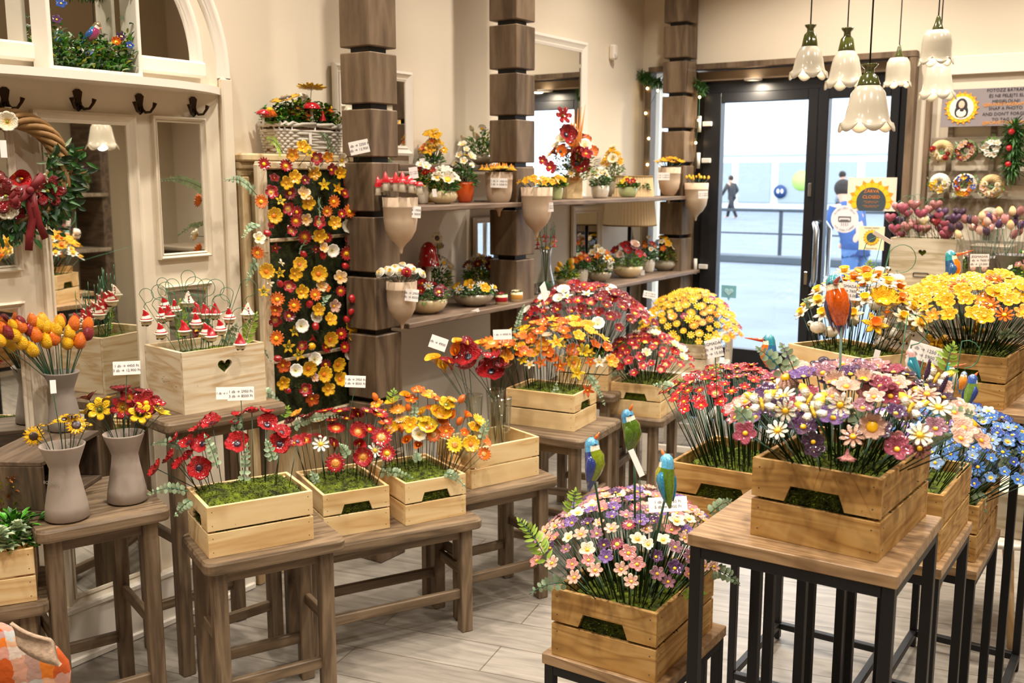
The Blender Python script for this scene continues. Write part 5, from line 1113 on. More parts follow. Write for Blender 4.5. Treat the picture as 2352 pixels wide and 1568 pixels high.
bird('blue-capped bird with olive wing, left of the three on stakes in the pale pink flowers', (1358,1002), (1368,1128), 1.95, 15, '4C96BC', '2C3C7C', '7A8A1C', 'E8DCC8', 'up', cpt('J', .25, .5), 'little blue-headed birds on stakes')
bird('blue-capped bird with dark green wing, highest of the three in the pale pink flowers', (1438,938), (1462,1050), 1.98, 10, '3C82A8', '4A661A', '4A661A', 'E8DCC8', 'up', cpt('J', .5, .5), 'little blue-headed birds on stakes')
bird('turquoise bird with yellow-green front, right of the three in the pale pink flowers', (1532,1040), (1527,1165), 1.88, 160, '5AA8CC', '2A7A9C', 'A09A28', 'EAE0CC', 'up', cpt('J', .7, .3), 'little blue-headed birds on stakes', tailc='5A7A20')
def hw(p, r=.03, sg=1): return [p]+[p+UP*(r*1.2+r*sin(-pi/2+a))+_rt*(sg*r*cos(-pi/2+a)) for a in [i*.5 for i in range(0, 8)]]
p = onD(2092, 800, 1.95); bird('pink-capped turquoise bird hanging left of the large price card', (2088,800), (2105,872), 1.95, 165, 'D8A8A0', '2A8CA4', 'F0EAE4', 'EDE6E0', 'short', None, None, hang=hw(p)+[cpt('I', .8, .6)], tailc='2A8CA4')
p = onD(2216, 852, 2.15); bird('plump bird with blue head and orange belly hanging right of the pink flowers', (2216,852), (2205,905), 2.15, -70, '6A88B8', '4A78A0', 'E08A28', 'F0E8DC', 'short', None, None, hang=hw(p)+[cpt('K1', .8, .6)], mouth='F0A020')
bird('dark blue bird seen from behind beside the orange-bellied bird', (2236,858), (2222,942), 2.2, 60, '34549C', '243C80', '8C9A34', 'DDE0D0', 'up', cpt('K1', .95, .8), None, tailc='6A8A3C')
bird('kingfisher with its beak pointing right, behind the orange-bellied bird', (2182,832), (2188,900), 2.35, -5, '3C9AA4', '2A6A9A', 'E8E0CC', 'F2E8D4', 'long', cpt('K1', .7, .9), None, mouth='E0622A')
# tomato-red ornament at the far right
o = MB().ball((0, 0, 0), (.02, .02, .017), 14, 10).build('ceramic_apple', mat('tomato_glaze', 'D2401C', .15, coat=1), None, onD(2316, 1022, 3.2)); tag(o, 'small round orange-red ornament hanging at the right edge beyond the blue flowers', 'ornament')
c_ = V(o.location); MB().sweep([V((0, 0, .014))]+[V((-.02+.03*cos(a), 0, .045+.03*sin(a))) for a in [-1+i*.5 for i in range(9)]]+[V((-.05, 0, -.2))], .0012, 5).build('hooked_wire', STEML, o)
# ================================================================ MOSS FLOWER PANEL
pan = thing('moss_panel', 'tall narrow moss panel in a pale wooden frame covered with ceramic flowers', 'flower panel', (0, 0, 0))
XP = -2.895
def yz(px, py, x=XP): p = onX(px, py, x); return p.y, p.z
y0, _ = yz(622, 600); y1, _ = yz(826, 600); zt_ = yz(700, 388)[1]; zb_ = yz(740, 945)[1]
mb = MB(); bx(mb, -2.922, -2.905, y0, y1, zb_, zt_, .002)
rn = random.Random(4); vs = []; fs = []; N1, N2 = 60, 22
for i in range(N1+1):
    for j in range(N2+1):
        z = zb_+(zt_-zb_)*i/N1; y = y0+(y1-y0)*j/N2; vs.append((-2.905+.012*noise.noise(V((y*30, z*30, 1)))+.006*noise.noise(V((y*90, z*90, 3))), y, z))
for i in range(N1):
    for j in range(N2): a = i*(N2+1)+j; fs.append([a, a+1, a+N2+2, a+N2+1])
mb.add(vs, fs)
for k_ in range(5200):
    y, z = rn.uniform(y0, y1), rn.uniform(zb_, zt_); d = V((1, rn.uniform(-1, 1), rn.uniform(-1, 1))).normalized()*rn.uniform(.005, .013); w = V((0, rn.uniform(-1, 1), rn.uniform(-1, 1)))*.0012; b = V((-2.905, y, z))
    mb.add([b-w, b+w, b+d], [(0, 1, 2)], rn.randint(0, 1))
mo = mb.build('moss', [MOSSD, MOSS], pan); tag(mo, kind='stuff')
for (a, b) in ((y0-.05, y0-.002), (y1+.002, y1+.045)):
    MB().box((0, 0, 0), (zt_-zb_+.04, b-a, .03), .006).build('frame_side', WHITEW, pan, (-2.905, (a+b)/2, (zb_+zt_)/2), (0, RD(90), 0))
for z in (zt_+.012, zb_-.012): MB().box((0, 0, 0), (.03, y1-y0+.09, .03), .005).build('frame_rail', WHITEW, pan, (-2.905, (y0+y1)/2, z))
for py in (545, 812): MB().box((0, 0, 0), (.012, y1-y0, .014), .004).build('cross_slat', WHITEW, pan, (-2.898, (y0+y1)/2, yz(730, py)[1]))
SW = {'g': 'gerbera', 'd': 'primrose', 's': 'star', 'w': 'bindweed', 'D': 'petunia'}
Q = "163,772,g,red,56;343,787,g,red_yellow,55;390,697,d,orange_yellow,58;480,635,d,yellow,55;535,680,s,yellow_green,52;590,725,d,red_cream,55;683,715,d,orange_yellow,48;800,742,d,cream,58;1083,725,d,yellow,48;1045,760,t,dark_red,42;250,885,t,dark_red,42;410,882,d,yellow,60;345,925,d,yellow,58;500,905,d,dark_red,42;570,850,d,yellow,58;545,800,B,cream,42;715,820,d,dark_red,52;785,845,d,yellow,52;873,822,d,red_cream,55;655,945,s,lemon,55;865,930,g,red_yellow,55;965,930,s,yellow_green,50;1135,845,B,cream,42;1100,920,d,red_cream,42;765,975,s,yellow,55;220,1005,d,red_cream,60;375,1010,g,dark_red,60;485,1020,d,peach,62;825,1015,g,red,45;885,1060,d,cream,58;295,1075,s,yellow_green,50;520,1090,d,yellow,62;140,1080,g,orange,60;735,1080,g,orange,55;955,1090,g,red,50;1045,1050,g,orange,48;360,1140,d,red_cream,58;430,1165,g,red,52;680,1160,g,orange,48;865,1160,g,orange,58;1035,1130,L,red,26;955,1180,g,gold,45;800,1180,g,red,40;245,1195,D,gold,68;425,1240,g,red_yellow,55;505,1225,d,peach,52;610,1250,d,red_cream,58;740,1255,d,yellow,58;1000,1220,s,yellow_green,58;845,1280,w,white,55;220,1275,L,red,32;190,1340,L,red,34;1020,1305,d,yellow,62;385,1320,d,red_cream,50;495,1370,g,red_yellow,62;615,1360,d,yellow,62;685,1375,g,red,42;865,1400,d,dark_red,52;1130,1345,s,yellow,45;960,1390,w,white,50;120,1385,d,cream,55;995,1450,d,orange_yellow,55;255,1460,s,dark_red,48;590,1470,s,dark_red,46;650,1460,d,peach,45;720,1480,w,white,55;840,1505,g,red_yellow,60;1090,1465,g,orange,50;480,1510,L,red,34;645,1520,L,red,34;110,1500,g,orange,58"
P_ = "340,180,B,cream,38;500,185,D,gold,65;200,250,D,yellow,74;320,262,s,yellow_green,55;455,270,d,yellow,68;670,270,D,yellow,78;908,200,L,red,36;1040,165,D,yellow,76;1190,165,d,yellow,48;1055,255,d,red_cream,50;865,305,d,peach,65;1200,280,B,peach,45;230,360,B,cream,38;175,430,s,yellow_green,60;320,360,L,red,36;405,385,d,red_cream,60;515,435,d,yellow,68;695,380,d,peach,55;740,400,d,orange,40;870,425,g,red_yellow,52;970,390,d,yellow,60;1005,340,d,pale_pink,48;1110,410,s,yellow_green,65;1190,440,D,yellow,58;640,460,g,orange,60;300,500,g,orange,68;450,555,g,orange,66;585,540,L,red,40;970,495,L,red,42;1150,480,L,red,34;810,560,d,pale_pink,62;665,595,d,yellow,62;640,660,w,white,56;280,600,d,deep_orange,62;280,685,d,red_cream,62;405,650,g,dark_red,60;775,685,d,yellow,64;515,740,w,white,62;960,610,L,red,34;1070,610,d,yellow,60;1260,590,B,peach,50;920,680,L,red,36;1195,685,D,yellow,60;1100,735,w,white,58;640,745,L,red,40;965,735,d,yellow,60;450,790,s,yellow_green,55;980,815,d,yellow,64;290,850,g,orange,72;875,810,g,scarlet,58;1085,870,d,yellow,62;1135,815,g,dark_red,45;1210,870,s,yellow,52;775,860,D,yellow,72;630,850,t,scarlet,40;395,925,s,yellow_green,66;520,915,d,red_cream,52;605,920,L,yellow,40;740,930,g,red,55;905,930,g,scarlet,58;490,995,s,yellow_green,62;955,985,w,white,58;1170,985,d,red_cream,64;300,1035,L,red,38;635,1040,w,white,62;350,1095,d,deep_orange,66;580,1120,D,yellow,74;845,1085,D,yellow,70;735,1085,g,dark_red,52;465,1140,w,white,60;720,1175,D,yellow,76;630,1205,d,pale_pink,45;1080,1130,d,red_cream,55;1145,1180,d,yellow,60;865,1220,D,yellow,70;345,1250,d,yellow,66;390,1320,L,red,34;550,1310,d,red_cream,64;755,1305,d,yellow,64;610,1395,d,deep_orange,66"
gP = 'ceramic flowers pinned on the moss panel'; rn = random.Random(12)
for src, s, ox, oy in ((Q, 3.563, 560, 160), (P_, 3.92, 560, 560)):
    for it in src.split(';'):
        a, b, kd, col, r = it.split(','); px, py, r = ox+float(a)/s, oy+float(b)/s, float(r)/s
        edge = max(0, (624-px)/60, (px-826)/60); x = -2.845+rn.uniform(-.015, .02)+.05*min(1, edge); p = onX(px, py, x); t_ = (p-CAM).dot(_f); R = r*t_/FPX*1.06
        nrm = V((1, rn.uniform(-.35, .1)-.25, rn.uniform(-.15, .45)))
        hz = 'top' if py < 440 else ('upper part' if py < 560 else ('middle' if py < 720 else 'lower part')); hx = 'left' if px < 690 else ('centre' if px < 770 else 'right')
        wd = f'in the {hx} of the {hz} of the moss panel'
        if kd == 'L': ladybug(p, nrm, R*.95, col, f'{col} spotted ceramic ladybird '+wd, gP)
        elif kd == 'B': butterfly(p, nrm+V((0, .5, .4)), R, col, f'{col} ceramic butterfly '+wd, gP)
        else:
            bs = V((-2.90, min(max(p.y+rn.uniform(-.02, .02), y0), y1), min(p.z-rn.uniform(.0, .03), zt_)))
            flower('trumpet' if kd == 't' else SW[kd], col, bs, p, nrm if kd != 't' else V((.6, rn.uniform(-1, 1), .5)), R, wd, gP)
for i, (kd, a, b, lab) in enumerate((('f',(650,352),(612,320),'fern sprig at the top left of the moss panel'),('e',(765,358),(735,305),'curled eucalyptus sprig at the top of the moss panel, before the basket'),('e',(885,400),(905,352),'light green sprig at the top right of the moss panel'),
  ('e',(590,448),(515,415),'thin eucalyptus sprig reaching left from the top of the panel'),('e',(868,480),(925,478),'eucalyptus sprig reaching right beside the mushroom vase'),('e',(592,515),(555,550),'eucalyptus sprig curling down left of the moss panel'),('e',(735,460),(733,520),'grey sprig hanging in the upper middle of the moss panel'),
  ('e',(700,560),(688,585),'small grey sprig over a ladybird near the middle top of the moss panel'),('e',(870,570),(905,590),'grey sprig right of the moss panel above the rose vase'),('e',(590,600),(565,660),'sprig trailing down left of the middle of the moss panel'),('f',(860,690),(915,672),'light green sprig reaching right to the rose vase'),
  ('e',(750,680),(742,705),'small sprig in the middle of the moss panel'),('e',(600,800),(622,830),'sprig beside the lower left edge of the moss panel'),('e',(600,900),(640,920),'eucalyptus sprig at the foot of the moss panel, left'),('e',(850,870),(880,905),'grey sprig at the lower right of the moss panel'),('e',(825,710),(850,730),'pale sprig at the right of the middle of the panel'))):
    sprig(kd, onX(a[0], a[1], -2.85), onX(b[0], b[1], -2.80), lab, seed=90+i, w=1.4, side=(0, sin(i), cos(i)))
# ================================================================ CLAY VASES ON THE LEFT
def vase(label, p, h, m=CLAYG, name='clay_vase'):
    t = thing(name, label, 'vase', p); k = h/.21
    pr = [(0, .003), (.050, 0), (.0585, .006), (.055, .04), (.040, .12), (.0375, .145), (.042, .160), (.0585, .205), (.0595, .2095), (.0565, .2095), (.039, .165), (.034, .145), (.036, .12), (.046, .02), (0, .012)]
    MB().lathe([(r*k, z*k) for r, z in pr], 40).build('body', m, t); return t
v1 = V((-2.534, 1.568, .661)); v2 = V((-2.527, 1.757, .661)); v3 = V((-2.885, 1.80, .8165))
vase('pale grey clay vase with dark-centred sunflowers, front one on the left stool', v1, .212)
vase('pale grey clay vase with red and yellow lilies, beside the sunflower vase', v2, .205)
vase('darker grey clay vase of ceramic tulips standing on the dark open box', v3, .185, mat('brown_grey_clay', '857A70', .85, noise_amt=.12, nscale=9, bump=.15))
lg = link('stamped_mark', textmesh('BOKRÉTA', .012, mat('stamp_relief', '8A8076', .9)), bpy.data.objects['clay_vase'], (.012, -.047, .115), (RD(78), 0, RD(18)))
def bouquet(vb, hv, items, conv, desc, group, n, off=0, rk=1.0, seed=1, stem=STM, pn=None):
    rnd = random.Random(seed); s, ox, oy = conv; mouth = vb+UP*hv
    for it in items:
        px, py = ox+it[0]/s, oy+it[1]/s; q = it[5] if len(it) > 5 else .5
        p = onPlane(px, py, mouth+(_fw if pn is None else V((-.5, 0, 0)))*(.03*(rnd.random()-.5)+off), pn or (-_fw+UP*.35).normalized()); r = it[4]/s*(p-CAM).dot(_f)/FPX*rk
        d = (p-(mouth-UP*hv*.7)); cd = (CAM-p).normalized(); nrm = d.normalized()*(1-q)+cd*q if it[2] != 'tulip' else d.normalized()+V((rnd.uniform(-.15, .15), rnd.uniform(-.15, .15), .2))
        o2 = V((p.x-mouth.x, p.y-mouth.y, 0)); o2 = o2*(min(1, .022/max(o2.length, 1e-4))); b = vb+UP*hv*.12-o2*.3
        neck = vb+UP*hv*.78+o2
        back = p if it[2] != 'calla' else p-nrm.normalized()*r
        t = flower(it[2], it[3], b, p, nrm, r, ('at the left' if o2.dot(_rt) < -.008 else 'at the right' if o2.dot(_rt) > .008 else 'in the middle')+' of '+desc, group, None)
        pts = [V((0, 0, 0)), neck-b, (neck-b).lerp(back-b, .55)+UP*.004, back-nrm.normalized()*(r*.12)-b]
        MB().sweep(pts, .0013, 5).build('stem', STEM, t)
bouquet(v1, .212, [(403,1470,'sunflower','gold',112,.9),(915,1335,'sunflower','gold',118,.75),(440,1345,'sunflower','gold',70,.0),(570,1330,'sunflower','gold',80,.0),(720,1285,'sunflower','gold',84,.2),(860,1215,'sunflower','gold',84,.0),(770,1265,'sunflower','gold',70,.5),(1050,1325,'sunflower','gold',60,.0)], (5.226, 0, 720), 'the sunflower vase', 'ceramic sunflowers in the front grey vase', None, rk=1.12, seed=2)
bouquet(v2, .205, [(1200,1165,'lily','yellow_green',150,.75),(1470,1130,'lily','red_yellow',150,.9),(1680,1220,'lily','yellow_green',145,.7),(1755,1075,'primrose','red',165,.85),(1550,1030,'lily','red_yellow',120,.5),(1070,1030,'lily','dark_red',130,.05),(1450,930,'primrose','dark_red',140,.05),(1700,960,'primrose','dark_red',110,.1),(1920,1215,'lily','lemon',120,.0),(1900,1090,'primrose','red',90,.2),(1290,1060,'lily','gold',120,.1),(1030,1200,'lily','lemon',95,.0)], (5.226, 0, 720), 'the lily vase', 'ceramic lilies in the second grey vase', None, seed=3)
bouquet(v3, .185, [(45,385,'tulip','yellow',95),(150,300,'tulip','dark_red',95),(60,240,'tulip','orange',80),(190,200,'tulip','yellow',75),(290,225,'tulip','orange',90),(400,160,'tulip','orange',85),(380,270,'tulip','dark_red',85),(215,340,'tulip','yellow',100),(305,430,'tulip','yellow',105),(430,510,'tulip','yellow',100),(450,340,'tulip','orange',95),(500,200,'tulip','yellow',90),(560,240,'tulip','yellow',100),(580,415,'tulip','yellow',100),(665,380,'tulip','orange',95),(690,270,'tulip','yellow',95),(720,190,'tulip','yellow',90),(830,310,'tulip','yellow',95),(810,430,'tulip','yellow',100),(880,210,'tulip','orange',95),(945,420,'tulip','orange',100),(1040,215,'tulip','orange',90),(1030,320,'tulip','dark_red',95),(530,140,'tulip','yellow',80),(280,150,'tulip','dark_red',70)],
        (5.226, 0, 720), 'the tulip vase', 'ceramic tulips in the vase on the dark box', None, rk=1.0, seed=4, pn=V((1, -.12, .25)).normalized())
# ================================================================ GLASS VASES IN THE OPEN CRATE
for i, (px, py, u, v, rr) in enumerate(((1063, 905, .32, .55, .034), (1122, 912, .66, .38, .034), (1145, 893, .72, .72, .037))):
    b = cpt('K0', u, v); b.z = .489; q = onPlane(px, py, b, _fw); hgt = q.z-b.z
    t = thing('glass_vase', ('left clear glass cylinder vase standing in the open crate', 'front clear glass cylinder vase standing in the open crate', 'rear right clear glass cylinder vase standing in the open crate')[i], 'vase', b)
    MB().lathe([(0, .004), (rr*.62, 0), (rr*.66, .01), (rr*.74, hgt*.5), (rr*.96, hgt*.96), (rr, hgt), (rr*.96, hgt), (rr*.70, hgt*.5), (rr*.62, .014), (0, .012)], 32).build('glass', VGLASS, t)
b1 = cpt('K0', .66, .38); b1.z = .49; b0 = cpt('K0', .32, .55); b0.z = .49; b2 = cpt('K0', .72, .72); b2.z = .49
gK = 'tall ceramic flowers in the glass vases'; cv = (3.136, 940, 640)
bouquet(b0, .33, [(175,560,'calla','yellow',78,.5),(290,590,'calla','red',70,.3),(350,440,'calla','yellow',62,.5),(330,510,'calla','orange',62,.5),(420,450,'calla','dark_red',66,.1),(240,620,'calla','gold',60,.3)], cv, 'the left glass vase', gK, None, seed=5, stem=STM)
bouquet(b1, .33, [(425,565,'poppy','red',112,.55),(590,670,'poppy','red',112,.55),(430,640,'poppy','red',95,.1),(600,570,'poppy','red',80,.2),(680,640,'poppy','dark_red',66,.1)], cv, 'the front glass vase', gK, None, seed=6)
bouquet(b2, .34, [(590,465,'gerbera_seed','orange',90,.35),(700,480,'primrose','orange',70,.3),(680,570,'primrose','orange_yellow',75,.6),(790,430,'poppy','orange',60,.2),(830,540,'primrose','orange',64,.4),(510,480,'bindweed','gold',56,.2)], cv, 'the rear glass vase', gK, None, seed=7)
# ================================================================ GNOME HANGERS
rn = random.Random(9)
for i, (x, y, st, sg) in enumerate(((175,440,'stripe',-1),(340,590,'stripe',-1),(350,410,'stripe',1),(385,290,'stripe',1),(430,390,'red',1),(500,330,'stripe',1),(645,240,'dots',-1),(605,560,'red',1),(740,480,'stripe',1),(755,360,'red',1),(845,370,'red',-1),(950,370,'red',-1),(1110,420,'stripe',1),(1315,370,'dots',-1),(850,590,'stripe',1),(905,620,'red',-1),(1010,550,'stripe',-1),(1235,710,'red',-1))):
    px, py = 300+x/4.9, 640+y/4.9; c = cpt('GN', .5, .5); p = onPlane(px, py, c+UP*.12-_fw*(.10*(y-350)/350), -_fw); h = 150/4.9*(p-CAM).dot(_f)/FPX; p = p-UP*h*.5
    b = cpt('GN', .25+.5*(px-360)/240, rn.uniform(.3, .7)); b.z = c.z
    gnome(p-UP*.004, h*1.3, st, b, rn.uniform(.018, .032), sg, {'stripe': 'gnome ornament with a red and cream striped hat', 'red': 'gnome ornament with a plain red hat', 'dots': 'gnome ornament with a white red-dotted hat'}[st]+(' at the left' if i in (0,1,2,3,4,5) else ' at the right' if i in (12,13,17) else ' in the middle')+' above the heart box', 'gnome ornaments on hooked wires')
for i, (a, b) in enumerate((((520,800),(545,745)),((420,790),(415,690)),((480,790),(470,720)),((560,800),(590,720)))):
    sprigpx('e' if i % 2 == 0 else 'f', a, b, cpt('GN', .5, .5), ('eucalyptus tuft at the right of the gnome ornaments', 'fern standing behind the gnome ornaments', 'eucalyptus leaves amid the gnome ornaments', 'light green sprig curling up at the right of the gnome box')[i], w=1.4, seed=i)
# ================================================================ POTTED ARRANGEMENTS
PROF = {
 'bowl': lambda w, h: [(0, .002), (w*.45, 0), (w*.48, h*.06), (w*.82, h*.3), (w, h*.72), (w*.97, h), (w*.92, h), (w*.9, h*.7), (0, h*.6)],
 'oval': lambda w, h: [(0, .002), (w*.5, 0), (w*.52, h*.06), (w*.85, h*.25), (w, h*.55), (w*.88, h*.88), (w*.6, h), (w*.55, h*.97), (0, h*.85)],
 'cup': lambda w, h: [(0, .002), (w*.72, 0), (w*.85, h*.15), (w, h*.6), (w*.98, h), (w*.9, h), (w*.88, h*.8), (0, h*.8)],
 'pot': lambda w, h: [(0, .002), (w*.62, 0), (w*.78, h*.08), (w*.98, h*.5), (w, h*.9), (w*.96, h), (w*.88, h), (w*.86, h*.8), (0, h*.8)],
}
def leafclump(rnd, R, H, n, lw=(.03, .012), mats=None, flat=.6, z0=0):
    mb = MB()
    for i in range(n):
        a = rnd.uniform(0, 2*pi); q = sqrt(rnd.random()); e = rnd.random(); b = V((R*q*.8*cos(a), R*q*.8*sin(a), z0+H*e*(1-q*.6)))
        d = V((cos(a)*q+rnd.uniform(-.4, .4), sin(a)*q+rnd.uniform(-.4, .4), rnd.uniform(-.1, .9)))
        mb.leaf(b, d, lw[0]*rnd.uniform(.6, 1.2), lw[1]*rnd.uniform(.7, 1.2), rnd.randrange(3), nrm=V((rnd.uniform(-.5, .5), rnd.uniform(-.5, .5), 1)))
    return mb
def planter(label, base, w, h, shape, m, cols, nf=7, R=None, H=.07, rf=.016, seed=1, greens=(0, 1, 2), ribs=0, sp=None, name='planted_pot', leafw=(.03, .012), tall=0, cat='planter'):
    rnd = random.Random(seed); t = thing(name, label, cat, base, rnd.uniform(0, 1)); R = (R or w*1.15)*1.1; nf = int(nf*1.7); rf = rf*1.15
    if shape == 'box': MB().box((0, 0, h/2), (w*1.4, w*1.8, h), .003).build('pot', m, t)
    else: MB().lathe(PROF[shape](w, h), 36, rf=(lambda a, i: 1+.035*sin(a*ribs)*(1 < i < 6)) if ribs else None).build('pot', m, t)
    G = [[LEAFM, LEAFD, LEAFG], [LEAFD, LEAFM, LEAFY], [LEAFG, LEAFM, LEAFL]][greens[0] % 3]
    leafclump(rnd, R, H, int(110+1500*R), leafw, z0=h*.85).build('foliage', G, t)
    for i in range(nf):
        kd, col = rnd.choice(cols)[:2]; q = sqrt((i+.5)/nf); a = i*2.4+seed; p = V((R*.85*q*cos(a), R*.85*q*sin(a), h+H*(1.05-.55*q)+tall*rnd.random()*(1-q)))
        me, ce = headmesh(kd, col); nv = V((p.x/R*1.1, p.y/R*1.1, .8)); cdl = (CAM-V(base)).normalized(); cdl.rotate(Euler((0, 0, -t.rotation_euler.z))); nv = nv+cdl*.6
        hd = link('flower_head', me, t, p, Zq(nv)); r = rf*rnd.uniform(.8, 1.25); hd.scale = (r, r, r)
        if ce: link('centre', ce, hd)
        if tall: s = link('stem', STM, t, (0, 0, h*.8), Zq(p-V((0, 0, h*.8)))); s.scale = (1, 1, (p-V((0, 0, h*.8))).length)
    return t
def onshelf(px, py, x, z): q = onX(px, py, x); return V((x, q.y, z+.0005))
def shw(px, wpx, x): return wpx/2*(onX(px, 500, x)-CAM).dot(_f)/FPX
Y_ = [('primrose','yellow'),('star','yellow'),('blossom','cream')]; RW = [('primrose','red'),('daisy','white'),('gerbera','dark_red')]; YW = [('primrose','yellow'),('daisy','white'),('daffodil','white')]; RO = [('primrose','orange'),('gerbera','red'),('blossom','cream')]
for i, a in enumerate((
 (980,712,-2.80,1.0,98,.065,'bowl',GLZC,RW,6,.07,.020,'wide cream glazed bowl of red and white flowers at the left of the lower shelf',0),
 (1087,697,-2.78,1.0,96,.058,'bowl',GLZG,YW,6,.045,.020,'wide taupe bowl of yellow and white flowers, second on the lower shelf',0),
 (1105,660,-2.98,1.0,78,.09,'oval',GLZC,RW,7,.11,.022,'cream oval bowl of red flowers at the back of the lower shelf, left bay',1),
 (1000,665,-3.0,1.0,70,.08,'bowl',GLZG,[('cup','white_yellow'),('primrose','cream'),('primrose','red_yellow')],6,.16,.022,'arrangement with cream blossoms behind the toadstool on the lower shelf',1),
 (1302,660,-2.80,1.0,50,.055,'bowl',GLZC,[('tulip','yellow'),('tulip','gold')],3,.08,.018,'small cream bowl with yellow tulip buds next to the glass vase',1),
 (1335,652,-2.86,1.0,32,.085,'cup',GLZW,RO,6,.09,.017,'ribbed white cup of orange flowers on the lower shelf',0),
 (1375,645,-2.82,1.0,60,.06,'bowl',GLZG,[('primrose','yellow'),('daffodil','white'),('blossom','cream'),('star','orange')],8,.12,.022,'taupe bowl of yellow and white flowers in the middle of the lower right shelf',1),
 (1441,637,-2.80,1.0,72,.07,'bowl',GLZC,[('poppy','red'),('bindweed','pale_pink'),('primrose','red')],6,.12,.026,'cream footed bowl with red poppies on the lower shelf',2),
 (1488,628,-2.84,1.0,32,.085,'cup',GLZW,[('primrose','red'),('bindweed','cream'),('primrose','orange')],6,.11,.016,'slim ribbed white cup with red flowers on the lower shelf',0),
 (1524,620,-2.82,1.0,58,.07,'oval',GLZG,[('primrose','yellow'),('blossom','orange'),('blossom','cream'),('blossom','light_blue')],8,.13,.022,'taupe oval pot with yellow, orange and blue flowers near the shelf end',1),
 (1566,614,-2.78,1.0,30,.065,'pot',GLZGR,[('blossom','cream'),('primrose','lemon')],6,.09,.016,'pale green pot of cream flowers at the right end of the lower shelf',2),
 (1017,473,-2.80,1.478,70,.062,'oval',GLZC,[('primrose','yellow'),('primrose','cream'),('cup','white_yellow')],6,.08,.026,'cream squat pot with yellow flowers on the upper left shelf',0),
 (1068,468,-2.86,1.478,42,.095,'pot',ORP,[('primrose','cream'),('blossom','yellow'),('aster','white')],6,.15,.018,'orange glazed pot of pale flowers on the upper left shelf',0),
 (972,478,-2.86,1.478,30,.09,'pot',GLZW,[('calla','red'),('primrose','white')],5,.09,.02,'white pot with red and white flowers half behind the mushroom vase',1),
 (995,440,-3.02,1.478,50,.16,'pot',YEP,[('star','yellow'),('primrose','yellow'),('calla','cream'),('daffodil','yellow')],14,.15,.026,'tall yellow pot of yellow daffodil-like flowers and white callas',2),
 (1105,362,-3.0,1.67,72,.055,'oval',GLZG,[('cup','white_yellow'),('tulip','cream')],5,.13,.018,'grey stone-like pot of pale green foliage high on the narrow ledge',2),
 (1277,465,-2.80,1.478,32,.07,'cup',GLZGR,[('primrose','yellow'),('star','yellow')],6,.05,.018,'pale green cup with yellow flowers beside the hanging rose vase',1),
 (1378,458,-2.80,1.478,42,.07,'cup',GLZW,[('daisy','cream'),('primrose','red'),('blossom','white')],7,.10,.017,'round ribbed white pot with pink-red flowers on the upper right shelf',0),
 (1408,440,-3.0,1.478,44,.09,'pot',GLZG,[('primrose','yellow'),('star','yellow'),('bindweed','cream')],9,.20,.024,'tall green arrangement with yellow flowers at the back of the upper right shelf',2),
 (1442,455,-2.80,1.478,44,.06,'pot',GLZGR,[('primrose','lemon'),('primrose','red'),('blossom','white')],8,.05,.014,'pale green quilted pot of little yellow and red flowers',1),
 (1471,452,-2.84,1.478,34,.05,'oval',GLZC,[('primrose','lemon'),('rose','red')],5,.05,.014,'small cream round pot with a red ribbon at the end of the upper shelf',0))):
    px, py, x, z, w, h, sh, m, cols, nf, H, rf, lab, g = a; W_ = shw(px, w, x)
    planter(lab, onshelf(px, py, x, z if z != 1.67 else 1.6555), W_, h, sh, m, cols, nf, H=H, rf=rf, seed=i+3, greens=(g,), ribs=18 if m is GLZW else 0, tall=.05 if H > .1 else 0, R=max(W_*1.05, .05) if sh != 'bowl' else W_*1.1)
# big red arrangement in the wooden box
b = onshelf(1313, 462, -2.86, 1.478)
t = planter('tall autumn arrangement of red callas and poppies in a plain wooden box', b, .065, .115, 'box', PINE, [('calla','red'),('poppy','orange'),('aster','white'),('primrose','red'),('bindweed','cream')], 16, R=.14, H=.24, rf=.028, seed=77, greens=(1,), tall=.04)
for (px, py, r, kd, col) in ((1290,268,.05,'lily','red'),(1300,310,.055,'poppy','red'),(1330,350,.05,'lily','dark_red'),(1325,375,.062,'poppy','red'),(1287,348,.034,'poppy','orange'),(1262,385,.036,'primrose','red'),(1311,398,.028,'daisy','cream'),(1345,385,.03,'primrose','red'),(1245,370,.03,'primrose','red')):
    p = onX(px, py, -2.80); me, ce = headmesh(kd, col); M_ = t.matrix_basis.inverted(); nv = V((.9, -.5, .35)); nv.rotate(Euler((0, 0, -t.rotation_euler.z)))
    q = Matrix.Rotation(-t.rotation_euler.z, 4, 'Z')@(p-V(t.location)); h_ = link('flower_head', me, t, q, Zq(nv)); h_.scale = (r, r, r)
    if ce: link('centre', ce, h_)
    s = link('stem', STM, t, (0, 0, .1), Zq(q-V((0, 0, .1)))); s.scale = (1, 1, (q-V((0, 0, .1))).length*.97)
gr = MB()
for k_ in range(5): q = V((-.02+.01*k_, -.06, .1)); gr.sweep([q, q+V((.0, -.02, .2)), q+V((.01*k_-.02, -.05, .36+.01*k_))], [.003, .008, .001], 6)
gr.build('dried_grass', mat('orange_dried_grass', 'D8873A', .8), t)
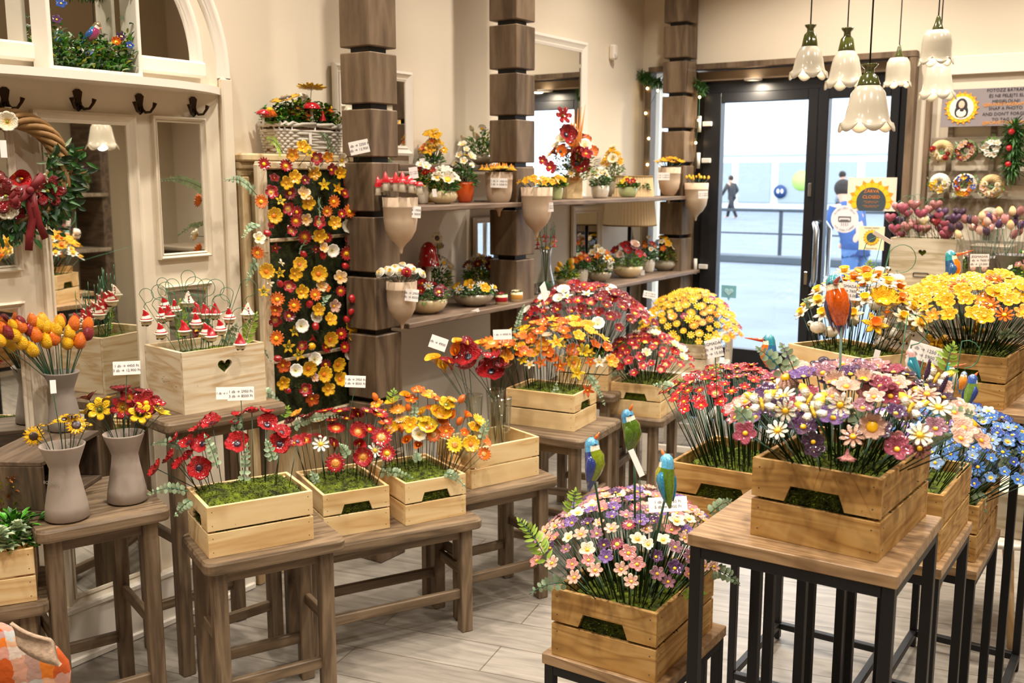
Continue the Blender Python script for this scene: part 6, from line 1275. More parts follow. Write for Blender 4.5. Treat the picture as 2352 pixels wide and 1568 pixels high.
# toadstool
b = onshelf(985, 668, -2.95, 1.0); t = thing('ceramic_toadstool', 'large red ceramic toadstool with white dots on the lower shelf', 'ceramic toadstool', b)
MB().lathe([(0, 0), (.02, 0), (.014, .05), (.011, .2), (0, .21)], 16).build('stalk', GLZW, t)
c = MB().lathe([(.056, .19), (.050, .20), (.043, .24), (.034, .275), (.018, .295), (0, .30)], 24)
for k_ in range(16): a = k_*2.4; z = .205+.085*((k_*7) % 16)/16; r = .050-.24*max(0, z-.2)*.9*(1 if z < .25 else 1.25); c.ball((r*cos(a)*.93, r*sin(a)*.93, z), (.006, .006, .006), 8, 6, 1)
c.build('cap', [REDG, WHG], t)
t = thing('ceramic_sunflower_pick', 'pale sunflower with a grey centre beside the toadstool', 'ceramic flower', onshelf(1005, 668, -2.93, 1.0)); me, ce = headmesh('sunflower', 'cream'); q = onX(1004, 547, -2.93)-V(t.location)
h_ = link('flower_head', me, t, q, Zq((1, -.5, .2))); h_.scale = (.03,)*3; link('centre', ce, h_); MB().sweep([(0, 0, 0), q*.5+V((0, .01, 0)), q], .002, 6).build('stem', STEML, t)
# little round gift boxes
for (px, py, m, lab, col) in ((1152,690,'9C1824','small cream gift box with a dark red ribbon band on the lower shelf','red'),(1187,682,'C89040','small cream gift box with a gold ribbon band on the lower shelf','cream')):
    b = onshelf(px, py+7, -2.70, 1.0); t = thing('round_gift_box', lab, 'gift box', b); MB().lathe([(0, 0), (.029, 0), (.029, .045), (0, .045)], 28).build('box', mat('cream_board', 'E8D8AC', .6), t); MB().lathe([(.0295, .013), (.030, .014), (.030, .034), (.0295, .035)], 28).build('ribbon_band', mat('ribbon_'+m, m, .35), t)
    for i in range(6): me, ce = headmesh('primrose', col); h_ = link('flower_head', me, t, (.018*cos(i*1.05)*(i > 0), .018*sin(i*1.05)*(i > 0), .05), Zq((.3*cos(i), .3*sin(i), 1))); h_.scale = (.012,)*3
    leafclump(random.Random(3), .025, .008, 24, (.014, .008), z0=.044).build('foliage', [LEAFM, LEAFD, LEAFG], t)
# glass bottle vase of red bells
b = onshelf(1253, 676, -2.74, 1.0); t = thing('glass_bottle_vase', 'tall clear glass bottle vase of wire stems beside the middle pillar', 'vase', b)
MB().lathe([(0, .005), (.046, 0), (.048, .01), (.047, .06), (.030, .13), (.026, .19), (.034, .245), (.031, .245), (.023, .19), (.027, .13), (.043, .06), (.042, .012), (0, .01)], 32).build('glass', VGLASS, t)
rn = random.Random(3)
for i in range(13):
    col = 'red' if i % 3 else 'gold'; a = rn.uniform(0, 6.28); rr = rn.uniform(.02, .055); hh = .25+rn.uniform(-.02, .05); p = b+V((rr*cos(a), rr*sin(a)*1.1, hh)); top = p+UP*.07
    t = flower('trumpet', col, b+UP*.02, p, (0, 0, -1), .017, 'nodding over the glass bottle vase', 'nodding bells on hooked wires in the glass bottle vase', None)
    o = V((cos(a)*.5, sin(a)*.5, 0))*.03; b_ = b+UP*.02; MB().sweep([V((0, 0, 0)), (b+UP*.2+V((rr*.3*cos(a), rr*.3*sin(a), 0)))-b_, top-o*.8-b_, top-b_+UP*.012, p+UP*.016-b_], .0011, 5).build('stem', STEML, t)
MB_ = MB().lathe([(0, .012), (.038, .012), (.040, .055), (0, .07)], 20).build('pebble_fill', mat('green_wire_mass', '2A5A34', .7, noise_amt=.6, nscale=60), bpy.data.objects['glass_bottle_vase'])
# ================================================================ HANGING POINTED WALL VASES
def wallvase(label, px, ytop, ybot, x, y=None, band=True):
    p = onX(px, ytop, x) if y is None else onY(px, ytop, y); q = onX(px, ybot, x) if y is None else onY(px, ybot, y); h = p.z-q.z; w = h*.31
    t = thing('pointed_clay_wall_vase', label, 'wall vase', (p.x, p.y, q.z), 0, 'pointed clay vases hanging on the timber pillars')
    pr = [(0, 0), (w*.05, .0), (w*.09, h*.03), (w*.12, h*.10), (w*.28, h*.17), (w*.62, h*.27), (w*.88, h*.42), (w*.97, h*.6), (w*.99, h*.82), (w*1.03, h*.835), (w*1.0, h*.845), (w*1.02, h), (w*.94, h), (w*.92, h*.8), (0, h*.8)]
    MB().lathe(pr, 36, M=None).build('body', CLAYB, t); MB().lathe([(0, h*.9), (w*.93, h*.9)], 24).build('fill', MOSSD, t)
    return t, V((p.x, p.y, p.z)), w
X1 = -2.618
wv = [wallvase('clay wall vase of red toadstools on the first pillar', 919, 453, 583, X1), wallvase('clay wall vase of roses below the toadstool vase', 922, 645, 757, X1),
      wallvase('clay wall vase of nodding yellow bells on the left face of the middle pillar', 1146, 395, 497, None, 4.02), wallvase('clay wall vase of open yellow flowers on the right face of the middle pillar', 1233, 430, 547, X1),
      wallvase('clay wall vase of orange-yellow petals on the left face of the door-side pillar', 1538, 384, 467, None, 5.935), wallvase('clay wall vase of small yellow buds on the door side of the last pillar', 1600, 420, 507, X1)]
rn = random.Random(31)
# toadstools
if True:
    tm = None
    for i in range(22):
        a = i*2.4; q = sqrt((i+.5)/22); p = wv[0][1]+V((wv[0][2]*1.3*q*cos(a), wv[0][2]*1.3*q*sin(a), .012+.028*(1-q)+rn.uniform(-.008, .01))); gn = i % 5 == 0
        t = thing('ceramic_toadstool', ('pointed red gnome-capped stake' if gn else 'small red dotted ceramic toadstool')+' in the clay wall vase on the first pillar', 'ceramic toadstool', p, 0, 'red toadstools in the wall vase')
        if 'ts' not in HC:
            HC['ts'] = (MB().lathe([(0, 0), (.010, 0), (.007, .02), (.007, .03)], 12).mesh('stalk', WHG), MB().lathe([(.013, .026), (.012, .03), (.008, .036), (0, .039)], 14).mesh('cap', REDG), MB().lathe([(.011, .024), (.009, .034), (.004, .05), (0, .056)], 12).mesh('pointed_cap', REDG), [MB()])
            dm = MB(); [dm.ball((.0095*cos(k*1.9), .0095*sin(k*1.9), .033), .0017, 6, 4) for k in range(6)]; HC['tsd'] = dm.mesh('dots', WHG)
        link('stalk', HC['ts'][0], t); link('pointed_cap' if gn else 'cap', HC['ts'][2 if gn else 1], t)
        if not gn: link('dots', HC['tsd'], t)
        t.scale = (1.35,)*3
def vasefill(k, n, kinds, r, desc, grp, rad=1.25, up=.03, nrm=None, seed=1):
    rnd = random.Random(seed); t0, top, w = wv[k]
    for i in range(n):
        a = i*2.4+seed; q = sqrt((i+.5)/n); p = top+V((w*rad*q*cos(a), w*rad*q*sin(a), up+up*(1-q)+rnd.uniform(-.006, .006))); kd, col = rnd.choice(kinds); nv = nrm or (V((cos(a)*q*1.1, sin(a)*q*1.1, .7))+(CAM-p).normalized()*.5)
        flower(kd, col, top+V((w*.4*q*cos(a), w*.4*q*sin(a), -.02)), p, nv, r*rnd.uniform(.85, 1.15), ('at the left' if (p-top).dot(_rt) < 0 else 'at the right')+' of '+desc, grp)
vasefill(1, 16, [('rose','white_yellow'),('rose','white_yellow'),('rose','red')], .021, 'the wall vase of roses', 'white and red ceramic roses in the wall vase', 1.45, .03, seed=2)
vasefill(2, 20, [('trumpet','yellow')], .021, 'the wall vase of nodding bells', 'nodding yellow bells in the wall vase', 1.35, .012, V((0, 0, -1)), seed=3)
vasefill(3, 20, [('primrose','yellow'),('star','yellow')], .022, 'the middle-pillar yellow wall vase', 'yellow ceramic flowers in the wall vase', 1.35, .022, seed=4)
vasefill(4, 14, [('star','gold'),('star','orange_yellow')], .030, 'the orange-petal wall vase', 'orange-yellow petals in the wall vase', 1.3, .028, V((.2, -.2, 1)), seed=5)
vasefill(5, 12, [('tulip','yellow'),('tulip','lemon')], .010, 'the door-side wall vase of buds', 'small yellow buds in the wall vase', 1.2, .02, V((0, 0, 1)), seed=6)
# ================================================================ BASKET ON THE MANTEL
def basket(label, p, L, D, H, flare=.12):
    t = thing('wicker_basket', label, 'basket', p); 
    def outline(k, z, off=0, ph=0):
        s = 1+flare*z/H; l, d = L*s/2, D*s/2; r = min(l, d)*.5; pts = []
        for i in range(72):
            a = 2*pi*i/72; c_, s_ = cos(a), sin(a); x = d*abs(c_)**.5*(1 if c_ > 0 else -1); y = l*abs(s_)**.35*(1 if s_ > 0 else -1)
            w = off*sin(a*18+ph); n_ = V((c_, s_, 0)); pts.append(V((x, y, z))+n_*w)
        return pts+[pts[0]]
    mb = MB(); rows = 9
    for i in range(rows): mb.sweep(outline(i, .006+(H-.02)*i/rows, .0045, pi*(i % 2)), .0062, 6, cap=False)
    mb.build('weave', mat('white_wicker', 'C8C0B2', .6, noise_amt=.15, nscale=14), t)
    sb = MB(); o0, o1 = outline(0, 0), outline(0, H*.98)
    for i in range(0, 72, 4): sb.sweep([o0[i], o1[i]], .004, 6)
    sb.build('stakes', mat('white_wicker', 'C8C0B2'), t)
    rb = MB(); o = outline(0, H, 0)
    for s in (0, pi): rb.sweep([q+V((.004*cos(i*.8+s), .004*cos(i*.8+s), .006*sin(i*.8+s))) for i, q in enumerate(o)], .0065, 6)
    rb.build('braided_rim', mat('white_wicker', 'C8C0B2'), t)
    lin_ = MB(); lin_.prism([(q.x*.94, q.y*.94) for q in outline(0, H*.9)[:-1]], .01, H*.9, 2); lin_.build('soil', mat('brown_chips', '6E4A32', .9, noise_amt=.4, nscale=40), t)
    return t
bp = onX(692, 352, -3.02); bp.z = 1.6855; bk = basket('white wicker basket of autumn flowers on top of the mantel', (-3.012, bp.y, 1.6855), .325, .13, .115)
rn = random.Random(5); lc = MB()
for i in range(950):
    y = rn.uniform(-.19, .19); x = rn.uniform(-.055, .06); e = rn.random(); z = .105+e*.10*(1-(y/.26)**2); lc.leaf((x, y, z), (rn.uniform(-.6, 1), rn.uniform(-1, 1), rn.uniform(0, 1)), rn.uniform(.018, .034), rn.uniform(.011, .018), rn.choice((0, 0, 1, 1, 2)))
lc.build('foliage', [LEAFD, LEAFM, LEAFY], bk)
def bkh(px, py, kd, col, r, nv, x=-2.97, stem=True):
    p = onX(px, py, x)-V(bk.location); me, ce = headmesh(kd, col); h_ = link('flower_head', me, bk, p, Zq(nv)); h_.scale = (r,)*3
    if ce: link('centre', ce, h_)
    if stem: b = V((p.x*.6, p.y*.85, .1)); s = link('stem', STM, bk, b, Zq(p-b)); s.scale = (1, 1, (p-b).length)
bkh(715, 200, 'sunflower', 'gold', .062, (-.1, .15, 1)); bkh(655, 226, 'sunflower', 'gold', .062, (.0, -.35, 1)); bkh(619, 250, 'cone', 'orange', .03, (.1, -.2, 1)); bkh(757, 246, 'cone', 'orange', .03, (.1, .3, 1))
bkh(670, 257, 'gerbera', 'red_cream', .017, (1, -.5, .4)); bkh(684, 248, 'gerbera', 'red_cream', .017, (1, -.3, .8)); bkh(702, 266, 'star', 'deep_orange', .026, (1, -.5, .3))
for (px, py, k_) in ((715, 243, 1.0), (604, 257, .7)):
    p = onX(px, py, -2.96)-V(bk.location); MB().lathe([(.038*k_, -.012*k_), (.036*k_, 0), (.02*k_, .012*k_), (0, .015*k_)], 20).build('toadstool_cap', REDG, bk, p); MB().sweep([(p.x, p.y, .1), (p.x, p.y, p.z-.01)], .007*k_, 8).build('toadstool_stalk', GLZW, bk)
p = onX(741, 266, -2.955)-V(bk.location); MB().lathe([(.014, 0), (.010, .015), (.003, .04), (0, .045)], 12).build('gnome_hat', REDG, bk, p-UP*.02)
p = onX(696, 228, -3.04)-V(bk.location); MB().ball(p, .027).build('white_globe', mat('white_globe_glass', 'F4EEE2', .3), bk)
tg = MB().box((0, 0, 0), (.002, .014, .046), .0008).build('price_label', CARD, bk, onX(713, 318, -2.928)-V(bk.location))
# ================================================================ PENDANT LAMPS
GREENGL = mat('green_cap_glaze', '424619', .15, coat=1, noise_amt=.3, nscale=12)
def glowmat():
    m, n, b = nt('lit_white_porcelain'); b.inputs['Base Color'].default_value = lin('C2B8A4'); b.inputs['Roughness'].default_value = .18; b.inputs['Coat Weight'].default_value = .8
    b.inputs['Subsurface Weight'].default_value = .0; return m
PORC = glowmat()
def pendant(label, px, ytop, ybot, wpx, t_, capf=.24, petals=6, style=0, flip=None):
    p1, p0 = onD(px, ytop, t_), onD(px, ybot, t_); H = p1.z-p0.z; R = wpx/2*t_/FPX
    t = thing('flower_bell_pendant', label, 'pendant lamp', (p1.x, p1.y, p0.z), 0, 'white ceramic bell-flower pendant lamps')
    zc_ = H*(1-capf); sc = lambda a, i: 1+(.05*cos(a*petals) if i >= nb-3 else 0)
    if style == 0: pr = [(R*.36, zc_), (R*.47, zc_-.05*H), (R*.60, zc_-.13*H), (R*.69, H*.38), (R*.74, H*.28), (R*.79, H*.19), (R*.86, H*.10), (R*.97, 0)]
    else: pr = [(R*.30, zc_), (R*.62, H*.70), (R*.80, H*.60), (R*.86, H*.45), (R*.86, H*.28), (R*.88, H*.16), (R*.94, H*.06), (R*1.0, 0)]
    nb = len(pr); inner = [(r-.003, z-.001) for r, z in pr[::-1]]
    full = pr+inner; zf = lambda a, i: (.075*H*(abs(sin(a*petals/2))*-1+.5) if i in (nb-1, nb) else 0)
    MB().lathe(full, 64, rf=lambda a, i: 1+(.05*abs(cos(a*petals/2))-.02 if nb-1 <= i <= nb else 0), zf=lambda a, i: (.15*H*(1-abs(cos(a*petals/2))) if i in (nb-1, nb) else .06*H*(1-abs(cos(a*petals/2))) if i in (nb-2, nb+1) else 0)).build('bell_shade', PORC, t)
    if style == 0: cp = [(0, H), (R*.30, H), (R*.27, H*.97), (R*.17, H*.93), (R*.17, H*.87), (R*.30, H*.82), (R*.40, zc_+.001), (R*.41, zc_-.004), (R*.3, zc_)]
    else: cp = [(0, H), (R*.10, H), (R*.13, H*.95), (R*.20, H*.85), (R*.28, H*.77), (R*.36, zc_), (R*.2, zc_-.003)]
    MB().lathe(cp, 32).build('green_cap', GREENGL, t)
    MB().sweep([(0, 0, H), (0, 0, CEIL-p0.z)], .0028, 8).build('cord', BLACK, t)
    MB().ball((0, 0, H*.38), (R*.34, R*.34, R*.4), 14, 10).build('bulb', mat('pendant_bulb', 'FFE9C8', .3, emit=5), t)
    l = bpy.data.lights.new('lamp', 'POINT'); l.energy = .7; l.color = (1, .86, .66); l.shadow_soft_size = .03; lo = bpy.data.objects.new('lamp', l); COL.objects.link(lo); lo.location = (p1.x, p1.y, p0.z+H*.12)
    MB().lathe([(0, 0), (.05, 0), (.05, .02), (0, .02)], 20).build('ceiling_rose', WHITE, t, (0, 0, CEIL-p0.z-.021))
    return t
pendant('bell-shaped pendant lamp farthest left, with an olive green cap', 1862, 57, 180, 90, 4.0, .38)
pendant('bell-shaped pendant lamp second from the left, with a tall brown-green neck', 1947, 64, 203, 94, 4.3, .36)
pendant('largest and lowest bell-shaped pendant lamp, in front of the door', 1998, 147, 302, 128, 3.3, .30)
pendant('small bell-shaped pendant lamp with a thin pointed green cap', 2066, 104, 200, 62, 5.0, .30, style=1)
pendant('upper of the two overlapping bell pendants at the right, with a thin green cap', 2156, 36, 148, 78, 4.2, .30, style=1)
pendant('lower of the two overlapping bell pendants at the right, partly hidden', 2160, 100, 229, 86, 4.7, .3)
# ================================================================ PRICE CARDS
def card(label, px, py, wpx, hpx, t_, lines, tilt=0, yaw=0, pitch=0, stake=None, small=False, size=None, group=None, cat='price card'):
    p = onD(px, py, t_); w, h = wpx*t_/FPX, hpx*t_/FPX
    t = thing('price_card', label, cat, p, 0, group); cd = (CAM-p).normalized(); base = (-cd).to_track_quat('Y', 'Z').to_matrix().to_4x4() if False else None
    yv = -cd; zv = (UP-yv*UP.dot(yv)).normalized(); xv = yv.cross(zv); M_ = Matrix((xv, yv, zv)).transposed().to_4x4()
    t.matrix_world = Matrix.Translation(p)@M_@Matrix.Rotation(RD(yaw), 4, 'Z')@Matrix.Rotation(RD(pitch), 4, 'X')@Matrix.Rotation(RD(-tilt), 4, 'Y')
    MB().box((0, 0, 0), (w, .0012, h), .0003).build('card', CARD, t)
    if lines: link('lettering', textmesh('\n'.join(lines), size or h*.27, INK), t, (0, -.0012, 0), (RD(90), 0, 0))
    if stake is not None:
        q = t.matrix_world.inverted()@V(stake); MB().sweep([(0, .001, -h*.3), q], .0011, 5).build('wire_stake', STEML, t)
    return t
def tx(px, py, x): return (onX(px, py, x)-CAM).dot(_f)
A2 = ['1 db → 4450 Ft', '3 db → 12.900 Ft']; A3 = ['1 db → 2950 Ft', '3 db → 8500 Ft']; A4 = ['1 db → 7600 Ft', '', '2 db → 15.000 Ft']; A5 = ['1 db → 1250 Ft', '5 db → 5900 Ft']; A6 = ['1 db → 1950 Ft', '3 db → 5000 Ft']
card('white price card standing in the tulip vase before the mirror', 136, 722, 42, 28, 3.45, A2, 3, 0, 0, v3+UP*.18)
card('white price card reading 4450 above the lily vase', 291, 845, 59, 31, 2.75, A2, -1, 0, 0, v2+UP*.19)
card('white price card reading 2950 above the red poppy crate', 553, 904, 59, 31, 2.72, A3, -1, 0, 0, cpt('A', .5, .6))
card('half hidden price card lying against the heart cut-out gnome box', 519, 903, 48, 28, 2.98, ['1 db → 4950 Ft'], -2, 25, 0)
card('narrow edge-on price card beside the tulip vase', 122, 888, 32, 31, 2.55, None, 0, 68, 0, v1+UP*.2)
card('blank-looking price card tilted in the left glass vase of callas', 1007, 788, 40, 30, 3.3, ['1 db → 4900 Ft'], -20, 0, 0, b0+UP*.3)
card('price card above the orange flowers of the rear glass vase', 1154, 768, 43, 23, 3.75, ['1 db → 4900 Ft'], 2, 0, 0, b2+UP*.3)
card('price card at the lower right of the moss panel', 816, 876, 47, 27, 3.1, A3, -4, 0, 0, cpt('B', .6, .8))
card('tilted price card at the top right of the moss panel', 825, 338, 45, 30, 3.95, ['1 db → 2250 Ft', '3 db → 12.900 Ft'], 12, 0, 0, V((-2.93, 3.2, 1.60)))
card('price card pinned on the first pillar over the toadstools', 950, 397, 20, 26, tx(950, 397, -2.65), A6, 8, 0, 0, None, size=.006)
card('price card on the clay vase of red toadstools', 951, 487, 31, 26, tx(951, 487, -2.545), A6, -3, 0, 0)
card('price card on the clay vase of white and red roses', 946, 678, 31, 28, tx(946, 678, -2.545), A3, -7, 0, 0)
card('price card on the clay vase of nodding yellow bells', 1146, 420, 39, 22, 4.74, A6, -2, 0, 0)
card('price card on the clay vase of open yellow flowers', 1261, 476, 20, 21, tx(1261, 476, -2.545), A6, 4, 0, 0, size=.008)
card('price card on the clay vase of orange-yellow petals', 1524, 405, 28, 17, 6.28, A6, 0, 0, 0, size=.011)
card('price card on the door-side clay vase of buds', 1615, 447, 22, 17, tx(1615, 447, -2.54), A6, 2, 0, 0, size=.010)
card('edge-on price card standing in the dark red flowers', 1250, 670, 26, 40, 4.35, None, 30, 60, 0, cpt('E', .1, .5))
card('price card between the dark red and the yellow daisy flowers', 1446, 698, 31, 17, 5.2, A6, 2, 0, 0, cpt('F', .1, .5))
card('tilted price card in front of the door-side pillar', 1492, 677, 30, 16, 5.3, A6, -10, 10, 0, cpt('F', .3, .6))
card('price card reading 7600 at the left of the small red flowers', 1640, 800, 38, 42, 2.25, ['JÉGMADÁR']+A4[:1]+A4[2:], 14, 0, 0, cpt('H', .25, .55), size=.0088)
card('price card reading 7600 just behind the kingfisher facing the viewer', 1950, 668, 32, 42, 2.9, ['JÉGMADÁR']+A4[:1]+A4[2:], -4, 0, 0, cpt('L', .55, .4), size=.0105)
card('large price card reading 1250 at the back right of the pink flowers', 2125, 811, 76, 40, 1.98, A5, -14, 0, 0, cpt('I', .85, .7))
card('price card reading 1250 among the pale pink flowers behind the birds', 1534, 1158, 88, 36, 2.05, A5, 6, 0, -20, cpt('J', .65, .6))
card('edge-on price card between the birds of the pale pink crate', 1462, 1063, 14, 66, 1.95, None, 26, 20, 0, cpt('J', .5, .6))
card('price card reading 7600 beside the kingfisher above the yellow flowers', 2250, 598, 40, 29, 3.2, ['JÉGMADÁR']+A4[:1]+A4[2:], 2, 0, 0, cpt('M', .65, .6), size=.0095)
card('edge-on price card in front of the sunflower notice', 2027, 545, 46, 10, 3.0, None, -32, 0, 20, cpt('L', .6, .4))
card('small card behind the yellow flowers below the tall kingfisher', 2165, 661, 28, 16, 3.6, A6, 4, 0, 0, cpt('M', .4, .9), size=.010)
card('narrow white card leaning right of the fern above the yellow flowers', 2248, 662, 10, 34, 3.15, None, -38, 0, 0, cpt('M', .6, .5))
card('left label card on the pale heart cut-out box', 2085, 574, 33, 17, 5.30, A3, 2, 0, 0, size=.010)
card('right label card on the pale heart cut-out box', 2153, 577, 32, 17, 5.38, A3, 2, 0, 0, size=.010)
card('price card among the dusky ceramic tulips in the grey buckets', 2290, 517, 32, 17, 5.35, A3, 5, 0, 0, onD(2290, 560, 5.5), size=.010)
card('narrow blank card behind the pink flowers, left of the large price card', 2012, 822, 14, 38, 2.0, None, -12, 30, 0, cpt('I', .6, .8))
card('price label hanging from the taupe bowl at the left of the lower shelf', 1090, 715, 22, 8, tx(1090, 715, -2.66), None, 20, 0, 0)
card('small price label on the taupe bowl of yellow and white flowers', 1401, 610, 12, 16, tx(1401, 610, -2.75), None, 4, 0, 0); card('small price label on the small cream bowl of tulip buds', 1317, 646, 8, 17, tx(1317, 646, -2.745), None, -12, 0, 0)
card('small price label on the slim ribbed white cup', 1476, 627, 9, 14, tx(1476, 627, -2.79), None, 0, 0, 0); card('small price label on the cream squat pot of the upper left shelf', 998, 443, 10, 18, tx(998, 443, -2.74), None, 6, 0, 0)
card('small price label on the yellow pot arrangement', 970, 372, 12, 16, tx(970, 372, -2.90), None, 6, 0, 0)
# ================================================================ WREATH ON THE HOOK
def wreath(label, c, R, x_n, seed=1, ring='B89A6A', cols=(), nl=60, leafm=None, fr=.02, full=(0, 2*pi), nf=10, thick=.02, group=None, twist=True, name='flower_wreath'):
    """ring in the plane facing n"""
    t = link(name, None, None, c, x_n.to_track_quat('Z', 'Y')); tag(t, label, 'wreath', group); rnd = random.Random(seed); mb = MB()
    for k in range(7 if twist else 3):
        ph = k*2*pi/7; mb.sweep([((R+thick*cos(ph+a*3.3))*cos(a), (R+thick*cos(ph+a*3.3))*sin(a), thick+thick*sin(ph+a*3.3)) for a in [2*pi*i/48 for i in range(49)]], thick*.42, 6, cap=False)
    mb.build('woven_ring', mat('ring_'+ring, ring, .7, noise_amt=.2, nscale=30), t); lf = MB()
    for i in range(nl):
        a = rnd.uniform(*full); d = rnd.gauss(0, thick*.9); b = V(((R+d)*cos(a), (R+d)*sin(a), thick*1.6)); lf.leaf(b, (rnd.uniform(-1, 1), rnd.uniform(-1, 1), rnd.uniform(0, .8)), rnd.uniform(.6, 1.3)*thick*1.3, rnd.uniform(.3, .6)*thick, rnd.randrange(3), nrm=V((rnd.uniform(-.5, .5), rnd.uniform(-.5, .5), 1)))
    lf.build('foliage', leafm or [LEAFD, LEAFM, LEAFG], t)
    for i in range(nf):
        kd, col = rnd.choice(cols); a = full[0]+(full[1]-full[0])*(i+.5)/nf; me, ce = headmesh(kd, col); h_ = link('flower_head', me, t, ((R+rnd.uniform(-.5, .5)*thick)*cos(a), (R+rnd.uniform(-.5, .5)*thick)*sin(a), thick*2.4), Zq((rnd.uniform(-.4, .4), rnd.uniform(-.4, .4), 1))); s = fr*rnd.uniform(.8, 1.2); h_.scale = (s,)*3
        if ce: link('centre', ce, h_)
    return t
nX = V((1, -.25, 0)).normalized(); cw = onX(22, 388, -2.955)
wr = wreath('large woven willow wreath with red flowers and a red ribbon bow hanging at the left', cw, .148, nX, 5, '8E6A3C', [('calla','cream'),('lily','dark_red')], 420, [LEAFD, LEAFD, LEAFG], .03, (RD(160), RD(385)), 0, .022)
Mi = wr.matrix_basis.inverted(); Rq = wr.rotation_euler.to_matrix() if wr.rotation_mode != 'QUATERNION' else wr.rotation_quaternion.to_matrix()
def wadd(px, py, kd, col, r, dx=.0, up=0):
    p = onX(px, py, -2.90+dx); q = Mi@p; me, ce = headmesh(kd, col); nv = V((-.2+random.uniform(-.3, .3), .1+up, 1)); h_ = link('flower_head', me, wr, q, Zq(nv)); h_.scale = (r,)*3
    if ce: link('centre', ce, h_)
for it in ((17,280,'bindweed','cream',.030),(15,452,'lily','dark_red',.052),(108,440,'lily','dark_red',.052),(52,410,'calla','red',.045),(147,400,'calla','cream',.036),(12,478,'bindweed','cream',.036),(143,447,'calla','cream',.032),(112,400,'star','cream',.018),(105,482,'star','cream_yellow',.032),(132,470,'calla','red',.034),(160,382,'trumpet','dark_red',.02),(160,405,'trumpet','dark_red',.02),(42,490,'trumpet','dark_red',.02)): wadd(*it)
RIB = mat('red_velvet_ribbon', '6E0A12', .6)
def ribbon(pxs, w, par, x=-2.875):
    pts = [Mi@onX(a, b, x+.006*sin(i*1.3)) for i, (a, b) in enumerate(pxs)]; vs = []; fs = []
    for i, p in enumerate(pts):
        d = (pts[min(i+1, len(pts)-1)]-pts[max(i-1, 0)]).normalized(); s = V((-d.y, d.x, .25*sin(i*.9))).normalized()*w/2; nz = V((0, 0, .0012)); vs += [p-s-nz, p+s-nz, p+s+nz, p-s+nz]
    for i in range(len(pts)-1):
        for j in range(4): a = i*4; fs.append([a+j, a+(j+1) % 4, a+4+(j+1) % 4, a+4+j])
    fs += [[3, 2, 1, 0], [len(vs)-4, len(vs)-3, len(vs)-2, len(vs)-1]]
    MB().add(vs, fs).build('ribbon_tail', RIB, par)
ribbon([(70,440),(68,470),(75,500),(68,540),(66,575)], .022, wr); ribbon([(72,440),(80,475),(90,515),(104,548)], .020, wr, -2.87); ribbon([(68,438),(50,452),(32,466),(26,458),(45,436),(66,432)], .024, wr, -2.865); ribbon([(72,436),(86,418),(98,400),(90,408),(76,430)], .022, wr, -2.865)
MB().ball(Mi@onX(69, 437, -2.862), (.012, .012, .009)).build('ribbon_knot', RIB, wr)
for i in range(9):   # pine twigs
    a = RD(170+i*26); b = V((.15*cos(a), .15*sin(a), .035)); d = V((cos(a)+.6*sin(a*3), sin(a)+.4*cos(a*5), .3)).normalized(); tw = MB(); tw.sweep([b, b+d*.06], .0015, 5, 1)
    for j in range(26):
        for s in (-1, 1): tw.leaf(b+d*(.06*j/26), d*.8+V((-d.y, d.x, .3))*s*.8, .016, .0022, 0)
    tw.build('pine_twig', [LEAFD, LEAFB], wr)
rn = random.Random(2); lf = MB()
for i in range(420):
    a = rn.uniform(RD(165), RD(378)); d = rn.gauss(0, .028); b = V(((.148+d)*cos(a), (.148+d)*sin(a), .03+rn.random()*.02)); lf.leaf(b, (cos(a)+rn.uniform(-1, 1), sin(a)+rn.uniform(-1, 1), rn.uniform(0, .7)), rn.uniform(.025, .05), rn.uniform(.008, .02), rn.randrange(2), nrm=V((rn.uniform(-.6, .6), rn.uniform(-.6, .6), 1)))
lf.build('lower_foliage', [LEAFD, mat('wreath_dark_leaf', '1E3A1C', .5, noise_amt=.3)], wr)
MB().box(Mi@onX(8, 342, -2.9), (.018, .05, .001), .0003).build('price_label', CARD, wr)
# ================================================================ FLOWER-FILLED WHITE FRAME ON THE BOW SHELF
fb = onX(218, 165, -2.865); yA, yB = onX(113, 100, -2.865).y, onX(327, 100, -2.865).y; ZS = ZA-.035
t = thing('planted_white_frame', 'open white window frame planter with greenery and a ceramic bird on the arched panel shelf', 'planter', (-2.912, (yA+yB)/2, ZS+.0005)); Lf = yB-yA; Hf = .30
for s in (-1, 1): MB().box((0, 0, 0), (.085, .014, Hf), .002).build('frame_side', WHITE, t, (0, s*(Lf/2-.007), Hf/2))
for z in (.006, Hf-.006): MB().box((0, 0, 0), (.085, Lf-.028, .012), .002).build('frame_rail', WHITE, t, (0, 0, z))
rn = random.Random(8); lf = MB(); Z1 = V((0, 0, 1))
for i in range(900):
    y = rn.uniform(-Lf/2+.02, Lf/2-.02); e = abs(y)/(Lf/2); hh = .035+.085*rn.random()+(.11*max(0, (e-.55)/.45) if y < 0 else .15*max(0, (e-.72)/.28)); z = rn.uniform(.012, hh); x = rn.uniform(-.03, .035)
    lf.leaf((x, y, z), (rn.uniform(-.3, 1), rn.uniform(-.8, .8), rn.uniform(.1, 1)), rn.uniform(.012, .03), rn.uniform(.006, .016), rn.choice((0, 0, 1, 1, 2, 3)))
for i in range(900):
    c = V((rn.uniform(-.025, .03), rn.choice((-.11, -.07, -.02, .03, .06, .1))+rn.gauss(0, .008), rn.uniform(.02, .11 if rn.random() < .4 else .06))); lf.leaf(c, (rn.uniform(-.4, .8), rn.uniform(-.6, .6), rn.uniform(.4, 1)), .014, .0018, 4)
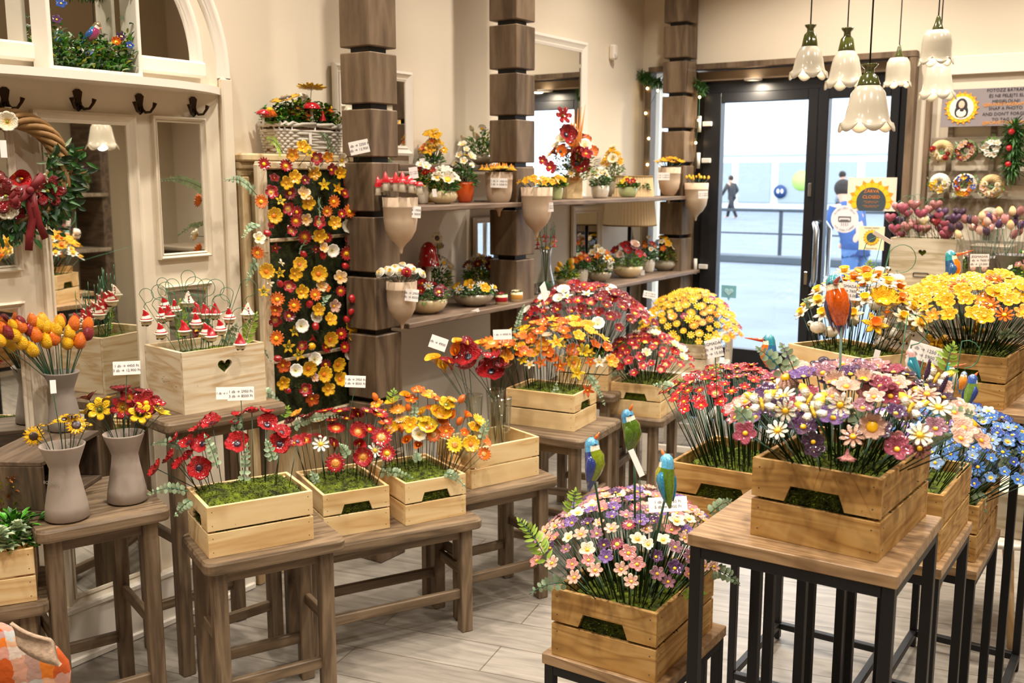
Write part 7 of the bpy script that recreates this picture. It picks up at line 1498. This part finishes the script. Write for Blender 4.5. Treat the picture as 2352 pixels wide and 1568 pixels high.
for i in range(260):
    y = rn.uniform(-Lf/2+.02, Lf/2-.02); lf.leaf((rn.uniform(-.03, .035), y, Hf-.015-rn.uniform(0, .03)), (rn.uniform(-.3, .8), rn.uniform(-.8, .8), rn.uniform(-1, -.1)), rn.uniform(.012, .028), .004 if i % 2 else .01, rn.choice((0, 1, 4)))
lf.build('foliage', [LEAFD, LEAFM, LEAFG, LEAFY, mat('pine_green', '2E4A26', .6)], t)
for (px, py, kd, col, r) in ((130,45,'blossom','purple',.016),(267,97,'cup','orange',.016),(278,84,'blossom','dark_purple',.016),(298,104,'blossom','deep_blue',.014),(140,8,'blossom','deep_blue',.018),(203,122,'calla','light_blue',.014)):
    p = onX(px, py, -2.872)-V(t.location); me, ce = headmesh(kd, col); h_ = link('flower_head', me, t, p, Zq((1, -.5, .5))); h_.scale = (r,)*3
    if ce: link('centre', ce, h_)
tt = (onX(215, 80, -2.885)-CAM).dot(_f)
bird('pink and blue ceramic bird perched among greenery in the white frame', (229,50), (193,106), tt, 35, '7A6A4A', '2E5A9C', 'A03A6A', 'E8DCD0', 'short', None, None, tailc='2E8CAC', mouth='D8502A')
# ================================================================ SIGN, WREATHS AND GARLAND AT THE RIGHT OF THE DOOR
YS = 6.13
p0_, p1_ = onY(2163, 245, YS), onY(2400, 245, YS); zt2, zb2 = onY(2250, 203, YS).z, onY(2250, 290, YS).z
t = thing('photo_sign', 'taupe sign with a sunflower ring inviting customers to snap a photo', 'sign', (p0_.x, YS, (zt2+zb2)/2)); Wd = .55; hS = zt2-zb2
MB().box((Wd/2, 0, 0), (Wd, .006, hS), .001).build('board', mat('taupe_print', '8E8486', .6), t)
sc_ = .092; sunflower_flat(t, sc_, 18, -.006, SFO, SFY, (.105, 0)); disc_xz(t, 'disc', mat('cream_print', 'F0E6D8', .6), (.105, 0), .062, -.009)
DK = mat('dark_print', '2C2A30', .6)
hb = MB(); hb.ball((.105, -.010, .012), (.030, .002, .040), 20, 12, 0); hb.ball((.088, -.010, -.02), (.018, .002, .03), 16, 8, 0); hb.ball((.122, -.010, -.02), (.018, .002, .03), 16, 8, 0)
hb.ball((.105, -.013, .018), (.016, .001, .021), 16, 10, 1); hb.ball((.105, -.013, -.028), (.026, .001, .022), 16, 8, 2); hb.ball((.108, -.015, -.012), (.011, .001, .007), 10, 6, 0)
hb.build('woman_taking_photo', [DK, mat('print_skin', 'E8BFA4', .6), WHITE], t)
txt(t, 'FOTÓZZ BÁTRAN,\nÉS NE FELEJTS EL\nMEGJELÖLNI!', .0235, DK, (.325, .058), -.005); txt(t, '@BOKRETAKERAMIA', .0235, SFO, (.325, .012), -.005)
txt(t, 'SNAP A PHOTO\nAND DON\'T FORGET\nTO TAG US!', .0235, DK, (.325, -.038), -.005); txt(t, '@BOKRETAKERAMIA', .0235, SFO, (.325, -.084), -.005)
t = thing('wreath_display_board', 'grey plank wall board hung with small flower wreaths right of the door', 'display board', (0, 0, 0))
xl = onY(2133, 400, 6.17).x
for (a, b) in ((315, 352), (392, 425), (455, 500), (550, 640)):
    z0, z1 = onY(2200, b, 6.17).z, onY(2200, a, 6.17).z; MB().box((0, 0, 0), (.55, .012, z1-z0), .003).build('plank', GREYW, t, (xl+.28, 6.175, (z0+z1)/2))
for dx in (.10, .32): MB().box((0, 0, 0), (.03, .01, .95), .002).build('batten', GREYW, t, (xl+dx, 6.186, 1.45))
MB().box((0, 0, 0), (.028, .05, 1.9), .004).build('edge_post', POSTW, t, (xl-.02, 6.17, 1.45))
MB().box((0, 0, 0), (.9, .012, .1), .003).build('white_header', WHITE, t, (xl+.44, 6.18, onY(2200, 150, 6.17).z))
for i, (px, py, r, ring, cols, lab) in enumerate(((2165,347,24,'C8AC78',[('rose','red'),('rose','cream')],'wreath with red and cream flowers, top left on the plank board'),(2221,346,24,'5A6A3A',[('blossom','dark_red'),('blossom','pale_pink')],'green wreath with tiny red berries, top middle on the plank board'),(2280,340,21,'5A6A3A',[('primrose','white'),('blossom','white')],'wreath of white blossoms, top right on the plank board'),
  (2160,421,21,'E4DCCB',[('blossom','yellow'),('primrose','cream')],'white wreath with a few yellow flowers, bottom left on the plank board'),(2217,425,26,'DCD2C0',[('blossom','orange'),('primrose','yellow'),('blossom','deep_blue'),('primrose','red')],'colourful wreath with blue, orange and red flowers, middle of the plank board'),(2279,427,26,'C8AC78',[('rose','cream'),('blossom','pale_pink')],'straw wreath with cream roses, bottom right on the plank board'),(2275,500,22,'A8A898',[('blossom','orange')],'grey wreath lowest on the plank board'))):
    p = onY(px, py, 6.13); R = r*.8*(p-CAM).dot(_f)/FPX; wreath(lab, p, R*.82, V((0, -1, 0)), i+20, ring, cols, 60, None, .017, (0 if i in (1, 2, 4) else RD(150), RD(360 if i in (1, 2, 4) else 380)), 13 if i in (1, 2, 4) else 8, .017, 'small flower wreaths on the plank board', True)
def garland(label, pts, r, n, seed, berries=0, name='pine_garland'):
    rnd = random.Random(seed); t = thing(name, label, 'garland', pts[0]); o = V(pts[0]); mb = MB(); mb.sweep([V(p)-o for p in pts], .004, 6, 1)
    for i in range(n):
        q = rnd.random()*(len(pts)-1); k = int(min(q, len(pts)-2)); b = V(pts[k]).lerp(V(pts[k+1]), q-k)-o; d = V((rnd.gauss(0, 1), rnd.gauss(0, .7), rnd.gauss(-.2, 1))).normalized(); mb.leaf(b, d, r*rnd.uniform(.5, 1.1), r*.12, 0)
    mb.build('foliage', [mat('garland_green', '3E6A2E', .6, noise_amt=.35, nscale=20), LEAFB], t)
    for i in range(berries): p = V(pts[0]).lerp(V(pts[-1]), (i+.4)/berries)-o+V((rnd.uniform(-.02, .02), -.03, 0)); MB().ball(p, .017, 10, 8).build('red_berry', REDG, t)
    return t
garland('green pine garland with red baubles hanging at the right edge', [onY(2330, 288, 6.08), onY(2330, 340, 6.08), onY(2325, 400, 6.08)], .08, 700, 3, 3)
garland('green pine garland with fairy lights over the window corner beside the pillar', [onY(1472, 170, 6.12), onY(1490, 182, 6.12), onY(1520, 190, 6.12)], .06, 420, 4)
garland('short end of pine garland between the pillar and the door', [onY(1597, 190, 6.12), onY(1612, 196, 6.12), onY(1616, 212, 6.12)], .05, 260, 5)
FL = mat('fairy_light', 'FFD890', .3, emit=14)
for nm, pts in (('left', ((1487,203),(1511,208),(1483,260),(1490,318),(1487,378))), ('right', ((1607,223),(1605,276),(1598,328)))):
    q = [onY(a, b, 6.13) for a, b in pts]; t = thing('fairy_light_string', 'string of warm fairy lights hanging down, '+('left' if nm == 'left' else 'right')+' of the door-side pillar', 'fairy lights', q[0])
    MB().sweep([p-q[0] for p in q], .0018, 5).build('wire', STEML, t)
    for p in q: MB().ball(p-q[0], .0085, 8, 6).build('bulb', FL, t)
# ================================================================ SIDEBOARD DISPLAY: HEARTS, TULIPS, POTS
rn = random.Random(17)
HL = [(2063,475,'pink'),(2045,500,'rose'),(2055,525,'rose'),(2073,478,'rose'),(2085,490,'rose'),(2115,490,'rose'),(2123,505,'cream'),(2156,495,'rose'),(2070,505,'purple'),(2044,502,'dark_purple'),(2068,560-20,'rose'),(2084,520,'pink'),(2098,513,'rose_brown'),(2110,525,'rose'),(2127,525,'pink'),(2140,500,'dark_purple'),(2150,510,'dark_red'),(2160,525,'rose'),(2170,515,'rose'),(2180,530,'rose'),(2186,505,'dark_purple'),(2196,500,'purple'),(2173,540,'rose'),(2190,520,'rose'),(2100,470,'rose_brown'),(2135,480,'pink'),(2150,470,'rose_brown'),(2205,488,'dark_purple'),(2165,487,'purple')]
for i, (px, py, col) in enumerate(HL):
    c = cpt('HB', min(.9, max(.1, (px-2050)/150)), rn.uniform(.3, .8)); p = onY(px, py, 5.60+rn.uniform(-.08, .12)); r = rn.uniform(.028, .038)
    t = flower('heart', col, c, p, UP, r, 'above the pale heart cut-out box'+(', left side' if px < 2105 else ', right side' if px > 2160 else ', middle'), 'ceramic hearts on wires in the pale box', STM, YAW*.3+rn.uniform(-.5, .5))
for i in range(8):
    c = cpt('HB', rn.uniform(.1, .9), .6); p = onY(2060+i*13, 462+rn.uniform(-8, 8), 5.65); q = [c, p-UP*.03]+[p+_rt*(.02+.02*cos(pi-a))+UP*(.02*sin(a)) for a in [j*.5 for j in range(8)]]
    o = MB().sweep([v-c for v in q], .0013, 5).build('curled_wire', STEML, None, c); tag(o, 'curled green wire rising above the ceramic hearts', 'wire', 'curled wires above the hearts')
for j, (px, py, w, h, lab) in enumerate(((2262, 622, 74, .16, 'dark grey bucket of dusky pink and purple tulips on the sideboard'), (2332, 640, 80, .18, 'grey bucket of dusky tulips at the right edge of the sideboard'))):
    p = onY(px, 640, 5.50 if j == 0 else 5.45); p.z = 1.0455; W_ = w/2*6/FPX; t = thing('metal_bucket', lab, 'bucket', p); MB().lathe([(0, 0), (W_*.6, 0), (W_*.95, h), (W_, h), (W_*.93, h), (W_*.6, .01), (0, .01)], 32).build('body', mat('grey_bucket', '8A8480', .6, noise_amt=.1), t)
    for i in range(22):
        a = i*2.4; q = sqrt((i+.5)/22); hp = p+V((W_*1.9*q*cos(a), W_*1.3*q*sin(a), h+.19-.10*q*q+rn.uniform(-.01, .02))); col = rn.choice(['dark_purple','rose_brown','pale_pink','purple','pink','rose_brown','peach'])
        flower('tulip', col, p+V((W_*.4*q*cos(a), W_*.4*q*sin(a), .02)), hp, (hp-p).normalized(), .023, ('in the left' if j == 0 else 'in the right-edge')+' grey bucket', 'dusky ceramic tulips in the grey buckets')
for i, (px, col) in enumerate(((2232,'cream'),(2258,'cream'))):
    p = onY(px, 650, 5.36); p.z = 1.0455; t = thing('ceramic_pumpkin', ('left' if i == 0 else 'right')+' small cream ceramic pumpkin with a pink ribbon on the sideboard', 'pumpkin', p)
    MB().lathe([(0, .004), (.03, .0), (.048, .02), (.05, .04), (.035, .062), (.0, .058)], 36, rf=lambda a, k: 1+.05*abs(sin(a*4))).build('body', GLZC, t); MB().sweep([(0, 0, .055), (.005, 0, .09)], .004, 6).build('stalk', GLZG, t)
    me, _ = headmesh('tulip', 'pale_pink'); h_ = link('tulip_bud', me, t, (.0, 0, .10), Zq((.1, 0, 1))); h_.scale = (.018,)*3
for (px, y, lab, sd, m) in ((2348, 5.36, 'white pot with dark foliage at the right end of the sideboard', 5, GLZW), (2210, 5.9, 'low pot of green foliage at the back of the sideboard', 6, GLZGR), (2340, 6.0, 'cream pot of orange flowers behind the right-edge bucket', 7, GLZC)):
    p = onY(px, 640, y); p.z = 1.0455; planter(lab, p, .05, .08, 'cup', m, [('blossom', 'rose_brown'), ('blossom', 'cream')], 6, H=.08, rf=.014, seed=sd, greens=(1,), R=.07)
# ================================================================ BOTTOM LEFT: PLANTS AND PLAID BLANKET
def plantcluster(label, p, n, L, w, mats, spread, h, seed, up=.6, name='leafy_plant', rosette=False):
    rnd = random.Random(seed); mb = MB()
    if rosette:
        for k in range(5):
            c = V((rnd.uniform(-spread, spread), rnd.uniform(-spread, spread), rnd.uniform(0, h)))
            for ring in range(4):
                for i in range(7): a = i*.9+ring*.5; mb.leaf(c+UP*.006*ring, (cos(a), sin(a), .15+.35*ring), L*(1-.18*ring), w*(1-.15*ring), rnd.randrange(len(mats)), fold=.3, droop=.05)
    else:
        for i in range(n): a = rnd.uniform(0, 6.28); q = rnd.random(); b = V((spread*q*cos(a), spread*q*sin(a), h*rnd.random())); mb.leaf(b, (cos(a)*q, sin(a)*q, rnd.uniform(.1, up)), L*rnd.uniform(.7, 1.2), w*rnd.uniform(.8, 1.2), rnd.randrange(len(mats)))
    return tag(mb.build(name, mats, None, p), label, 'plant')
P0 = cpt('P', .85, .35); LG2 = mat('bright_box_leaf', '4C9A22', .35, noise_amt=.4, nscale=20); PALEG = mat('pale_succulent_leaf', 'B4C09A', .6, noise_amt=.15, nscale=20)
plantcluster('bright green leafy bush at the right end of the bottom left crate', P0+V((-.0, -.0, -.01)), 240, .036, .015, [LG2, LEAFM, LEAFD], .075, .085, 4, .7)
plantcluster('pale grey-green succulents along the front of the bottom left crate', onPlane(14, 1262, cpt('P', .6, .2), _fw), 0, .036, .018, [PALEG, PALEG, LEAFG], .06, .06, 5, rosette=True, name='pale_succulent')
plantcluster('rust-brown feathery foliage behind the green bush at the left edge', onPlane(16, 1225, cpt('P', .8, .8), _fw), 260, .030, .008, [LEAFB, mat('rust_foliage', '9A5A1A', .6, noise_amt=.3), LEAFY], .05, .17, 6, 1.3, name='rust_foliage')
# woollen plaid blanket
def blanket():
    m, n, b = nt('plaid_wool'); L = n.links; tc = n.nodes.new('ShaderNodeTexCoord'); mp = n.nodes.new('ShaderNodeMapping'); mp.inputs['Scale'].default_value = (9, 9, 9); L.new(tc.outputs['UV'] if False else tc.outputs['Generated'], mp.inputs[0])
    nz = n.nodes.new('ShaderNodeTexNoise'); nz.inputs['Scale'].default_value = 45; L.new(tc.outputs['Object'], nz.inputs['Vector'])
    sx = n.nodes.new('ShaderNodeSeparateXYZ'); L.new(tc.outputs['Generated'], sx.inputs[0])
    r1 = ramp(n, [(0, 'C8701A'), (.18, 'B4400E'), (.34, 'B8A698'), (.5, '7E9496'), (.66, 'C8741A'), (.82, 'A03418')]); r2 = ramp(n, [(0, 'B85A12'), (.3, 'C0AC9C'), (.55, 'CC7C1C'), (.72, '889CA0'), (.85, 'BC4C14')])
    r1.color_ramp.interpolation = 'CONSTANT'; r2.color_ramp.interpolation = 'CONSTANT'
    ad = n.nodes.new('ShaderNodeMath'); ad.operation = 'MULTIPLY_ADD'; ad.inputs[1].default_value = .05; L.new(nz.outputs['Fac'], ad.inputs[0]); L.new(sx.outputs[1], ad.inputs[2]); a2 = n.nodes.new('ShaderNodeMath'); a2.operation = 'MULTIPLY_ADD'; a2.inputs[1].default_value = .05; L.new(nz.outputs['Fac'], a2.inputs[0]); L.new(sx.outputs[2], a2.inputs[2])
    fa = n.nodes.new('ShaderNodeMath'); fa.operation = 'PINGPONG'; fa.inputs[1].default_value = .33; f2 = n.nodes.new('ShaderNodeMath'); f2.operation = 'PINGPONG'; f2.inputs[1].default_value = .14; L.new(ad.outputs[0], fa.inputs[0]); L.new(a2.outputs[0], f2.inputs[0]); g1 = n.nodes.new('ShaderNodeMath'); g1.operation = 'MULTIPLY'; g1.inputs[1].default_value = 3; g2 = n.nodes.new('ShaderNodeMath'); g2.operation = 'MULTIPLY'; g2.inputs[1].default_value = 7; L.new(fa.outputs[0], g1.inputs[0]); L.new(f2.outputs[0], g2.inputs[0]); L.new(g1.outputs[0], r1.inputs[0]); L.new(g2.outputs[0], r2.inputs[0]); mx = n.nodes.new('ShaderNodeMixRGB'); mx.inputs[0].default_value = .5; L.new(r1.outputs[0], mx.inputs[1]); L.new(r2.outputs[0], mx.inputs[2]); L.new(mx.outputs[0], b.inputs['Base Color'])
    b.inputs['Roughness'].default_value = 1; bp_ = n.nodes.new('ShaderNodeBump'); bp_.inputs['Strength'].default_value = .8; bp_.inputs['Distance'].default_value = .004; L.new(nz.outputs['Fac'], bp_.inputs['Height']); L.new(bp_.outputs[0], b.inputs['Normal'])
    c = onD(58, 1480, 2.05); R = .145; vs = []; fs = []; N, K = 22, 48
    ax = V((-.35, -.55, -.72)).normalized(); e1 = ax.cross(UP).normalized(); e2 = ax.cross(e1).normalized(); top = onD(48, 1400, 2.15)
    for i in range(N+1):
        q = i/N; ctr = top+V((-.01, -.03, -.62*q))+V((-.05*q, -.06*q, 0)); rr = .105*(sin(min(1, q*4.5)*pi/2))**.6*(1+.18*q)
        for k in range(K): a = 2*pi*k/K; f = 1+.10*sin(a*5+q*3)+.06*noise.noise(V((cos(a)*2, sin(a)*2, q*5))); ca, sa = rr*f*cos(a)*2.0, rr*f*sin(a)*.55; e_ = V((-.62, -.78, 0)); g_ = V((.78, -.62, 0)); vs.append((ctr.x+(ca*e_.x+sa*g_.x)+e_.x*.09, ctr.y+(ca*e_.y+sa*g_.y)+e_.y*.09, ctr.z+.012*noise.noise(V((a, q*9, 3)))))
    for i in range(N):
        for k in range(K): fs.append([i*K+k, i*K+(k+1) % K, (i+1)*K+(k+1) % K, (i+1)*K+k])
    fs.append(list(range(K))[::-1]); fs.append([N*K+k for k in range(K)])
    o = MB().add(vs, fs).build('woollen_blanket', m); tag(o, 'folded orange, grey and rust plaid woollen blanket hanging at the bottom left', 'blanket')
    # folded-over flap
    fm = MB(); vs = []; fs = []; cc = onD(70, 1505, 2.02)
    for i in range(13):
        for j in range(13): u, w = i/12-.5, j/12-.5; q = cc+_rt*(.075*u+.02*w)+UP*(-.055*w-.035*u+.012)-_fw*(-.02+.010*cos(u*3)+.006*sin(w*6)); vs.append(q)
    for i in range(13):
        for j in range(13): vs.append(V(vs[i*13+j])+_fw*.012)
    for i in range(12):
        for j in range(12): a = i*13+j; fs.append([a, a+1, a+14, a+13]); fs.append([169+a, 169+a+13, 169+a+14, 169+a+1])
    for i in range(12):
        for (a, b) in ((i, i+1), (156+i, 157+i)): fs.append([a, b, 169+b, 169+a])
        for (a, b) in ((i*13, i*13+13), (i*13+12, i*13+25)): fs.append([a, b, 169+b, 169+a])
    fm.add(vs, fs).build('turned_back_flap', mat('beige_wool', '9C846E', 1, noise_amt=.2, nscale=120, bump=.6), o)
blanket()
# ================================================================ THE OPPOSITE SIDE OF THE SHOP, SEEN IN THE MIRRORS
for i, (y, lab) in enumerate(((3.9, 'grey display shelf unit on the opposite wall, seen only in the mirrors'),)):
    t = thing('display_shelf_unit', lab, 'shelf unit', (1.73, y, 0))
    for z in (.5, 1.0, 1.45): MB().box((0, 0, 0), (.4, 2.6, .03), .004).build('shelf_board', GREYW, t, (0, 0, z))
    for yy in (-1.3, 0, 1.3): MB().box((0, 0, 0), (.38, .08, 2.6), .004).build('upright', DARKW, t, (.02, yy, 1.3))
rn = random.Random(77)
for i in range(12):
    z = (1.015, 1.465)[i % 2]; planter('potted flower arrangement on the opposite shelf unit, seen only in the mirrors', V((1.68, 2.75+i*.2+(.1 if i*.2 > 1.0 else 0), z+.0008)), .07, .09, ('bowl', 'cup', 'oval')[i % 3], (GLZC, GLZW, GLZG)[i % 3], [('primrose', 'pink'), ('blossom', 'white'), ('primrose', 'purple')], 7, H=.11, rf=.022, seed=i, greens=(i % 3,), tall=.04)['group'] = 'potted arrangements on the opposite shelf'
